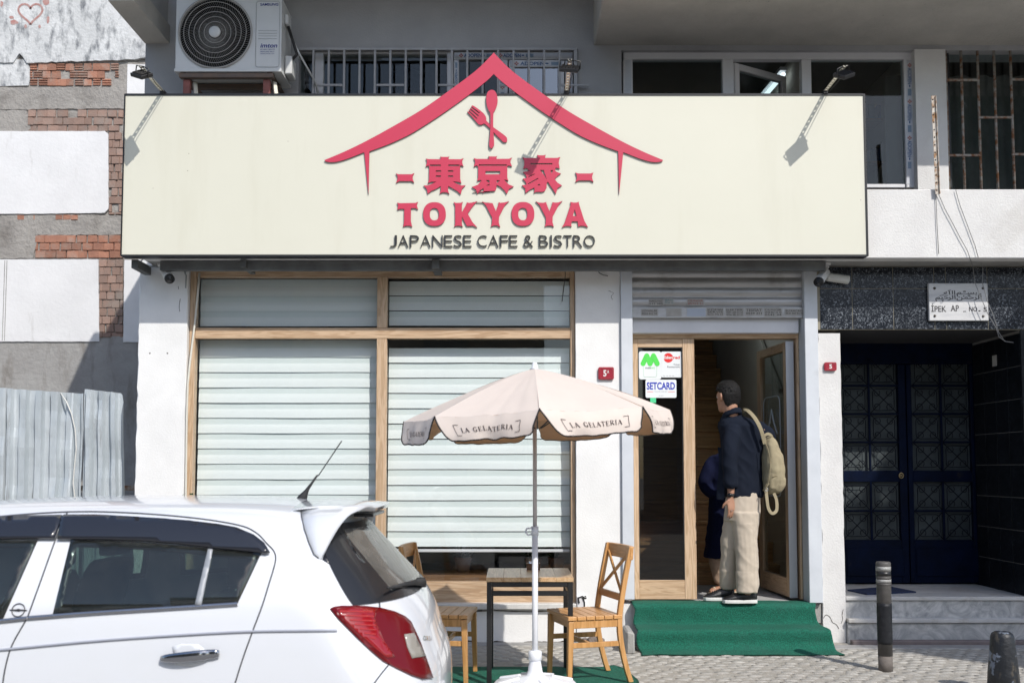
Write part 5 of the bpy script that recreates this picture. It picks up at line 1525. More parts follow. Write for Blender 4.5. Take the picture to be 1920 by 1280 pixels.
def make_chair(label):
    t = thing('wooden_chair', label, 'chair', (0, 0, 0), 'wooden cross back chairs at the cafe table')
    sw, sd, sh, H = .205, .172, .425, .85
    for s in (-1, 1):
        mb = MB(); mb.loft([[V((sd - .005 - a + dx, s * (sw - .02) + b, z)) for a, b in ((-h, -h), (h, -h), (h, h), (-h, h))] for z, h, dx in ((0, .0135, .012), (sh - .03, .019, 0))], sm=False); mb.build('leg', BEECH, t, .003, 2)
        mb = MB(); rgs = []
        for k in range(17):
            f = k / 16; z = H * f - .02 * 0
            x = -sd + .012 - (.085 * max(0, (f - .47) / .53) ** 1.25) - .075 * max(0, (.42 - f) / .42) ** 1.7
            h = .0165
            rgs.append([V((x + a, s * (sw - .018) + b, z)) for a, b in ((-h, -.014), (h, -.014), (h, .014), (-h, .014))])
        mb.loft(rgs, sm=False); mb.build('back_post', BEECH, t, .003, 2)
        mb = MB(); mb.bar((sd - .01, s * (sw - .02), .245), (-sd - .0, s * (sw - .02), .245), .018, .032); mb.build('stretcher', BEECH, t, .002)
        mb = MB(); mb.bar((sd - .018, s * (sw - .02), sh - .05), (-sd + .02, s * (sw - .02), sh - .05), .02, .05); mb.build('seat_rail', BEECH, t, .002)
    for x in (sd - .012, -sd + .012):
        mb = MB(); mb.bar((x, -sw + .035, sh - .05), (x, sw - .035, sh - .05), .02, .05); mb.build('seat_rail', BEECHS, t, .002)
    mb = MB(); mb.bar((.04, -sw + .03, .245), (.04, sw - .03, .245), .018, .03); mb.build('stretcher', BEECHS, t, .002)
    for k in range(6):
        x1 = sd + .018 - k * .0612
        mb = MB(); mb.box(x1 - .0575, x1, -sw, sw, sh - .024, sh)
        mb.build('seat_slat', BEECHS, t, .003, 2)
    bx = lambda z: -sd + .012 - (.085 * max(0, (z / H - .47) / .53) ** 1.25)
    mb = MB(); rg = []
    for k in range(9):
        y = -sw + .0 + (2 * sw) * k / 8; bow = .022 * (1 - (2 * k / 8 - 1) ** 2)
        x = bx(H) - bow
        rg.append([V((x - .012 + .006, y, H - .085)), V((x + .012 + .006, y, H - .085)), V((x + .010, y, H + .002)), V((x - .012, y, H + .002))])
    mb.loft(rg, sm=False); mb.build('crest_rail', BEECHS, t, .005, 2)
    mb = MB(); mb.bar((bx(.53), -sw + .03, .53), (bx(.53), sw - .03, .53), .018, .045); mb.build('lower_back_rail', BEECHS, t, .002)
    for s in (-1, 1):
        mb = MB(); mb.bar((bx(.55) + s * .004, -s * (sw - .035), .55), (bx(.80) + s * .004, s * (sw - .035), .80), .022, .012, (1, 0, 0)); mb.build('cross_bar', BEECH, t, .002)
    return t

ch = make_chair('wooden cross back chair facing left, right of the table on the turf mat')
c2_ = dup(ch)
c2_['label'] = 'wooden cross back chair half hidden behind the white car, left of the table'
ch.location = (.472, -1.385, .014); ch.rotation_euler = (0, 0, PI + math.radians(17))
c2_.location = (-.445, -1.33, .014); c2_.rotation_euler = (0, 0, math.radians(-7))

# ================================================================== parasol
CLOTH = M('parasol_cloth', (.79, .71, .65), .85, col2=(.75, .67, .615), vs=3, bump=.12, bs=500, trans=.22)
CLOTHI = M('parasol_lining', (.80, .58, .38), .9, col2=(.74, .53, .345), vs=6, trans=.40)
PIPING = M('dark_piping', (.018, .014, .014), .7)
PLAST = M('white_plastic', (.74, .76, .80), .35, col2=(.69, .71, .75), vs=5)
PRINT = M('valance_print', (.045, .028, .03), .8)
uy = -1.89; ux_ = X(1003, 1000, uy)
zap = Z(691, uy); RU = .805; HU = .285
par = thing('parasol', 'beige cafe parasol with dark piped valance lettered LA GELATERIA', 'parasol', (ux_, uy, .1))
tiltm = Matrix.Rotation(math.radians(-2.6), 4, 'Y') @ Matrix.Rotation(math.radians(.6), 4, 'X')
A0 = math.radians(-90.6)
def utr(p): return V((ux_, uy, zap)) + (tiltm @ V(p))
def ribp(k, f):
    a = A0 + k * PI / 4; r = RU * f
    return V((r * math.cos(a), r * math.sin(a), -HU * (f ** 1.22)))
def canopy(k, s, f, inn=0.0):
    a, b = ribp(k, f), ribp(k + 1, f)
    p = a.lerp(b, s)
    sag = math.sin(PI * s) * f
    p.z -= .016 * sag + inn; p *= 1 - .012 * sag
    wr_ = noise.noise(V((p.x * 3, p.y * 3, k * 2.0))) * .007 * f + .0065 * f * noise.noise(V((s * 11, f * 1.8, k))) - .006 * f * (1 - abs(2 * s - 1)) ** .5 * abs(noise.noise(V((s * 6, f * 5, k + 9))))
    p.z += wr_
    return p
VH = .132
def val(k, s, t, off=0.0):
    """valance of gore k: s along the edge, t down"""
    qa, qb = .135 * min(1, t * 1.15) ** 1.15, .045 * min(1, t * 1.5)
    q = qa + (1 - qa - qb) * s
    p = canopy(k, q, 1.0)
    am = A0 + (k + .5) * PI / 4
    out = V((math.cos(am), math.sin(am), 0)); tan = V((-out.y, out.x, 0))
    wave = .020 * noise.noise(V((q * 5.0, k * 3.1, t * 1.2))) * t + .008 * math.sin(q * 17 + k) * t
    p = p + out * (.010 * math.sin(t * PI) + .030 * t * (1 if k in (6, 7, 0, 1) else .6) + wave + off)
    p.z -= VH * t * (1 + .03 * math.sin(k * 2.3))
    if k == 5:                      # the left hand panel has been blown up and curls outwards
        cu = max(0, 1 - q * 1.25) * max(0, t - .25)
        p = p + out * .07 * cu + V((0, 0, .085 * cu)) + tan * (.05 * max(0, q - .6) * t)
    return p
can = MB()
for k in range(8):
    can.grid(lambda u, v: utr(canopy(k, u, .03 + .97 * v)), 16, 14, 0)
    g = MB(); g.grid(lambda u, v: utr(canopy(k, u, .03 + .97 * v, .004)), 16, 14, 0)
    can.add(g.v, [f[::-1] for f in g.f], 1, True)
canopy_o = can.build('canopy', [CLOTH, CLOTHI], par)
for k in range(8):
    mb = MB()
    rim = lambda t: (1 - max(0, (t - .74) / .26) ** 2 * .0)
    def vf(u, v, off=0.0):
        # rounded lower corners
        e = abs(2 * u - 1); drop = 1 - (max(0, e - .86) / .14) ** 2 * .16
        return utr(val(k, u, v * drop, off))
    mb.grid(lambda u, v: vf(u, v), 30, 8, 0)
    g = MB(); g.grid(lambda u, v: vf(u, v, -.004), 30, 8); mb.add(g.v, [f[::-1] for f in g.f], 1, True)
    vo = mb.build('valance', [CLOTH, CLOTHI], canopy_o)
    # make the outside face outwards
    mb = MB()
    edge = [vf(0, v / 10) for v in range(11)] + [vf(u / 30, 1) for u in range(1, 31)] + [vf(1, 1 - v / 10) for v in range(1, 11)]
    mb.tube(edge, .0042, 6, closed=False); mb.build('piping', PIPING, canopy_o)
    # printed lettering in a bracket frame
    mb = MB()
    L0 = 2 * RU * math.sin(PI / 8)
    def on_val(a, b, off=.0030):        # metres from the centre of the panel
        return utr(val(k, .5 + a / (L0 * .86), .56 - b / VH, off))
    def stroke(pts, w_):
        for (x0, y0), (x1, y1) in zip(pts, pts[1:]):
            n = max(1, int(math.hypot(x1 - x0, y1 - y0) / .02)); d = V((x1 - x0, y1 - y0, 0)).normalized(); s_ = V((-d.y, d.x, 0)) * w_ / 2
            for i in range(n):
                a_, b_ = (x0 + (x1 - x0) * i / n, y0 + (y1 - y0) * i / n), (x0 + (x1 - x0) * (i + 1) / n, y0 + (y1 - y0) * (i + 1) / n)
                mb.add([on_val(a_[0] - s_.x, a_[1] - s_.y), on_val(b_[0] - s_.x, b_[1] - s_.y), on_val(b_[0] + s_.x, b_[1] + s_.y), on_val(a_[0] + s_.x, a_[1] + s_.y)], [(0, 1, 2, 3)])
    for s in (-1, 1): stroke([(s * .158, .029), (s * .186, .029), (s * .186, -.029), (s * .158, -.029)], .0028)
    G_ = {  # serif capitals as (thin / thick) strokes on a unit cell: (x0,y0,x1,y1,width)
        'L': (.62, [(.16, 0, .16, 1, .15), (.02, .02, .56, .02, .05), (.56, .0, .56, .25, .05), (.04, .98, .30, .98, .05)]),
        'A': (.86, [(.08, .0, .43, 1.0, .07), (.40, 1.0, .74, .0, .16), (.2, .34, .62, .34, .05), (.0, .02, .2, .02, .05), (.62, .02, .88, .02, .05)]),
        'G': (.86, [(.70, .82, .55, .96, .07), (.55, .96, .36, .97, .08), (.36, .97, .18, .82, .11), (.18, .82, .12, .5, .15), (.12, .5, .19, .17, .14), (.19, .17, .37, .03, .10), (.37, .03, .6, .05, .07), (.66, .02, .66, .42, .14), (.5, .42, .8, .42, .05), (.72, .98, .72, .72, .05)]),
        'E': (.70, [(.16, 0, .16, 1, .15), (.02, .02, .60, .02, .05), (.02, .98, .56, .98, .05), (.16, .52, .44, .52, .05), (.60, .0, .60, .24, .05), (.56, 1.0, .56, .78, .05), (.44, .40, .44, .64, .05)]),
        'T': (.72, [(.36, 0, .36, 1, .15), (.04, .97, .68, .97, .06), (.04, 1.0, .04, .76, .05), (.68, 1.0, .68, .76, .05), (.22, .02, .50, .02, .05)]),
        'R': (.82, [(.16, 0, .16, 1, .15), (.02, .98, .45, .98, .05), (.45, .97, .6, .86, .08), (.6, .86, .6, .64, .14), (.6, .64, .45, .52, .08), (.16, .51, .45, .51, .05), (.38, .5, .72, .02, .15), (.02, .02, .30, .02, .05), (.64, .02, .84, .02, .05)]),
        'I': (.36, [(.18, 0, .18, 1, .15), (.03, .02, .33, .02, .05), (.03, .98, .33, .98, .05)]), ' ': (.40, [])}
    txt = 'LA GELATERIA'; sp = .16
    tw = sum(G_[c][0] + sp for c in txt) - sp
    hL = .0255; kk = .300 / tw
    xx_ = -.150
    lay = 0
    for c in txt:
        for (x0, y0, x1, y1, w_) in G_[c][1]:
            d = V((x1 - x0, y1 - y0, 0)).normalized(); s_ = V((-d.y, d.x, 0)) * w_ / 2 * 1.1
            lay = (lay + 1) % 6; of = .0026 + .00012 * lay
            P4 = [(x0 - s_.x, y0 - s_.y), (x1 - s_.x, y1 - s_.y), (x1 + s_.x, y1 + s_.y), (x0 + s_.x, y0 + s_.y)]
            mb.add([on_val(xx_ + a * kk, -hL / 2 + b * hL, of) for a, b in P4], [(0, 1, 2, 3)])
        xx_ += (G_[c][0] + sp) * kk
    mb.build('lettering', PRINT, canopy_o, kind='stuff')
for k in range(8):
    mb = MB(); mb.tube([utr(ribp(k, f) + V((0, 0, -.012))) for f in (.06, .3, .6, .8, .99)], .005, 5)
    mb.tube([utr(ribp(k, .5) + V((0, 0, -.016))), utr(V((0.0, 0, -.36)) + ribp(k, .04) * .6)], .004, 5); mb.build('rib', BLACK, par)
mb = MB(); mb.lathe([(.0, .034), (.011, .034), (.016, .026), (.020, .0), (.034, -.010)], utr((0, 0, .004)), 16); mb.build('finial', PLAST, par)
zj = Z(994, uy)
mb = MB(); mb.cyl((ux_, uy, zj - .02), (ux_, uy, zap - .01), .0125, n=14); mb.build('upper_pole', M('pole_shaded_metal', (.55, .51, .50), .4, .2), par)  # greyer than the lower pole: canopy shade put into the colour
mb = MB(); mb.cyl((ux_, uy, .10), (ux_, uy, zj), .0175, n=16); mb.build('lower_pole', PLAST, par)
mb = MB(); mb.cyl((ux_, uy, zj - .03), (ux_, uy, zj + .025), .0215, n=16); mb.tube([(ux_ - .018, uy - .01, zj + .015), (ux_ - .05, uy - .012, zj + .012), (ux_ - .056, uy - .012, zj - .01), (ux_ - .04, uy - .012, zj - .028), (ux_ - .02, uy - .01, zj - .02)], .006, 6); mb.build('clamp_knob', PLAST, par)
zg = gz(uy)
bas = thing('parasol_stand', 'round white plastic ballast base holding the parasol pole', 'parasol stand', (ux_, uy, zg))
mb = MB(); mb.lathe([(.262, 0), (.268, .03), (.262, .070), (.235, .098), (.14, .118), (.075, .130), (.052, .140), (.043, .165), (.034, .22), (.030, .255)], (ux_, uy, zg), 40)
mb.build('shell', PLAST, bas)
for k in range(8):
    a = k * PI / 4 + .3
    mb = MB(); mb.bar((ux_ + .10 * math.cos(a), uy + .10 * math.sin(a), zg + .124), (ux_ + .235 * math.cos(a), uy + .235 * math.sin(a), zg + .096), .030, .022); mb.build('moulded_rib', PLAST, bas, .005, 2)
mb = MB(); mb.lathe([(.0335, 0), (.040, .004), (.040, .05), (.034, .056), (.0185, .058)], (ux_, uy, zg + .225), 20); mb.build('collar', PLAST, bas)

# ================================================================== bollards
def bollard_a():
    y = -1.085; x = X(1660.5, 1250, y)
    t = thing('bollard', 'slim grey metal bollard wrapped in black tape with worn reflective bands', 'bollard', (x, y, 0))
    zb = lambda py: Z(py, y)
    GM = M('bollard_grey', (.11, .105, .10), .6, .2, col2=(.065, .06, .058), vs=14, bump=.2, bs=60)
    mb = MB(); mb.lathe([(.046, -.02), (.047, zb(1228))], (x, y, 0), 20); mb.build('foot', M('bollard_foot', (.15, .13, .115), .8, col2=(.10, .088, .08), vs=14, bump=.3, bs=50), t)
    mb = MB(); mb.lathe([(.0475, zb(1228) + .001), (.0475, zb(1060)), (.0485, zb(1058)), (.0485, zb(1055)), (.044, zb(1052.5)), (0, zb(1052))], (x, y, 0), 20); mb.build('tube', GM, t)
    mb = MB(); n = 24
    rg = []
    for j in range(15):
        z = zb(1206) + (zb(1130) - zb(1206)) * j / 14
        rg.append([V((x + (.0488 + .0025 * abs(noise.noise(V((k, j * .6, 2))))) * math.cos(2 * PI * k / n), y + .0488 * math.sin(2 * PI * k / n) * (1 + .04 * noise.noise(V((k, j * .6, 5)))), z + (.006 * noise.noise(V((k * .8, 0, j))) if j in (0, 14) else 0))) for k in range(n)])
    mb.loft(rg); mb.build('tape_wrap', M('black_tape', (.008, .009, .012), .5, spec=.3, col2=(.02, .021, .024), vs=20, bump=.4, bs=40), t)
    for a, b, m in ((1069, 1061, M('reflective_grey', (.34, .34, .33), .5, col2=(.2, .2, .19), vs=30)), (1078, 1070.5, BLACK), (1084, 1080, GM), (1091, 1085, M('reflective_worn', (.36, .36, .35), .5, col2=(.16, .155, .15), vs=24))):
        mb = MB(); mb.lathe([(.0482, zb(a)), (.0488, zb(a)), (.0488, zb(b)), (.0482, zb(b))], (x, y, 0), 24); mb.build('band', m, t)
    mb = MB(); mb.lathe([(.048, zb(1096)), (.0505, zb(1095)), (.0505, zb(1093)), (.048, zb(1092))], (x, y, 0), 24); mb.build('ring', GM, t)
bollard_a()
y = -1.75; x = X(1880, 1220, y); ztp = Z(1182, y)
t = thing('bollard', 'stout tapered bollard with chipped black and blue grey paint, nearest the street', 'bollard', (x, y, gz(y)))
mb = MB(); mb.lathe([(.095, gz(y) - .02), (.088, gz(y) + .12), (.073, ztp - .10), (.0675, ztp - .035), (.060, ztp - .016), (.042, ztp - .004), (0, ztp)], (x, y, 0), 32)
mb.build('post', M('chipped_paint', (.010, .012, .016), .45, col2=(.17, .20, .25), vs=9, lo=.56, hi=.6, bump=.7, bs=9, bdist=.02, dirt=(.07, .06, .045), ds=14, dlo=.58, dhi=.66, streak=(1, 1, .4)), t)

# ================================================================== car
CARW = M('car_white_paint', (.68, .705, .75), .28, coat=1.0, dirt=(.66, .68, .70), ds=1.2, dlo=.5, dhi=.9)
CGLASS = glass('car_glass', (.56, .64, .61), k=2.6, dust=.03)
CDARK = M('car_black_trim', (.016, .017, .020), .35, coat=.3)
VISOR = M('wind_deflector', (.018, .020, .028), .22, coat=.6)
SEAM = M('panel_gap', (.06, .065, .075), .6)
CINT = M('car_interior', (.035, .035, .038), .85)
CYC, ROADZ = -2.615, -.27
car = thing('parked_car', 'white five door hatchback parked with its tail towards the cafe table', 'car', (-2.3, CYC, ROADZ))
LV = [  # z, half width, x rear, x start of rear corner, exponent, x front, x start of front corner
    (-.09, .815, -.40, -.80, 3.2, -4.20, -3.6), (.06, .848, -.335, -.74, 3.2, -4.28, -3.65), (.20, .856, -.322, -.72, 3.0, -4.30, -3.65), (.38, .858, -.330, -.76, 2.8, -4.26, -3.60),
    (.52, .855, -.372, -.84, 2.6, -4.18, -3.5), (.63, .846, -.405, -.90, 2.5, -4.02, -3.4), (.72, .832, -.452, -.96, 2.45, -3.84, -3.3), (.79, .812, -.505, -1.02, 2.4, -3.60, -3.15),
    (.90, .766, -.60, -1.10, 2.4, -3.42, -3.0), (1.00, .718, -.69, -1.18, 2.4, -3.26, -2.85), (1.08, .672, -.76, -1.24, 2.4, -3.11, -2.7), (1.135, .618, -.83, -1.30, 2.4, -3.00, -2.6),
    (1.175, .53, -.92, -1.35, 2.3, -2.92, -2.5), (1.200, .40, -1.02, -1.4, 2.2, -2.82, -2.4), (1.215, .22, -1.15, -1.45, 2.2, -2.65, -2.2), (1.220, .04, -1.3, -1.5, 2.0, -2.3, -1.9)]
def lvl(s):
    n = len(LV) - 1; i = min(int(s * n), n - 1); f = s * n - i
    p0, p1, p2, p3 = LV[max(i - 1, 0)], LV[i], LV[i + 1], LV[min(i + 2, n)]
    return tuple(.5 * ((2 * b) + (-a + c) * f + (2 * a - 5 * b + 4 * c - d) * f * f + (-a + 3 * b - 3 * c + d) * f ** 3) for a, b, c, d in zip(p0, p1, p2, p3))
def cpt(t, s):
    """t: -1 far-side front ... 0 rear centre ... 1 near-side front"""
    z, w_, xr, xs, nr, xf, xfs = lvl(s)
    a = abs(t); sg = -1 if t >= 0 else 1
    if a < .34:
        q = a / .34 * PI / 2
        x = xs + (xr - xs) * max(0, math.cos(q)) ** (2 / nr); y = w_ * max(0, math.sin(q)) ** (2 / nr)
    elif a < .86:
        x = xs + (xfs - xs) * (a - .34) / .52; y = w_
    else:
        q = (a - .86) / .14 * PI / 2
        x = xfs + (xf - xfs) * max(0, math.sin(q)) ** (2 / 2.2); y = w_ * max(0, math.cos(q)) ** (2 / 2.2)
    g = (x + 1.75) / 1.4
    z -= .042 * min(1.0, g * g) * max(0, (z - .80) / .42)
    y *= 1 - .020 * max(0, (-x - 2.2) / 2) ** 2
    # side feature line
    return V((x, CYC + sg * y, z))
NT, NL = 300, 110
bv = []
for j in range(NL + 1):
    for i in range(NT):
        bv.append(cpt(-1 + 2 * i / NT, j / NL))
bf = [(j * NT + i, j * NT + (i + 1) % NT, (j + 1) * NT + (i + 1) % NT, (j + 1) * NT + i) for j in range(NL) for i in range(NT)]
bf.append(tuple(NL * NT + i for i in range(NT)))
bvh = BVHTree.FromPolygons(bv, [f for f in bf])
EYE = V((0, CY, CZ))
def hit(px, py):
    h = bvh.ray_cast(EYE, ray(px, py))
    if h[0] is None: return None, None
    n = h[1]
    return h[0], (n if n.dot(ray(px, py)) < 0 else -n)
def inside(p, poly):
    c = False
    for (x0, y0), (x1, y1) in zip(poly, poly[1:] + poly[:1]):
        if (y0 > p[1]) != (y1 > p[1]) and p[0] < (x1 - x0) * (p[1] - y0) / (y1 - y0) + x0: c = not c
    return c
def inset(poly, d):
    n = len(poly); ar = sum(poly[i][0] * poly[(i + 1) % n][1] - poly[(i + 1) % n][0] * poly[i][1] for i in range(n)); sg = 1 if ar > 0 else -1
    out = []
    for i in range(n):
        p0, p1, p2 = V((*poly[i - 1], 0)), V((*poly[i], 0)), V((*poly[(i + 1) % n], 0))
        d1, d2 = (p1 - p0).normalized(), (p2 - p1).normalized()
        n1, n2 = V((-d1.y, d1.x, 0)) * sg, V((-d2.y, d2.x, 0)) * sg
        m = (n1 + n2); m = m / max(m.length_squared / 2, .5)
        out.append((p1.x + m.x * d, p1.y + m.y * d))
    return out
def skinpatch(mb, poly, off=.003, th=.006, hole=None, mi=0, step=14):
    """piece of trim or glass with real thickness lying on the body; outline measured on the photograph"""
    def dens(l):
        o = []
        for (x0, y0), (x1, y1) in zip(l, l[1:] + l[:1]):
            n = max(1, int(math.hypot(x1 - x0, y1 - y0) / step))
            o += [(x0 + (x1 - x0) * k / n, y0 + (y1 - y0) * k / n) for k in range(n)]
        return o
    loops = [dens(poly)] + ([dens(hole)] if hole else [])
    pts = []; edges = []
    for l in loops:
        b = len(pts); pts += l; edges += [(b + i, b + (i + 1) % len(l)) for i in range(len(l))]
    xs = [p[0] for p in poly]; ys_ = [p[1] for p in poly]
    y_ = min(ys_) + step / 2
    ins = inset(poly, step * .4)
    while y_ < max(ys_):
        x_ = min(xs) + step / 2
        while x_ < max(xs):
            if inside((x_, y_), ins) and not (hole and inside((x_, y_), hole)): pts.append((x_, y_))
            x_ += step
        y_ += step
    v2, e2, f2, *_ = delaunay_2d_cdt([V((a, b)) for a, b in pts], edges, [], 0, 1e-4)
    wp = []; nn = []
    for v_ in v2:
        h, n = hit(v_.x, v_.y)
        if h is None:
            k = 1
            while h is None and k < 60:
                h, n = hit(v_.x - k * .7, v_.y + k * .25); k += 1
            if h is None: h, n = V((-.4, CYC, .5)), V((1, 0, 0))
        wp.append(h); nn.append(n)
    fs = []
    for f in f2:
        c = sum((V((v2[i].x, v2[i].y)) for i in f), V((0, 0))) / len(f)
        if inside((c.x, c.y), poly) and not (hole and inside((c.x, c.y), hole)):
            q = (wp[f[1]] - wp[f[0]]).cross(wp[f[2]] - wp[f[0]])
            fs.append(tuple(f) if q.dot(nn[f[0]]) > 0 else tuple(f)[::-1])
    n = len(wp)
    cnt = {}
    for f in fs:
        for i in range(len(f)): cnt[(f[i], f[(i + 1) % len(f)])] = 1
    allf = fs + [tuple(i + n for i in f[::-1]) for f in fs] + [(a, n + a, n + b, b) for a, b in cnt if (b, a) not in cnt]
    mb.add([p + q * (off + th) for p, q in zip(wp, nn)] + [p + q * (off - .001) for p, q in zip(wp, nn)], allf, mi, False)
    for i in range(len(mb.f) - len(allf), len(mb.f) - len(allf) + len(fs)): mb.s[i] = True
    return mb
def ribbon(mb, pts, w_, off=.001, th=.002, mi=0, n=5):
    pts = smooth(pts, n)
    L, Rr = [], []
    for i, p in enumerate(pts):
        a, b = pts[max(i - 1, 0)], pts[min(i + 1, len(pts) - 1)]
        d = V((b[0] - a[0], b[1] - a[1], 0)).normalized()
        L.append((p[0] - d.y * w_ / 2, p[1] + d.x * w_ / 2)); Rr.append((p[0] + d.y * w_ / 2, p[1] - d.x * w_ / 2))
    vs = []; ok = []
    for l, r_ in zip(L, Rr):
        (h0, n0), (h1, n1) = hit(*l), hit(*r_)
        if h0 is None or h1 is None: continue
        nn = n0
        vs += [h0 + n0 * -.002, h0 + n0 * (off + th), h1 + n1 * (off + th), h1 + n1 * -.002]
    m = len(vs) // 4
    fs = []
    for i in range(m - 1):
        for k in range(3): fs.append((4 * i + k, 4 * i + k + 1, 4 * i + 5 + k, 4 * i + 4 + k))
    mb.add(vs, fs, mi, True)
WREAR = [(133, 1012), (200, 1014), (267, 1017), (340, 1023), (395, 1029), (440, 1032), (490, 1037), (446, 1130), (360, 1136), (230, 1145), (99, 1153)]
WFRNT = [(-190, 1040), (-120, 1024), (-40, 1014), (71, 1013), (6, 1160), (-120, 1172), (-260, 1184)]
GREAR = [(636, 994), (652, 976), (676, 968), (700, 980), (722, 1006), (758, 1050), (796, 1092), (815, 1121), (806, 1130), (762, 1129), (729, 1122), (708, 1114), (655, 1081), (604, 1050), (612, 1030)]
FAR_P = []
holes = [inset(WREAR, 9), inset(WFRNT, 9)]
def cut_face(f):
    c = sum((bv[i] for i in f), V((0, 0, 0))) / len(f)
    m = V((c.x, 2 * CYC - c.y, c.z))
    for q in (c, m):
        if q.y > CYC + .02 and q.x < -.75: continue
        p = proj(q)
        if q.z > .55:
            for h_ in holes:
                if inside(p, h_) :
                    return True
    # windscreen
    if -3.52 < c.x < -3.10 and .80 < c.z < 1.06 and abs(c.y - CYC) < .62: return True
    # rear screen, whole width
    if c.x > -.90 and .80 < c.z < 1.06 and abs(c.y - CYC) < .50: return True
    return False
mb = MB(); mb.add(bv, [f for f in bf if not cut_face(f)], 0, True)
body = mb.build('body', CARW, car, recalc=False)
body.data.update()
# floor pan and trim under the body
mb = MB(); mb.box(-4.15, -.5, CYC - .78, CYC + .78, -.11, -.02); mb.build('underbody', BLACKR, car)
for nm, poly, ins_ in (('rear_door_window', WREAR, 5), ('front_door_window', WFRNT, 5)):
    mb = MB(); skinpatch(mb, poly, .001, .003, hole=inset(poly, 13), mi=0); o = mb.build('window_surround', CDARK, car)
    mb = MB(); skinpatch(mb, inset(poly, 1.2), .0025, .004); g_ = mb.build('window_glass', CGLASS, car)
    # the same window on the far side
    for o_ in (o, g_):
        q = o_.copy(); q.data = o_.data.copy(); COL.objects.link(q)
        off = ORI[car.name]
        for v_ in q.data.vertices: v_.co.y = 2 * CYC - (v_.co.y + off.y) - off.y
        q.data.flip_normals(); q.parent = car
# rear screen: dark corner panel and glass round the back
QP = [(604, 1049), (611, 1030), (624, 1003), (634, 994), (650, 1003), (662, 1020), (688, 1062), (706, 1090), (729, 1120), (708, 1114), (655, 1081)]
mb = MB(); skinpatch(mb, QP, .0005, .002, step=9); mb.build('quarter_panel', VISOR, car)
mb = MB()
gp = []
for j in range(13):
    s_ = .44 + j / 12 * .245
    for i in range(41): gp.append(cpt((i - 20) / 20 * .168, s_) + V((.004, 0, .002)))
mb.add(gp, [(j * 41 + i, j * 41 + i + 1, (j + 1) * 41 + i + 1, (j + 1) * 41 + i) for j in range(12) for i in range(40)], 0, True)
mb.build('rear_screen', glass('rear_screen_glass', (.34, .36, .36), k=1.8, dust=.35), car)
mb = MB()
def rs(t, s, d): return cpt(t, s) + V((d, 0, d * .5))
for t0, t1 in ((-.240, -.132), (.132, .240)):
    mb.grid(lambda u, v: rs((t0 + (t1 - t0) * u) * (1 - .24 * v * v if abs(t0 + (t1 - t0) * u) > .15 else 1), .425 + .265 * v, .0075), 14, 18)
mb.grid(lambda u, v: rs(-.132 + .264 * u, .425 + .035 * v, .006), 30, 2); mb.grid(lambda u, v: rs(-.132 + .264 * u, .665 + .03 * v, .006), 30, 2)
mb.build('screen_border', CDARK, car)
wsp = MB(); wsp.grid(lambda u, v: V((-3.56 + .48 * v, CYC - .64 + 1.28 * u, .79 + .28 * v)) + V((-.10 * (1 - (2 * u - 1) ** 2), 0, .03 * (1 - (2 * u - 1) ** 2))), 16, 8); wsp.build('windscreen', CGLASS, car)
# wind deflectors, belt chrome, mouldings, seams
VR = [(117, 972), (123, 970), (180, 970), (237, 972.5), (300, 976), (356, 980), (410, 986), (445, 992), (477, 1005), (496, 1020), (507, 1038), (500, 1040), (470, 1036), (440, 1033), (395, 1028.5), (330, 1021), (267, 1016), (190, 1013.5), (110, 1013)]
VF = [(-230, 1036), (-150, 996), (-60, 980), (30, 972), (118, 970.5), (112, 990), (104, 1012), (40, 1012), (-40, 1014), (-120, 1024)]
for nm, p in (('wind_deflector', VR), ('wind_deflector', VF)):
    mb = MB(); skinpatch(mb, p, .012, .008, step=10); mb.build(nm, VISOR, car)
mb = MB(); skinpatch(mb, [(391, 1029), (400, 1030), (378.5, 1134), (366, 1135)], .003, .007, step=8); mb.build('window_divider', M('grey_trim', (.32, .34, .37), .4), car)
mb = MB(); ribbon(mb, [(-260, 1185), (-120, 1175), (6, 1163), (52, 1158)], 7, .003, .006); ribbon(mb, [(53.5, 1157.8), (170, 1149), (300, 1141), (446, 1132)], 7, .003, .006); mb.build('belt_trim', M('satin_chrome', (.42, .43, .47), .25, .9), car)
mb = MB(); ribbon(mb, [(-200, 1236), (0, 1217.5), (200, 1199), (430, 1184.5), (560, 1181.5), (632, 1181.5)], 4.5, .001, .005); mb.build('side_moulding', M('moulding_grey', (.34, .36, .42), .4), car)
SE = [[(-200, 1003), (-60, 978), (0, 968), (128, 959.5), (237, 961), (356, 970), (445, 983.5), (480, 998), (500, 1018), (513, 1032), (517, 1046), (513, 1066), (505, 1092), (492, 1134), (474, 1182), (455, 1235), (438, 1290), (425, 1340)],
      [(126.5, 960), (115, 985), (101, 1020), (76, 1090), (52, 1156)], [(50, 1160), (36, 1184), (26, 1202), (17, 1224), (8, 1262), (2, 1310)],
      [(709, 1116), (711, 1128), (712, 1141)], [(729, 1245), (715, 1262), (701, 1281), (690, 1300)]]
mb = MB()
for s_ in SE: ribbon(mb, s_, 2.6, .0005, .0012)
mb.build('panel_seam', SEAM, car)
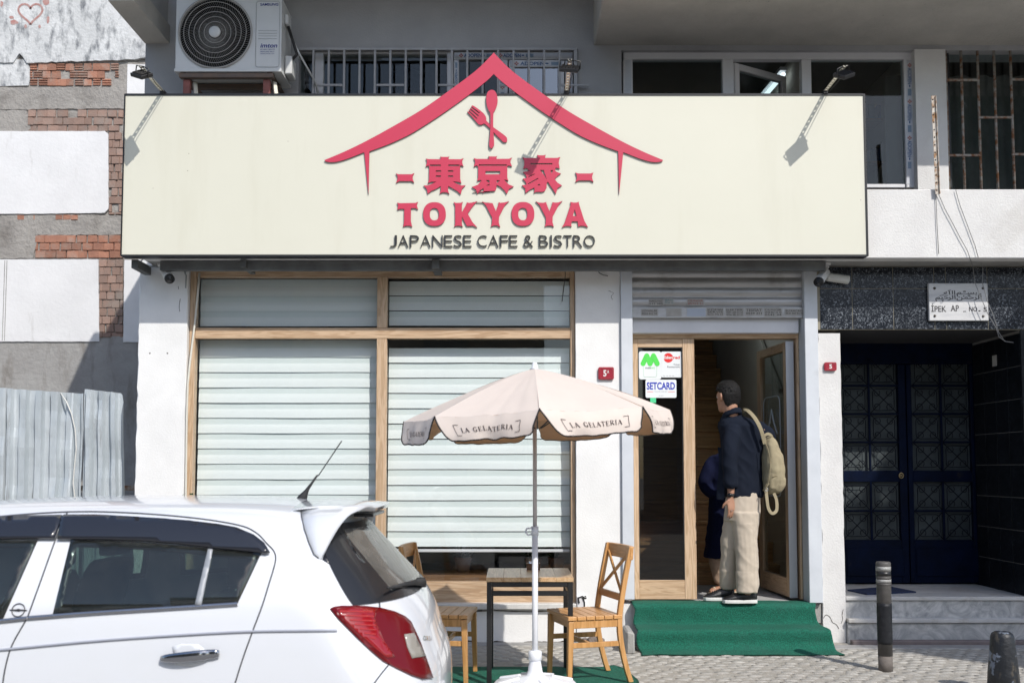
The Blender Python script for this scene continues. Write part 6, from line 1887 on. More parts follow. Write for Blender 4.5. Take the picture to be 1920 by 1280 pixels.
# lamp
LAMP = [(618, 1141), (626, 1138), (640, 1136.5), (680, 1137), (710, 1140), (737, 1147), (757, 1156), (768, 1166), (776, 1183), (786, 1206), (797, 1236), (809, 1271), (790, 1272.5), (770, 1266), (745, 1254), (717, 1239), (693, 1218), (668, 1194), (650, 1176), (634, 1160)]
LR = M('lamp_red', (.30, .004, .008), .2, col2=(.20, .003, .006), vs=5, coat=1.0)
LR2 = M('lamp_dark_red', (.13, .002, .005), .3, spec=.3, coat=.25)
mb = MB(); skinpatch(mb, LAMP, .001, .010, step=10); lamp = mb.build('tail_lamp', LR2, car, .0)
mb = MB(); skinpatch(mb, [(628, 1143), (660, 1140.5), (705, 1143), (700, 1160), (716, 1200), (738, 1232), (722, 1234), (698, 1214), (672, 1190), (645, 1165)], .012, .002, step=8); mb.build('indicator_lens', LR, lamp)
for k in range(9):
    mb = MB(); y_ = 1147 + k * 8.2
    l, r_ = max(632, 628 + (y_ - 1143) * 1.12), min(704, 702 + (y_ - 1160) * .35)
    if r_ - l > 8: ribbon(mb, [(l + 3, y_), ((l + r_) / 2, y_ + 1), (r_ - 3, y_ + 2)], 2.2, .0145, .002); mb.build('lens_rib', M('lamp_rib', (.42, .02, .02), .15, coat=1), lamp)
mb = MB(); skinpatch(mb, [(754, 1190), (772, 1187), (778, 1200), (794, 1231), (769, 1235), (760, 1215)], .012, .003, step=8); mb.build('reversing_lens', M('lamp_clear', (.30, .28, .25), .25, coat=.3), lamp)
# handle
mb = MB(); skinpatch(mb, inset([(322, 1212), (340, 1206), (372, 1207), (384, 1216), (388, 1240), (360, 1250), (330, 1246)], 0), -.004, .0045, step=8); mb.build('handle_dish', CARW, car)
h0, n0 = hit(304, 1233); h1, n1 = hit(412, 1224)
mb = MB(); rg = []
for k in range(13):
    f = k / 12; c = h0.lerp(h1, f) + n0 * (.012 + .020 * math.sin(PI * min(1, f * 1.15 + .05)) ** .6)
    hh = .012 + .010 * math.sin(PI * f) ** .5 + .004 * f
    rg.append([c + V((0, -.008 * math.cos(q), hh * math.sin(q))) for q in (2 * PI * i / 10 for i in range(10))])
mb.loft(rg); mb.build('door_handle', M('dark_chrome', (.40, .41, .44), .12, 1.0), car)
# marque on the door pillar, model name on the tailgate
mb = MB(); c, n = hit(35, 1143); ex = V((1, 0, 0)); ez = n.cross(ex).normalized() * -1
ez = ez if ez.z > 0 else -ez
rad = hit(47, 1143)[0].x - c.x
mb.tube([c + n * .003 + ex * rad * math.cos(t_) + ez * rad * math.sin(t_) for t_ in (2 * PI * k / 24 for k in range(24))], .0022, 5, closed=True)
bolt = [(-1.35, .10), (-.15, .10), (-.25, .22), (.55, .10), (1.35, .0), (1.35, -.1), (.15, -.10), (.25, -.22), (-.55, -.10), (-1.35, .0)]
mb.plate([bolt], lambda a, b: c + n * .005 + ex * a * rad + ez * b * rad, n * -.004); mb.build('badge', M('badge_dark', (.06, .06, .065), .3, .5), car)
mb = MB()
for i, ch_ in enumerate('CORSA'):
    c, n = hit(793 + i * 3.4, 1200 + i * .3)
    if c is not None:
        tx = (hit(797 + i * 3.4, 1200)[0] or c + V((.01, .01, 0))) - c; tx.normalize(); tz_ = V((0, 0, 1))
        mb.text(ch_, lambda a, b: c + n * .003 + tx * a + tz_ * b, wd=.020, h=.022, bold=.02)
mb.build('model_name', CHROME, car)
# spoiler
def top(x, y):
    h = bvh.ray_cast(V((x, y, 3)), V((0, 0, -1)))
    return h[0]
pairs = []
for (ap, bp_, yb) in (((597, 1047), (603, 1049), None), ((588, 1040), (611, 1032), -3.285), ((578, 1016), (622, 1011), -3.262), ((570, 993), (636, 988), -3.225), ((565, 970), (654, 967), -3.175), ((564, 956), (674, 957), -3.09)):
    a_, n_ = hit(*ap)
    b_ = hit(*bp_)[0] if yb is None else W(*bp_, yb)
    pairs.append((a_ + n_ * .003, b_, V((.25, -.85, .5)).normalized()))
pairs.append((top(-1.06, -3.08) + V((0, 0, .004)), W(692, 950, -2.97), V((0, -.35, 1)).normalized()))
for yy, xx_, zz_ in ((-2.88, -.680, 1.163), (-2.75, -.668, 1.166), (CYC, -.662, 1.168)):
    pairs.append((top(-1.06, yy) + V((0, 0, .004)), V((xx_, yy, zz_)), V((0, 0, 1))))
mir = [(V((a_.x, 2 * CYC - a_.y, a_.z)), V((b_.x, 2 * CYC - b_.y, b_.z)), V((o_.x, -o_.y, o_.z))) for a_, b_, o_ in pairs[:-1]][::-1]
mb = MB(); rg = []
st_ = smooth([tuple(a_) + tuple(b_) + tuple(o_) for a_, b_, o_ in pairs + mir], 4)
for q in st_:
    a_, b_, o_ = V(q[0:3]), V(q[3:6]), V(q[6:9]).normalized()
    L = (b_ - a_).length; d = (b_ - a_).normalized()
    u_ = o_
    k = min(1, L / .25)
    rg.append([a_, a_.lerp(b_, .35) + u_ * .016 * k, a_.lerp(b_, .7) + u_ * .014 * k, b_ + u_ * .004 * k, b_ - d * .004, b_ - u_ * .016 * k - d * .008, a_.lerp(b_, .6) - u_ * .024 * k, a_ - u_ * .012 * k])
mb.loft(rg); spo = mb.build('spoiler', CARW, car, recalc=True)
mb = MB(); mb.tube([a_ + o_ * .004 for a_, b_, o_ in pairs[:6]], .0022, 5); mb.build('wing_seam', SEAM, car)
mb = MB(); mb.box(-.80, -.70, CYC - .22, CYC + .22, 1.118, 1.134); mb.build('brake_light', CDARK, spo, .004)
# wiper, antenna
wq = cpt(.015, .452) + V((.02, 0, 0))
mb = MB(); mb.lathe([(.0, .03), (.022, .026), (.03, .0), (.03, -.02)], wq + V((0, 0, .0)), 14); mb.build('wiper_hub', BLACKR, car)
mb = MB(); e0 = cpt(.13, .475) + V((.026, 0, .0)); mb.tube([wq + V((.012, 0, .005)), wq.lerp(e0, .4) + V((.02, 0, .01)), e0], [.020, .014, .006], 8); mb.tube([wq.lerp(e0, .25) + V((.0, 0, -.012)), e0 + V((-.01, -.12, .01))], .006, 6); mb.build('wiper', BLACKR, car)
ab = W(567, 936, CYC + .02); at = W(641, 826, CYC + .02)
mb = MB(); rg = []
for k, (f, rx_, ry_) in enumerate(((0, .036, .022), (.07, .024, .016), (.16, .012, .010), (.30, .0075, .0075), (.42, .006, .006))):
    c = ab + (at - ab) * f + V((-.012 * (1 - f), 0, -.012 if k == 0 else 0)); rg.append([c + V((rx_ * math.cos(q), ry_ * math.sin(q), 0)) for q in (2 * PI * i / 10 for i in range(10))])
mb.loft(rg); mb.tube([ab + (at - ab) * f + V((.0007 * (1 if i % 2 else -1), 0, 0)) for i, f in enumerate([.40 + .6 * k / 22 for k in range(23)])], .0032, 5); mb.build('antenna', BLACKR, car)
# inside: seats and head rests, parcel shelf
mb = MB()
for (x, yo) in ((-2.35, -.36), (-2.35, .36)):
    mb.loft([[V((x + a + dx, CYC + yo + b * w2, z)) for a, b in ((-.06, -1), (.06, -1), (.08, 0), (.06, 1), (-.06, 1))] for z, dx, w2 in ((.1, -.1, .24), (.5, .0, .25), (.80, .09, .22), (.86, .1, .14))])
    mb.loft([[V((x + .12 + a, CYC + yo + b, z)) for a, b in ((-.05, -.12), (.05, -.12), (.05, .12), (-.05, .12))] for z in (.88, .92, 1.03, 1.06)])
mb.build('front_seat', CINT, car, .02, 2)
mb = MB()
mb.loft([[V((x_, CYC + y_, z)) for x_, y_ in ((-1.45 + dx, -.66), (-1.30 + dx, -.66), (-1.30 + dx, .66), (-1.45 + dx, .66))] for z, dx in ((.1, -.1), (.78, .06))])
for yo in (-.38, .38): mb.loft([[V((-1.30 + a, CYC + yo + b, z)) for a, b in ((-.05, -.13), (.05, -.13), (.05, .13), (-.05, .13))] for z in (.80, .84, .94, .97)])
mb.box(-1.28, -.72, CYC - .62, CYC + .62, .66, .68); mb.build('rear_seat', CINT, car, .02, 2)
mb = MB(); mb.box(-3.5, -3.3, CYC - .62, CYC + .62, .55, .76); mb.box(-4.1, -.8, CYC - .76, CYC + .76, -.02, .02); mb.build('dashboard', CINT, car)
for xw in (-1.05, -3.55):
    for s in (-1, 1):
        mb = MB()
        c = V((xw, CYC + s * .79, ROADZ + .30))
        mb.tube([c + V((.245 * math.cos(t_), 0, .245 * math.sin(t_))) for t_ in (2 * PI * k / 28 for k in range(28))], .058, 10, closed=True); wh = mb.build('wheel', BLACKR, car)
        mb = MB(); mb.cyl(c + V((0, -.02, 0)), c + V((0, .02, 0)), .21, n=28)
        for k in range(7):
            t_ = 2 * PI * k / 7; mb.bar(c + V((.05 * math.cos(t_), s * .03, .05 * math.sin(t_))), c + V((.2 * math.cos(t_), s * .035, .2 * math.sin(t_))), .04, .03, (0, 1, 0))
        mb.build('wheel_trim', M('wheel_silver', (.45, .46, .48), .35, .7), wh)
# ================================================================== people
def blob(name, mat, parent, mbs, voxel, smooth_it=4, wrinkle=None, group_of=None, fac=.5):
    """one continuous skin over several overlapping shapes"""
    o = mbs.build(name + '_core', mat, None, recalc=True)
    m = o.modifiers.new('r', 'REMESH'); m.mode = 'VOXEL'; m.voxel_size = voxel; m.use_smooth_shade = True
    s = o.modifiers.new('s', 'SMOOTH'); s.iterations = smooth_it; s.factor = fac
    bpy.context.view_layer.update()
    me = bpy.data.meshes.new_from_object(o.evaluated_get(bpy.context.evaluated_depsgraph_get()))
    bpy.data.objects.remove(o)
    me.name = name
    if wrinkle:
        nr = [v.normal.copy() for v in me.vertices]
        for v, n in zip(me.vertices, nr): v.co += n * wrinkle(v.co, n)
    off = ORI[parent.name]
    for v in me.vertices: v.co -= off
    for p in me.polygons: p.use_smooth = True
    ob = bpy.data.objects.new(name, me); COL.objects.link(ob); ob.parent = parent; ORI[ob.name] = off
    if not me.materials: me.materials.append(mat)
    return ob
def ell(c, rx, ry, n=18, tx=0.0, ty=0.0, rot=0.0, e=2.0):
    """horizontal ring, tilted by tx / ty"""
    out = []
    for k in range(n):
        t = 2 * PI * k / n
        a, b = rx * math.copysign(abs(math.cos(t)) ** (2 / e), math.cos(t)), ry * math.copysign(abs(math.sin(t)) ** (2 / e), math.sin(t))
        x, y = a * math.cos(rot) - b * math.sin(rot), a * math.sin(rot) + b * math.cos(rot)
        out.append(V((c[0] + x, c[1] + y, c[2] + x * tx + y * ty)))
    return out
def limb(mb, pts, n=14):
    """tapered limb through (point, radius) pairs"""
    P_ = [V(p) for p, r in pts]; rs = [r for p, r in pts]
    pp = smooth([tuple(p) + (r,) for p, r in zip(P_, rs)], 5)
    d0 = (V(pp[0][:3]) - V(pp[1][:3])).normalized(); d1 = (V(pp[-1][:3]) - V(pp[-2][:3])).normalized()
    pp = [tuple(V(pp[0][:3]) + d0 * pp[0][3] * .55) + (pp[0][3] * .6,)] + pp + [tuple(V(pp[-1][:3]) + d1 * pp[-1][3] * .55) + (pp[-1][3] * .6,)]
    mb.tube([p[:3] for p in pp], [p[3] for p in pp], n)

SKIN = M('skin', (.40, .215, .14), .5, col2=(.35, .18, .115), vs=18, bump=.12, bs=160)
HAIR = M('black_hair', (.006, .0055, .0055), .55, spec=.25, col2=(.013, .012, .0115), vs=40, stretch=(3, 3, .8), bump=.9, bs=120, bdist=.006)
SHIRT = M('navy_shirt', (.010, .014, .025), .9, col2=(.008, .011, .020), vs=6, bump=.2, bs=420, spec=.15)
CHINO = M('beige_chinos', (.50, .43, .345), .9, col2=(.45, .385, .31), vs=5, bump=.18, bs=420, sheen=.1)
SHOE = M('black_leather', (.012, .012, .013), .38, bump=.15, bs=90)
SOLE = M('white_sole', (.66, .66, .64), .6)
KHAKI = M('khaki_canvas', (.34, .29, .185), .9, col2=(.29, .245, .155), vs=7, bump=.35, bs=300, dirt=(.29, .245, .155), ds=5, dlo=.5, dhi=.8)
KHAKID = M('khaki_trim', (.25, .21, .13), .9)
ym = -.02                                         # depth of the man
zfl = zf + .012
man = thing('person', 'man seen from behind in a navy overshirt and beige chinos on the cafe doorstep', 'person', (X(1392, 1100, ym), ym, zfl))
Q = lambda px, py, dy=0.0: W(px, py, ym + dy)
S236 = 1850 / (ym - CY)
# head frame: looks away and to the left
hf = V((-.50, .866, 0)).normalized(); hs = V((hf.y, -hf.x, 0))        # hs: his right
hc = Q(1364.5, 745)
def hp_(f, s, u): return hc + hf * f + hs * s + V((0, 0, u))
sk = MB()
rg = []
for u, fb, ff, sw_ in ((-.115, -.01, .075, .034), (-.100, -.045, .088, .052), (-.07, -.066, .092, .062), (-.03, -.083, .090, .069), (.0, -.092, .088, .073), (.04, -.096, .088, .075), (.08, -.088, .076, .068), (.105, -.065, .05, .05), (.118, -.03, .01, .022)):
    c_, r_ = (fb + ff) / 2, (ff - fb) / 2
    rg.append([hp_(c_ + r_ * math.cos(2 * PI * k / 20), sw_ * math.sin(2 * PI * k / 20), u) for k in range(20)])
sk.loft(rg)
sk.tube([hp_(.085, 0, .012), hp_(.104, 0, -.012), hp_(.113, 0, -.028), hp_(.09, 0, -.038)], [.010, .013, .016, .011], 8)      # nose
sk.tube([hp_(.078, -.028, -.066), hp_(.092, 0, -.064), hp_(.078, .028, -.066)], [.007, .0105, .007], 8)                     # lips
for s in (-1, 1):
    sk.tube([hp_(.078, s * .018, .022), hp_(.08, s * .034, .026), hp_(.066, s * .052, .02)], [.009, .010, .008], 8)               # brow
    sk.tube([hp_(.0, s * .073, .028), hp_(-.014, s * .083, .026), hp_(-.020, s * .086, .004), hp_(-.010, s * .080, -.020), hp_(.004, s * .073, -.026)], [.007, .009, .0095, .009, .007], 8)   # ear
limb(sk, [(hp_(-.025, 0, -.03), .056), (hp_(-.03, 0, -.09), .057), (Q(1371, 779), .058), (Q(1380, 800), .062)])
limb(sk, [(Q(1388, 808), .075), (Q(1394, 860), .075), (Q(1396, 930), .075)])
# left arm hanging, forearm and hand showing below the cuff
LA = [(Q(1372, 806, -.05), .05), (Q(1369, 855, -.08), .043), (Q(1371, 890, -.09), .036), (Q(1370.5, 918, -.10), .029), (Q(1370, 930, -.105), .025)]
limb(sk, LA)
for a, b in ((Q(1384, 930), Q(1366, 1105, .10)), (Q(1402, 930), Q(1402, 1110, -.09))):
    limb(sk, [(a, .058), (a.lerp(b, .5), .040), (b, .034)])
# right arm reaching forward past the bag
limb(sk, [(Q(1424, 806, .0), .048), (Q(1443, 818, .08), .040), (Q(1440, 838, .22), .034), (Q(1420, 842, .34), .026)])
def hand(mb, wrist, palm, dirn, side, thumb, k=1.0, curl=.5):
    """palm with four unequal bent fingers and a thumb from its side"""
    d = V(dirn).normalized(); s = V(side).normalized(); nrm = d.cross(s).normalized()
    L = .085 * k
    rgs = []
    for f, w_, t_ in ((-.22, .026, .021), (0, .033, .017), (.35, .040, .0155), (.75, .042, .0145), (1.0, .040, .012)):
        c = palm + d * (L * f)
        rgs.append([c + s * (w_ * k * math.cos(q)) + nrm * (t_ * k * math.sin(q)) for q in (2 * PI * i / 14 for i in range(14))])
    mb.loft(rgs)
    for i, (o, ln, r_) in enumerate(((.030, .066, .0086), (.0105, .077, .0090), (-.0095, .072, .0086), (-.029, .056, .0076))):
        b = palm + d * (L * .86) + s * o * k
        p, dd = b, d.copy()
        pts = [(b - d * .02, r_ * k)]
        for j, q in enumerate((.46, .32, .22)):
            dd = (dd + nrm * thumb * curl * (.32 + .12 * j) + s * (o * 1.2)).normalized()
            pts.append((p, r_ * k * (1 - .06 * j))); p = p + dd * ln * q * k * 1.0
        pts.append((p, r_ * k * .76))
        mb.tube([q[0] for q in pts] + [pts[-1][0] + dd * .004], [q[1] for q in pts] + [.003], 8)
    b = palm + d * (L * .12) + s * .030 * k
    t1 = (d * .62 + s * .62 + nrm * thumb * .45).normalized(); t2 = (d * .85 + s * .12 + nrm * thumb * .5).normalized()
    mb.tube([b - t1 * .014, b + t1 * .018 * k, b + t1 * .042 * k, b + t1 * .042 * k + t2 * .024 * k, b + t1 * .042 * k + t2 * .030 * k], [.0125 * k, .0120 * k, .0100 * k, .0085 * k, .003], 8)
pw = Q(1369.5, 936, -.107)
hand(sk, None, pw, (.10, .02, -1), (-.78, -.50, -.06), 1, 1.0, .45)
blob('body', SKIN, man, sk, .0052, 2, None)
# eyes stay on the far side of the head
mb = MB()
for s in (-1, 1):
    c = hp_(.079, s * .032, .008); mb.lathe([(0, -.012), (.008, -.008), (.012, 0), (.008, .008), (0, .012)], c, 12)
mb.build('eye', M('eye_white', (.6, .58, .55), .3), man)
# hair
hm = MB(); rg = []
for u, fb, ff, sw_ in ((-.078, -.072, -.030, .052), (-.055, -.086, -.012, .068), (-.02, -.099, .004, .0785), (.02, -.108, .018, .083), (.05, -.110, .084, .085), (.085, -.103, .098, .080), (.112, -.084, .088, .066), (.133, -.05, .055, .040), (.139, -.02, .02, .015)):
    c_, r_ = (fb + ff) / 2, (ff - fb) / 2
    rg.append([hp_(c_ + r_ * math.cos(2 * PI * k / 24), sw_ * math.sin(2 * PI * k / 24), u) for k in range(24)])
hm.loft(rg)
for _ in range(330):
    th, ph = R.uniform(0, 2 * PI), R.uniform(.05, 1.25)
    base = hp_(-.005 + .098 * math.sin(ph) * math.cos(th), .080 * math.sin(ph) * math.sin(th), .02 + .112 * math.cos(ph))
    dr = (base - hp_(0, 0, .02)).normalized(); tn = (hf * R.uniform(-.6, 1.0) + hs * R.uniform(-1, 1) + V((0, 0, -.4))).normalized()
    hm.tube([base - dr * .004, base + dr * .006 + tn * .012, base + dr * .008 + tn * .028], [.006, .0048, .0018], 5)
blob('hair', HAIR, man, hm, .0038, 1, lambda p, n: .0022 * noise.noise(V((p.x * 130, p.y * 130, p.z * 60))))
# shirt
def fold(p, n, k=1.0):
    a = noise.noise(V((p.x * 6, p.y * 6, p.z * 8 + p.x * 9)))
    b = noise.noise(V((p.x * 13 + 3, p.y * 13, p.z * 6 - p.x * 8)))
    return k * (.007 * (.5 - abs(a) * 1.4) + .004 * b)
sh = MB(); rg = []
for cy, x0, x1, ry, ty in ((777, 1357, 1388, .055, .12), (783, 1352, 1404, .080, .1), (789, 1350, 1418, .105, .05), (799, 1348, 1431, .122, 0), (815, 1352, 1434, .115, 0), (840, 1353, 1432, .106, 0), (870, 1353, 1431, .104, 0), (900, 1353, 1431, .108, 0), (922, 1353, 1431, .115, 0), (931, 1354, 1430, .116, 0)):
    a, b = Q(x0, cy), Q(x1, cy)
    rg.append(ell(((a.x + b.x) / 2, ym + .01, a.z), (b.x - a.x) / 2, ry, 22, 0, ty, 0, 2.3))
sh.loft(rg)
limb(sh, [(Q(1377, 804, -.055), .068), (Q(1370, 830, -.095), .066), (Q(1368, 862, -.110), .061), (Q(1369, 890, -.112), .056), (Q(1370, 908, -.112), .053)], 16)
limb(sh, [(Q(1416, 805, .01), .075), (Q(1438, 815, .07), .062), (Q(1442, 832, .16), .056), (Q(1430, 842, .27), .050)], 16)
# collar
cr = []
for k in range(22):
    t = 2 * PI * k / 22; c = Q(1370.5, 773)
    cr.append(c + hf * (-.012 + .066 * math.cos(t)) + hs * .064 * math.sin(t) + V((0, 0, -.004 - .030 * math.cos(t))))
sh.tube(cr, .013, 8, closed=True); sh.tube([c - V((0, 0, .022)) for c in cr], .016, 8, closed=True)
blob('shirt', SHIRT, man, sh, .0065, 3, lambda p, n: fold(p, n, 1.5) if p.z < zfl + 1.42 else 0)
mb = MB(); c = Q(1370, 905.5, -.10); mb.loft([ell(c + V((0, 0, dz)), r_, r_ * .95, 20) for dz, r_ in ((-.03, .0545), (-.028, .0575), (.022, .0575), (.025, .053))]); mb.build('cuff', SHIRT, man)
mb = MB(); rg = []
mb.grid(lambda u, v: Q(1346 + 14 * u + 2 * math.sin(v * 5), 838 + 97 * v + 2 * u, -.06 - .05 * u + .004 * math.sin(v * 11 + u * 5)), 6, 24)
g_ = [p + V((0, .006, 0)) for p in mb.v]; nf = len(mb.f); mb.add(g_, [f[::-1] for f in mb.f[:nf]], 0, True); mb.build('shirt_front', SHIRT, man)
mb = MB()
for a, b in (((1395, 786), (1392, 930)),):
    pass
# chinos
tr = MB(); rg = []
for cy, x0, x1, ry in ((922, 1364, 1424, .105), (940, 1361, 1425, .112), (958, 1359, 1424, .115), (975, 1358, 1421, .112)):
    a, b = Q(x0, cy), Q(x1, cy); rg.append(ell(((a.x + b.x) / 2, ym, a.z), (b.x - a.x) / 2, ry, 20, e=2.3))
tr.loft(rg)
def leg_(rows, dy0, dy1, ry):
    rg = []
    for i, (cy, x0, x1) in enumerate(rows):
        f = i / (len(rows) - 1); a, b = Q(x0, cy, dy0 + (dy1 - dy0) * f), Q(x1, cy, dy0 + (dy1 - dy0) * f)
        rg.append(ell(((a.x + b.x) / 2, a.y, a.z), (b.x - a.x) / 2, ry * (1 - .28 * f), 18, e=2.3))
    tr.loft(rg)
leg_([(960, 1368, 1424), (985, 1373, 1421), (1010, 1378, 1418), (1025, 1379, 1419), (1045, 1380, 1422), (1070, 1381, 1421), (1095, 1382, 1422), (1109, 1382, 1419)], -.04, -.095, .092)
leg_([(960, 1359, 1398), (985, 1356, 1390), (1010, 1352, 1384), (1040, 1353, 1382), (1070, 1350, 1381), (1092, 1350, 1382), (1102, 1350, 1381)], .03, .10, .088)
def tfold(p, n):
    z = p.z - zfl
    k = 1.5 if z < .25 else (1.25 if .4 < z < .62 else .9)
    d = noise.noise(V((p.x * 8 + p.z * 5, p.y * 8, p.z * 9 + p.x * 6)))
    v_ = noise.noise(V((p.x * 22, p.y * 22, p.z * 2.5)))
    c_ = noise.noise(V((p.x * 26 + p.z * 9, p.y * 26, p.z * 20 - p.x * 14)))
    return k * (.0085 * (.5 - abs(d)) + .003 * v_ + .0022 * c_)
blob('chinos', CHINO, man, tr, .0065, 3, tfold)
def shoe(toe, heel, yb, Y_, nm):
    t0, t1 = W(*toe, Y_), W(*heel, Y_)
    t0.z = t1.z = zfl
    d = (t1 - t0); L = d.length; d.normalize(); s = V((-d.y, d.x, 0))
    so_, up_ = MB(), MB()
    A, B = [], []
    for f, w_, h_ in ((0, .016, .030), (.05, .036, .045), (.18, .046, .058), (.36, .048, .074), (.55, .042, .098), (.72, .038, .112), (.88, .037, .112), (.97, .028, .102), (1.0, .014, .09)):
        c = t0 + d * L * f
        A.append([c + s * w_ * q + V((0, 0, z)) for q, z in ((-1, .004), (-.9, .0), (.9, .0), (1, .004), (1, .028), (-1, .028))])
        B.append([c + s * w_ * .95 * math.cos(q) + V((0, 0, .024 + (h_ - .024) * max(0, math.sin(q)) ** .8)) for q in (PI * i / 10 for i in range(11))])
    so_.loft(A); up_.loft(B)
    u = up_.build('shoe', SHOE, man, sub=1, recalc=True); so_.build('sole', SOLE, u, .004, 2, recalc=True)
    l = MB()
    for f in (.30, .37, .44, .51):
        c = t0 + d * L * f; hh = .058 + (.098 - .058) * (f - .18) / .37
        l.tube([c + s * -.026 + V((0, 0, hh - .012)), c + V((0, 0, hh + .003)), c + s * .026 + V((0, 0, hh - .012))], .003, 5)
    l.build('lace', BLACKR, u)
shoe((1319, 1115), (1377, 1110), 0, .06, 'a')
shoe((1354.5, 1122), (1419.5, 1119), 0, -.085, 'b')
wc = Q(1369.7, 927.5, -.105)
mb = MB(); mb.loft([ell(wc + V((0, 0, dz)), .0285, .0275, 18) for dz in (-.011, .011)]); wt = mb.build('watch', BLACKR, man)
mb = MB(); q = wc + V((-.012, -.028, 0)); mb.cyl(q, q + V((-.004, -.010, .0)), .0175, n=18); mb.build('dial', M('watch_dial', (.02, .02, .022), .15, .6), wt)
mb = MB(); q = pw + V((.004, -.012, -.085)); mb.tube([q + V((.0105 * math.cos(t_), .0105 * math.sin(t_), 0)) for t_ in (2 * PI * k / 14 for k in range(14))], .0018, 5, closed=True); mb.build('ring', CHROME, man)

# backpack on his right shoulder
bp = thing('backpack', 'khaki canvas backpack hanging from one shoulder of the man in the doorway', 'bag', tuple(Q(1450, 922, -.1)))
bk = MB(); rg = []
for py, x0, x1, ry in ((818, 1440, 1447, .035), (824, 1434, 1452, .075), (835, 1431, 1458, .095), (855, 1430, 1466, .108), (878, 1430, 1470, .114), (900, 1430, 1469, .112), (915, 1432, 1463, .10), (923, 1436, 1455, .075), (926, 1440, 1450, .045)):
    a, b = Q(x0, py, -.065), Q(x1, py, -.065); rg.append(ell(((a.x + b.x) / 2, a.y, a.z), (b.x - a.x) / 2, ry, 20, e=2.6))
bk.loft(rg)
rg = []
for py, x0, x1, ry in ((893, 1452, 1466, .05), (897, 1448, 1472, .08), (910, 1446, 1472, .085), (921, 1446, 1464, .07), (925, 1448, 1458, .04)):
    a, b = Q(x0, py, -.085), Q(x1, py, -.085); rg.append(ell(((a.x + b.x) / 2, a.y, a.z), (b.x - a.x) / 2, ry, 16, e=2.6))
bk.loft(rg)
blob('bag_body', KHAKI, bp, bk, .007, 4, lambda p, n: .007 * noise.noise(V((p.x * 14, p.y * 14, p.z * 11))) + .003 * noise.noise(V((p.x * 40, p.y * 40, p.z * 30))))
def strap(pts, w_, t_=.004, mat=KHAKI, name='strap', side=(0, 0, 0)):
    pp = smooth([tuple(p) for p in pts], 6); mb = MB(); rg = []
    for i, p in enumerate(pp):
        d = (V(pp[min(i + 1, len(pp) - 1)]) - V(pp[max(i - 1, 0)])).normalized(); s = d.cross(V((0, -1, 0.15))).normalized(); nn = d.cross(s)
        rg.append([V(p) + s * w_ / 2 * a + nn * t_ / 2 * b for a, b in ((-1, -1), (1, -1), (1, 1), (-1, 1))])
    mb.loft(rg, sm=False); return mb.build(name, mat, bp, .001)
strap([Q(1434, 832, -.13), Q(1427, 806, -.155), Q(1417, 786, -.150), Q(1405, 772, -.10), Q(1396, 768, -.02), Q(1392, 774, .06)], .030, .008)
strap([Q(1436, 828, -.10), Q(1433, 818, -.12), Q(1440, 813, -.12), Q(1447, 818, -.11), Q(1444, 828, -.10)], .022, .004, KHAKI, 'top_handle')
strap([Q(1436, 915, -.14), Q(1438, 935, -.16), Q(1441, 953, -.17), Q(1448, 962, -.17), Q(1456, 956, -.16), Q(1456, 938, -.15), Q(1451, 924, -.14)], .024, .004)
strap([Q(1432, 920, -.13), Q(1437, 911, -.16), Q(1441, 905, -.165)], .02, .004, KHAKID)
mb = MB()
mb.tube([Q(1434 + 10 * math.sin(k / 14 * PI) ** .6 * (1 if k < 99 else 0), 830 + 88 * k / 14, -.065 - .112 * (1.0 - .06 * math.cos(k))) for k in range(15)], .0035, 5)
mb.tube([Q(1448 + 22 * k / 8, 894 - 3 * math.sin(k / 8 * PI), -.178 + .02 * (k / 8) ** 2) for k in range(9)], .0035, 5)
mb.build('zip', KHAKID, bp)
mb = MB(); mb.tube([Q(1437, 917, -.165) + V((.012 * math.cos(t_), -.002, .012 * math.sin(t_))) for t_ in (2 * PI * k / 14 for k in range(14))], .003, 5, closed=True); mb.build('buckle', CHROME, bp)

# second person, inside the hall
y2 = .62
P2 = lambda px, py, dy=0.0: W(px, py, y2 + dy)
NAVC = M('navy_coat', (.004, .007, .032), .9, col2=(.003, .005, .024), vs=6, bump=.2, bs=300, spec=.2)
wom = thing('person', 'person in a long navy coat inside the hall, mostly hidden behind the man', 'person', (X(1362, 1098, y2), y2, zf))
sk = MB()
hc2 = P2(1372, 822)
hf2 = V((.3, .95, 0)).normalized(); hs2 = V((hf2.y, -hf2.x, 0))
def h2(f, s, u): return hc2 + hf2 * f + hs2 * s + V((0, 0, u))
rg = []
for u, fb, ff, sw_ in ((-.105, -.01, .07, .034), (-.07, -.06, .085, .058), (-.02, -.08, .085, .068), (.04, -.088, .083, .072), (.085, -.07, .06, .058), (.11, -.02, .01, .02)):
    c_, r_ = (fb + ff) / 2, (ff - fb) / 2
    rg.append([h2(c_ + r_ * math.cos(2 * PI * k / 18), sw_ * math.sin(2 * PI * k / 18), u) for k in range(18)])
sk.loft(rg); sk.tube([h2(.08, 0, .01), h2(.105, 0, -.028), h2(.08, 0, -.036)], [.009, .014, .010], 8)
for s in (-1, 1): sk.tube([h2(.0, s * .07, .026), h2(-.015, s * .08, .0), h2(.004, s * .07, -.024)], [.007, .009, .007], 8)
limb(sk, [(h2(-.02, 0, -.05), .05), (P2(1370, 852), .055), (P2(1368, 900), .09), (P2(1364, 980), .09)])
limb(sk, [(P2(1340, 862), .04), (P2(1320, 905, -.03), .033), (P2(1338, 928, -.02), .026), (P2(1352, 934, .03), .024)])
hand(sk, None, P2(1356, 935, .05), (.8, .5, -.3), (0, -.4, .9), 1, .9)
limb(sk, [(P2(1352, 985), .06), (P2(1345, 1040, -.02), .045), (P2(1352, 1088, -.02), .03)])
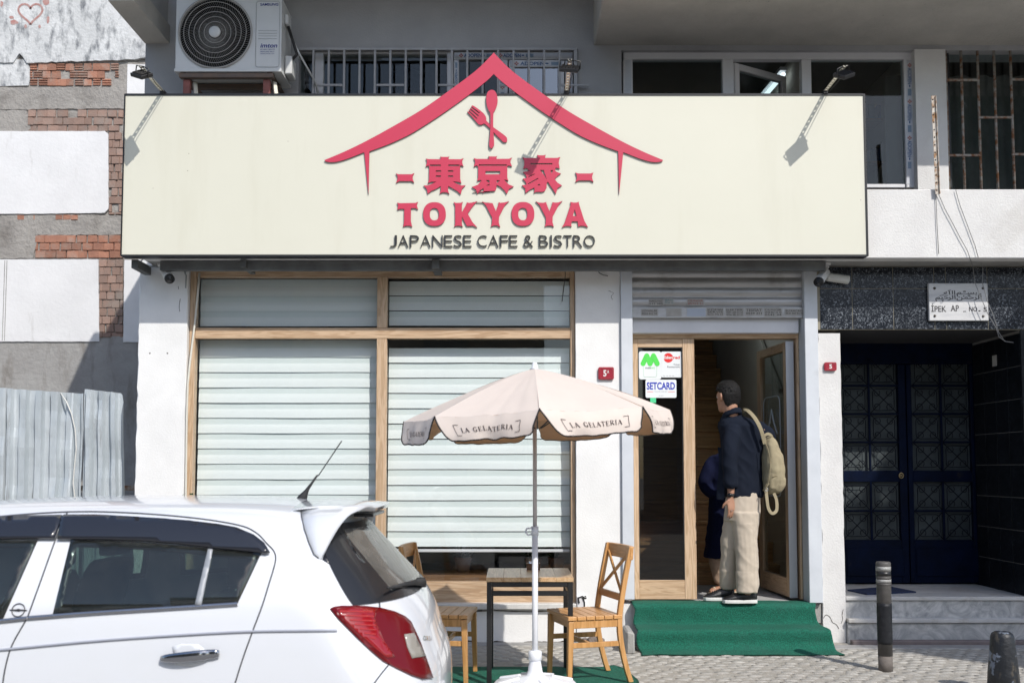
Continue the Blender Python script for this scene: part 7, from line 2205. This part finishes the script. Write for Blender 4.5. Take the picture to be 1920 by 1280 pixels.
limb(sk, [(P2(1375, 985), .06), (P2(1385, 1040, .05), .045), (P2(1385, 1088, .05), .03)])
for fx, dy in ((1350, -.03), (1386, .05)):
    a = P2(fx, 1094, dy); a.z = zf + .03; sk.tube([a + V((.03, .0, .02)), a + V((-.02, -.02, .005)), a + V((-.075, -.05, -.008)), a + V((-.10, -.065, -.012))], [.030, .032, .034, .018], 10)
blob('body', SKIN, wom, sk, .006, 2)
mb = MB(); rg = []
for u, fb, ff, sw_ in ((-.12, -.09, -.02, .06), (-.05, -.10, -.0, .076), (.02, -.108, .02, .082), (.07, -.10, .07, .075), (.11, -.06, .05, .045), (.125, -.01, .01, .01)):
    c_, r_ = (fb + ff) / 2, (ff - fb) / 2
    rg.append([h2(c_ + r_ * math.cos(2 * PI * k / 18), sw_ * math.sin(2 * PI * k / 18), u) for k in range(18)])
mb.loft(rg); blob('hair', HAIR, wom, mb, .006, 2)
co = MB(); rg = []
for cy, x0, x1, ry in ((849, 1350, 1392, .07), (855, 1332, 1404, .10), (866, 1328, 1408, .115), (900, 1331, 1402, .115), (930, 1331, 1402, .115), (975, 1328, 1408, .13), (1015, 1323, 1412, .145), (1045, 1319, 1414, .15)):
    a, b = P2(x0, cy), P2(x1, cy); rg.append(ell(((a.x + b.x) / 2, y2, a.z), (b.x - a.x) / 2, ry, 20, e=2.2))
co.loft(rg)
limb(co, [(P2(1340, 864), .062), (P2(1328, 884, -.03), .058), (P2(1321, 908, -.04), .052), (P2(1334, 924, -.03), .047), (P2(1348, 931, .02), .042)])
blob('coat', NAVC, wom, co, .009, 4, lambda p, n: fold(p, n, 1.3))
tr = MB()
limb(tr, [(P2(1350, 1000, -.02), .072), (P2(1344, 1040, -.03), .068), (P2(1350, 1078, -.03), .060), (P2(1352, 1086, -.03), .058)])
limb(tr, [(P2(1380, 1000, .04), .072), (P2(1386, 1086, .05), .058)])
blob('trousers', M('tan_trousers', (.36, .255, .18), .9, col2=(.31, .215, .15), vs=6, bump=.2, bs=300), wom, tr, .008, 3, tfold)
for fx, dy in ((1350, -.03), (1386, .05)):
    a = P2(fx, 1094, dy); a.z = zf
    mb = MB(); mb.loft([[a + V((x, y_, z)) for x, y_ in ((.05, .03), (.045, -.03), (-.04, -.07), (-.11, -.10), (-.125, -.06), (-.04, .0))] for z in (.003, .018)]); mb.tube([a + V((-.03, -.065, .02)), a + V((-.06, -.05, .055)), a + V((-.07, -.01, .02))], .011, 6)
    mb.build('sandal', M('sandal_cream', (.52, .45, .33), .7), wom)

# ================================================================== things behind the windows
LEAF = M('leaf_green', (.045, .10, .03), .55, col2=(.025, .06, .018), vs=12, rnd=.1)
POT = M('clay_pot', (.20, .12, .085), .8)
def plant(x, y, z, label, n, rad, hang):
    t = thing('potted_plant', label, 'plant', (x, y, z), 'plants behind the shop window')
    mb = MB(); mb.lathe([(.05, 0), (.075, .11), (.08, .12), (.07, .12), (.06, .1), (0, .1)], (x, y, z), 16); mb.build('pot', POT, t)
    mb = MB()
    for _ in range(n):
        a, l = R.uniform(0, 2 * PI), R.uniform(.5, 1) * rad
        p0 = V((x, y, z + .1)); p1 = p0 + V((math.cos(a) * l * .5, math.sin(a) * l * .35, R.uniform(.03, .16))); p2 = p1 + V((math.cos(a) * l * .5, math.sin(a) * l * .3, R.uniform(-hang, .05)))
        s = V((-math.sin(a), math.cos(a), .2)) * R.uniform(.006, .014)
        mb.add([p0, p1 - s, p2, p1 + s], [(0, 1, 2, 3)]); mb.add([p0, p1 + s, p2 + V((0, 0, .0)), p1 - s + V((0, 0, .001))], [(0, 1, 2, 3)])
    mb.build('leaf_tuft', LEAF, t, kind='stuff')
mb = MB(); mb.box(xl0 + .4, xh0 - .05, .34, .62, .30, .50)
tag(mb.build('window_bench', wood('bench_wood', (.24, .135, .07), (.18, .095, .045), 'x')), 'low wooden ledge behind the lower edge of the shop window', 'bench')
plant(X(1000, 1050, .45), .45, .50, 'bushy green plant behind the glass, above the table caddy', 46, .24, .05)
plant(X(1043, 1050, .5), .5, .50, 'small green plant behind the glass near the right window jamb', 24, .2, .04)
plant(X(868, 1050, .5), .5, .50, 'green plant behind the glass between the left chair and the table', 24, .18, .1)
# weed on the left sill corner, above the car roof
wx = X(350, 925, -.06)
t = thing('weed', 'small green weed growing at the foot of the oak window frame, above the car roof', 'plant', (wx, -.06, Z(930, -.06)))
mb = MB(); mb.tube([(wx, -.05, .0), (wx - .005, -.055, .5), (wx + .002, -.06, Z(930, -.06))], .004, 5); mb.build('stem', LEAF, t)
mb = MB()
for k in range(22):
    a = R.uniform(0, 2 * PI); c = V((wx + R.uniform(-.05, .05), -.06 + R.uniform(-.02, .02), Z(932, -.06) + R.uniform(-.10, .03))); r_ = R.uniform(.010, .018)
    d = V((math.cos(a), -.4, math.sin(a))).normalized(); s = d.cross(V((0, 1, .3))).normalized()
    mb.add([c - d * r_, c + s * r_ * .7, c + d * r_, c - s * r_ * .7], [(0, 1, 2, 3)])
mb.build('leaf_tuft', LEAF, t, kind='stuff')
# upstairs
x, y = X(763, 152, .9), .9
zt_ = Z(150, .9)
t = thing('round_stool', 'dark round stool standing behind the barred upper window', 'stool', (x, y, ZS + .14))
mb = MB(); mb.lathe([(.0, -.07), (.13, -.06), (.165, -.02), (.165, .02), (.13, .05), (0, .06)], (x, y, zt_), 28); mb.build('seat', M('dark_blue_vinyl', (.014, .018, .03), .5), t)
mb = MB()
for k in range(4): mb.cyl((x + .1 * math.cos(k * PI / 2 + .7), y + .1 * math.sin(k * PI / 2 + .7), zt_ - .06), (x + .14 * math.cos(k * PI / 2 + .7), y + .14 * math.sin(k * PI / 2 + .7), ZS + .14), .01, n=6)
mb.build('leg', BLACK, t)
t = thing('tube_light', 'lit fluorescent tube seen through the half open upper window sash', 'lamp', (2.05, 1.2, 4.62))
ta, tb = W(1430, 185, 1.15), W(1469, 136, .58)
tb.z = ta.z
mb = MB(); mb.cyl(ta, tb, .020, n=10); TUBE2 = TUBE.copy(); TUBE2.node_tree.nodes['Principled BSDF'].inputs['Emission Strength'].default_value = 1.3; mb.build('tube', TUBE2, t)
mb = MB(); mb.bar(ta + V((0, 0, .05)), tb + V((0, 0, .05)), .06, .03); mb.build('fitting', PVC, t)
sy = .95
t = thing('shelf_unit', 'dim wooden shelf with small boxes inside the upper right window', 'shelf', (X(1665, 290, sy), sy, ZS + .14))
for zz in (Z(302, sy), Z(222, sy), 3.2):
    mb = MB(); mb.box(X(1605, 300, sy), X(1720, 300, sy), sy, sy + .3, zz - .02, zz); mb.build('board', wood('shelf_wood_%d' % int(zz * 10), (.22, .15, .09), (.16, .105, .06), 'x'), t)
mb = MB(); mb.box(X(1722, 300, sy), X(1726, 300, sy), sy, sy + .3, ZS + .14, 4.5); mb.box(X(1601, 300, sy), X(1604.5, 300, sy), sy, sy + .3, ZS + .14, 4.5); mb.build('side', wood('shelf_side', (.2, .14, .08), (.15, .1, .055), 'z'), t)
bxm = [M('box_blue', (.05, .10, .22), .6), M('box_white', (.45, .46, .47), .6), M('box_teal', (.08, .16, .2), .6)]
for zz in (Z(302, sy), Z(222, sy)):
    xx = X(1609, 300, sy); k = 0
    while xx < X(1712, 300, sy):
        w_, h_ = R.uniform(.03, .07), R.uniform(.09, .19)
        mb = MB(); mb.box(xx, xx + w_, sy + .04, sy + .2, zz + .001, zz + h_); o = mb.build('carton', bxm[k % 3], None, .002)
        tag(o, 'small %s carton standing in the row on the upstairs shelf' % ('blue', 'white', 'teal')[k % 3], 'box', '%s cartons on the upstairs shelf' % ('blue', 'white', 'teal')[k % 3]); xx += w_ + R.uniform(.004, .03); k += 1

# ================================================================== across the street (seen only in reflections)
FAC = [M('facade_ochre', (.30, .24, .17), .9, col2=(.25, .2, .14), vs=.6), M('facade_grey', (.26, .26, .27), .9, col2=(.2, .2, .21), vs=.6)]
WDK = M('far_window', (.03, .035, .04), .15)
for (x0, x1, h, yy, m, lb) in ((-22, .95, 8.6, -21, FAC[0], 'ochre apartment building across the street, mirrored in the shop glass'), (5.2, 24, 6.6, -23, FAC[1], 'low grey building across the street, mirrored in the car windows')):
    t = thing('street_building', lb, 'building', ((x0 + x1) / 2, yy, -.25))
    mb = MB(); mb.box(x0, x1, yy - 8, yy, -.25, h); mb.build('wall', m, t)
    mb = MB(); mb.box(x0 - .25, x1 + .25, yy - 8.2, yy + .25, h + .002, h + .3); mb.build('roof', FAC[1], t)
    x = x0 + 1.2
    while x < x1 - 1.6:
        for z in (.8, 3.6, 6.2):
            if z + 1.6 > h: continue
            mb = MB(); mb.box(x, x + 1.3, yy + .002, yy + .05, z, z + 1.6); mb.build('window', WDK, t)
        x += 2.6
# roadside tree whose crown shades the apartment entrance
trc = V((4.12, -.25, .95)) + SUN_TO * (5.0 / SUN_TO.z) * 1.0
t = thing('street_tree', 'leafy roadside tree whose shade falls on the apartment entrance', 'tree', (trc.x + .1, trc.y, -.2))
mb = MB(); mb.tube([(trc.x + .1, trc.y, -.3), (trc.x + .05, trc.y, 2.0), (trc.x + .1, trc.y, 4.2), (trc.x, trc.y, trc.z)], [.16, .12, .09, .03], 12)
for k in range(9):
    a = k * 2.4; z = 4.0 + k * .2; p = V((trc.x + .08, trc.y, z)); q = trc + V((math.cos(a) * .8, math.sin(a) * .8, R.uniform(-.6, .8))); mb.tube([p, p.lerp(q, .5) + V((0, 0, .1)), q], [.05, .03, .01], 7)
mb.build('trunk', M('bark', (.14, .10, .07), .9, col2=(.09, .07, .05), vs=10, bump=.8, bs=30), t)
mb = MB()
rt = random.Random(3)
for _ in range(7000):
    while True:
        q = V((rt.uniform(-1, 1), rt.uniform(-1, 1), rt.uniform(-1, 1)))
        if q.length < 1 and (q.length > .35 or rt.random() < .3): break
    lump = 1 + .22 * noise.noise(q * 2.3)
    c = trc + V((q.x * 1.12, q.y * 1.25, q.z * 1.35)) * lump
    d = V((rt.uniform(-1, 1), rt.uniform(-1, 1), rt.uniform(-.8, .3))).normalized(); s = d.orthogonal().normalized(); s = Matrix.Rotation(rt.uniform(0, 6.28), 3, d) @ s
    l, w_ = rt.uniform(.06, .10), rt.uniform(.03, .05)
    mb.add([c - d * l, c + s * w_, c + d * l, c - s * w_], [(0, 1, 2, 3)])
mb.build('crown', LEAF, t, kind='stuff')
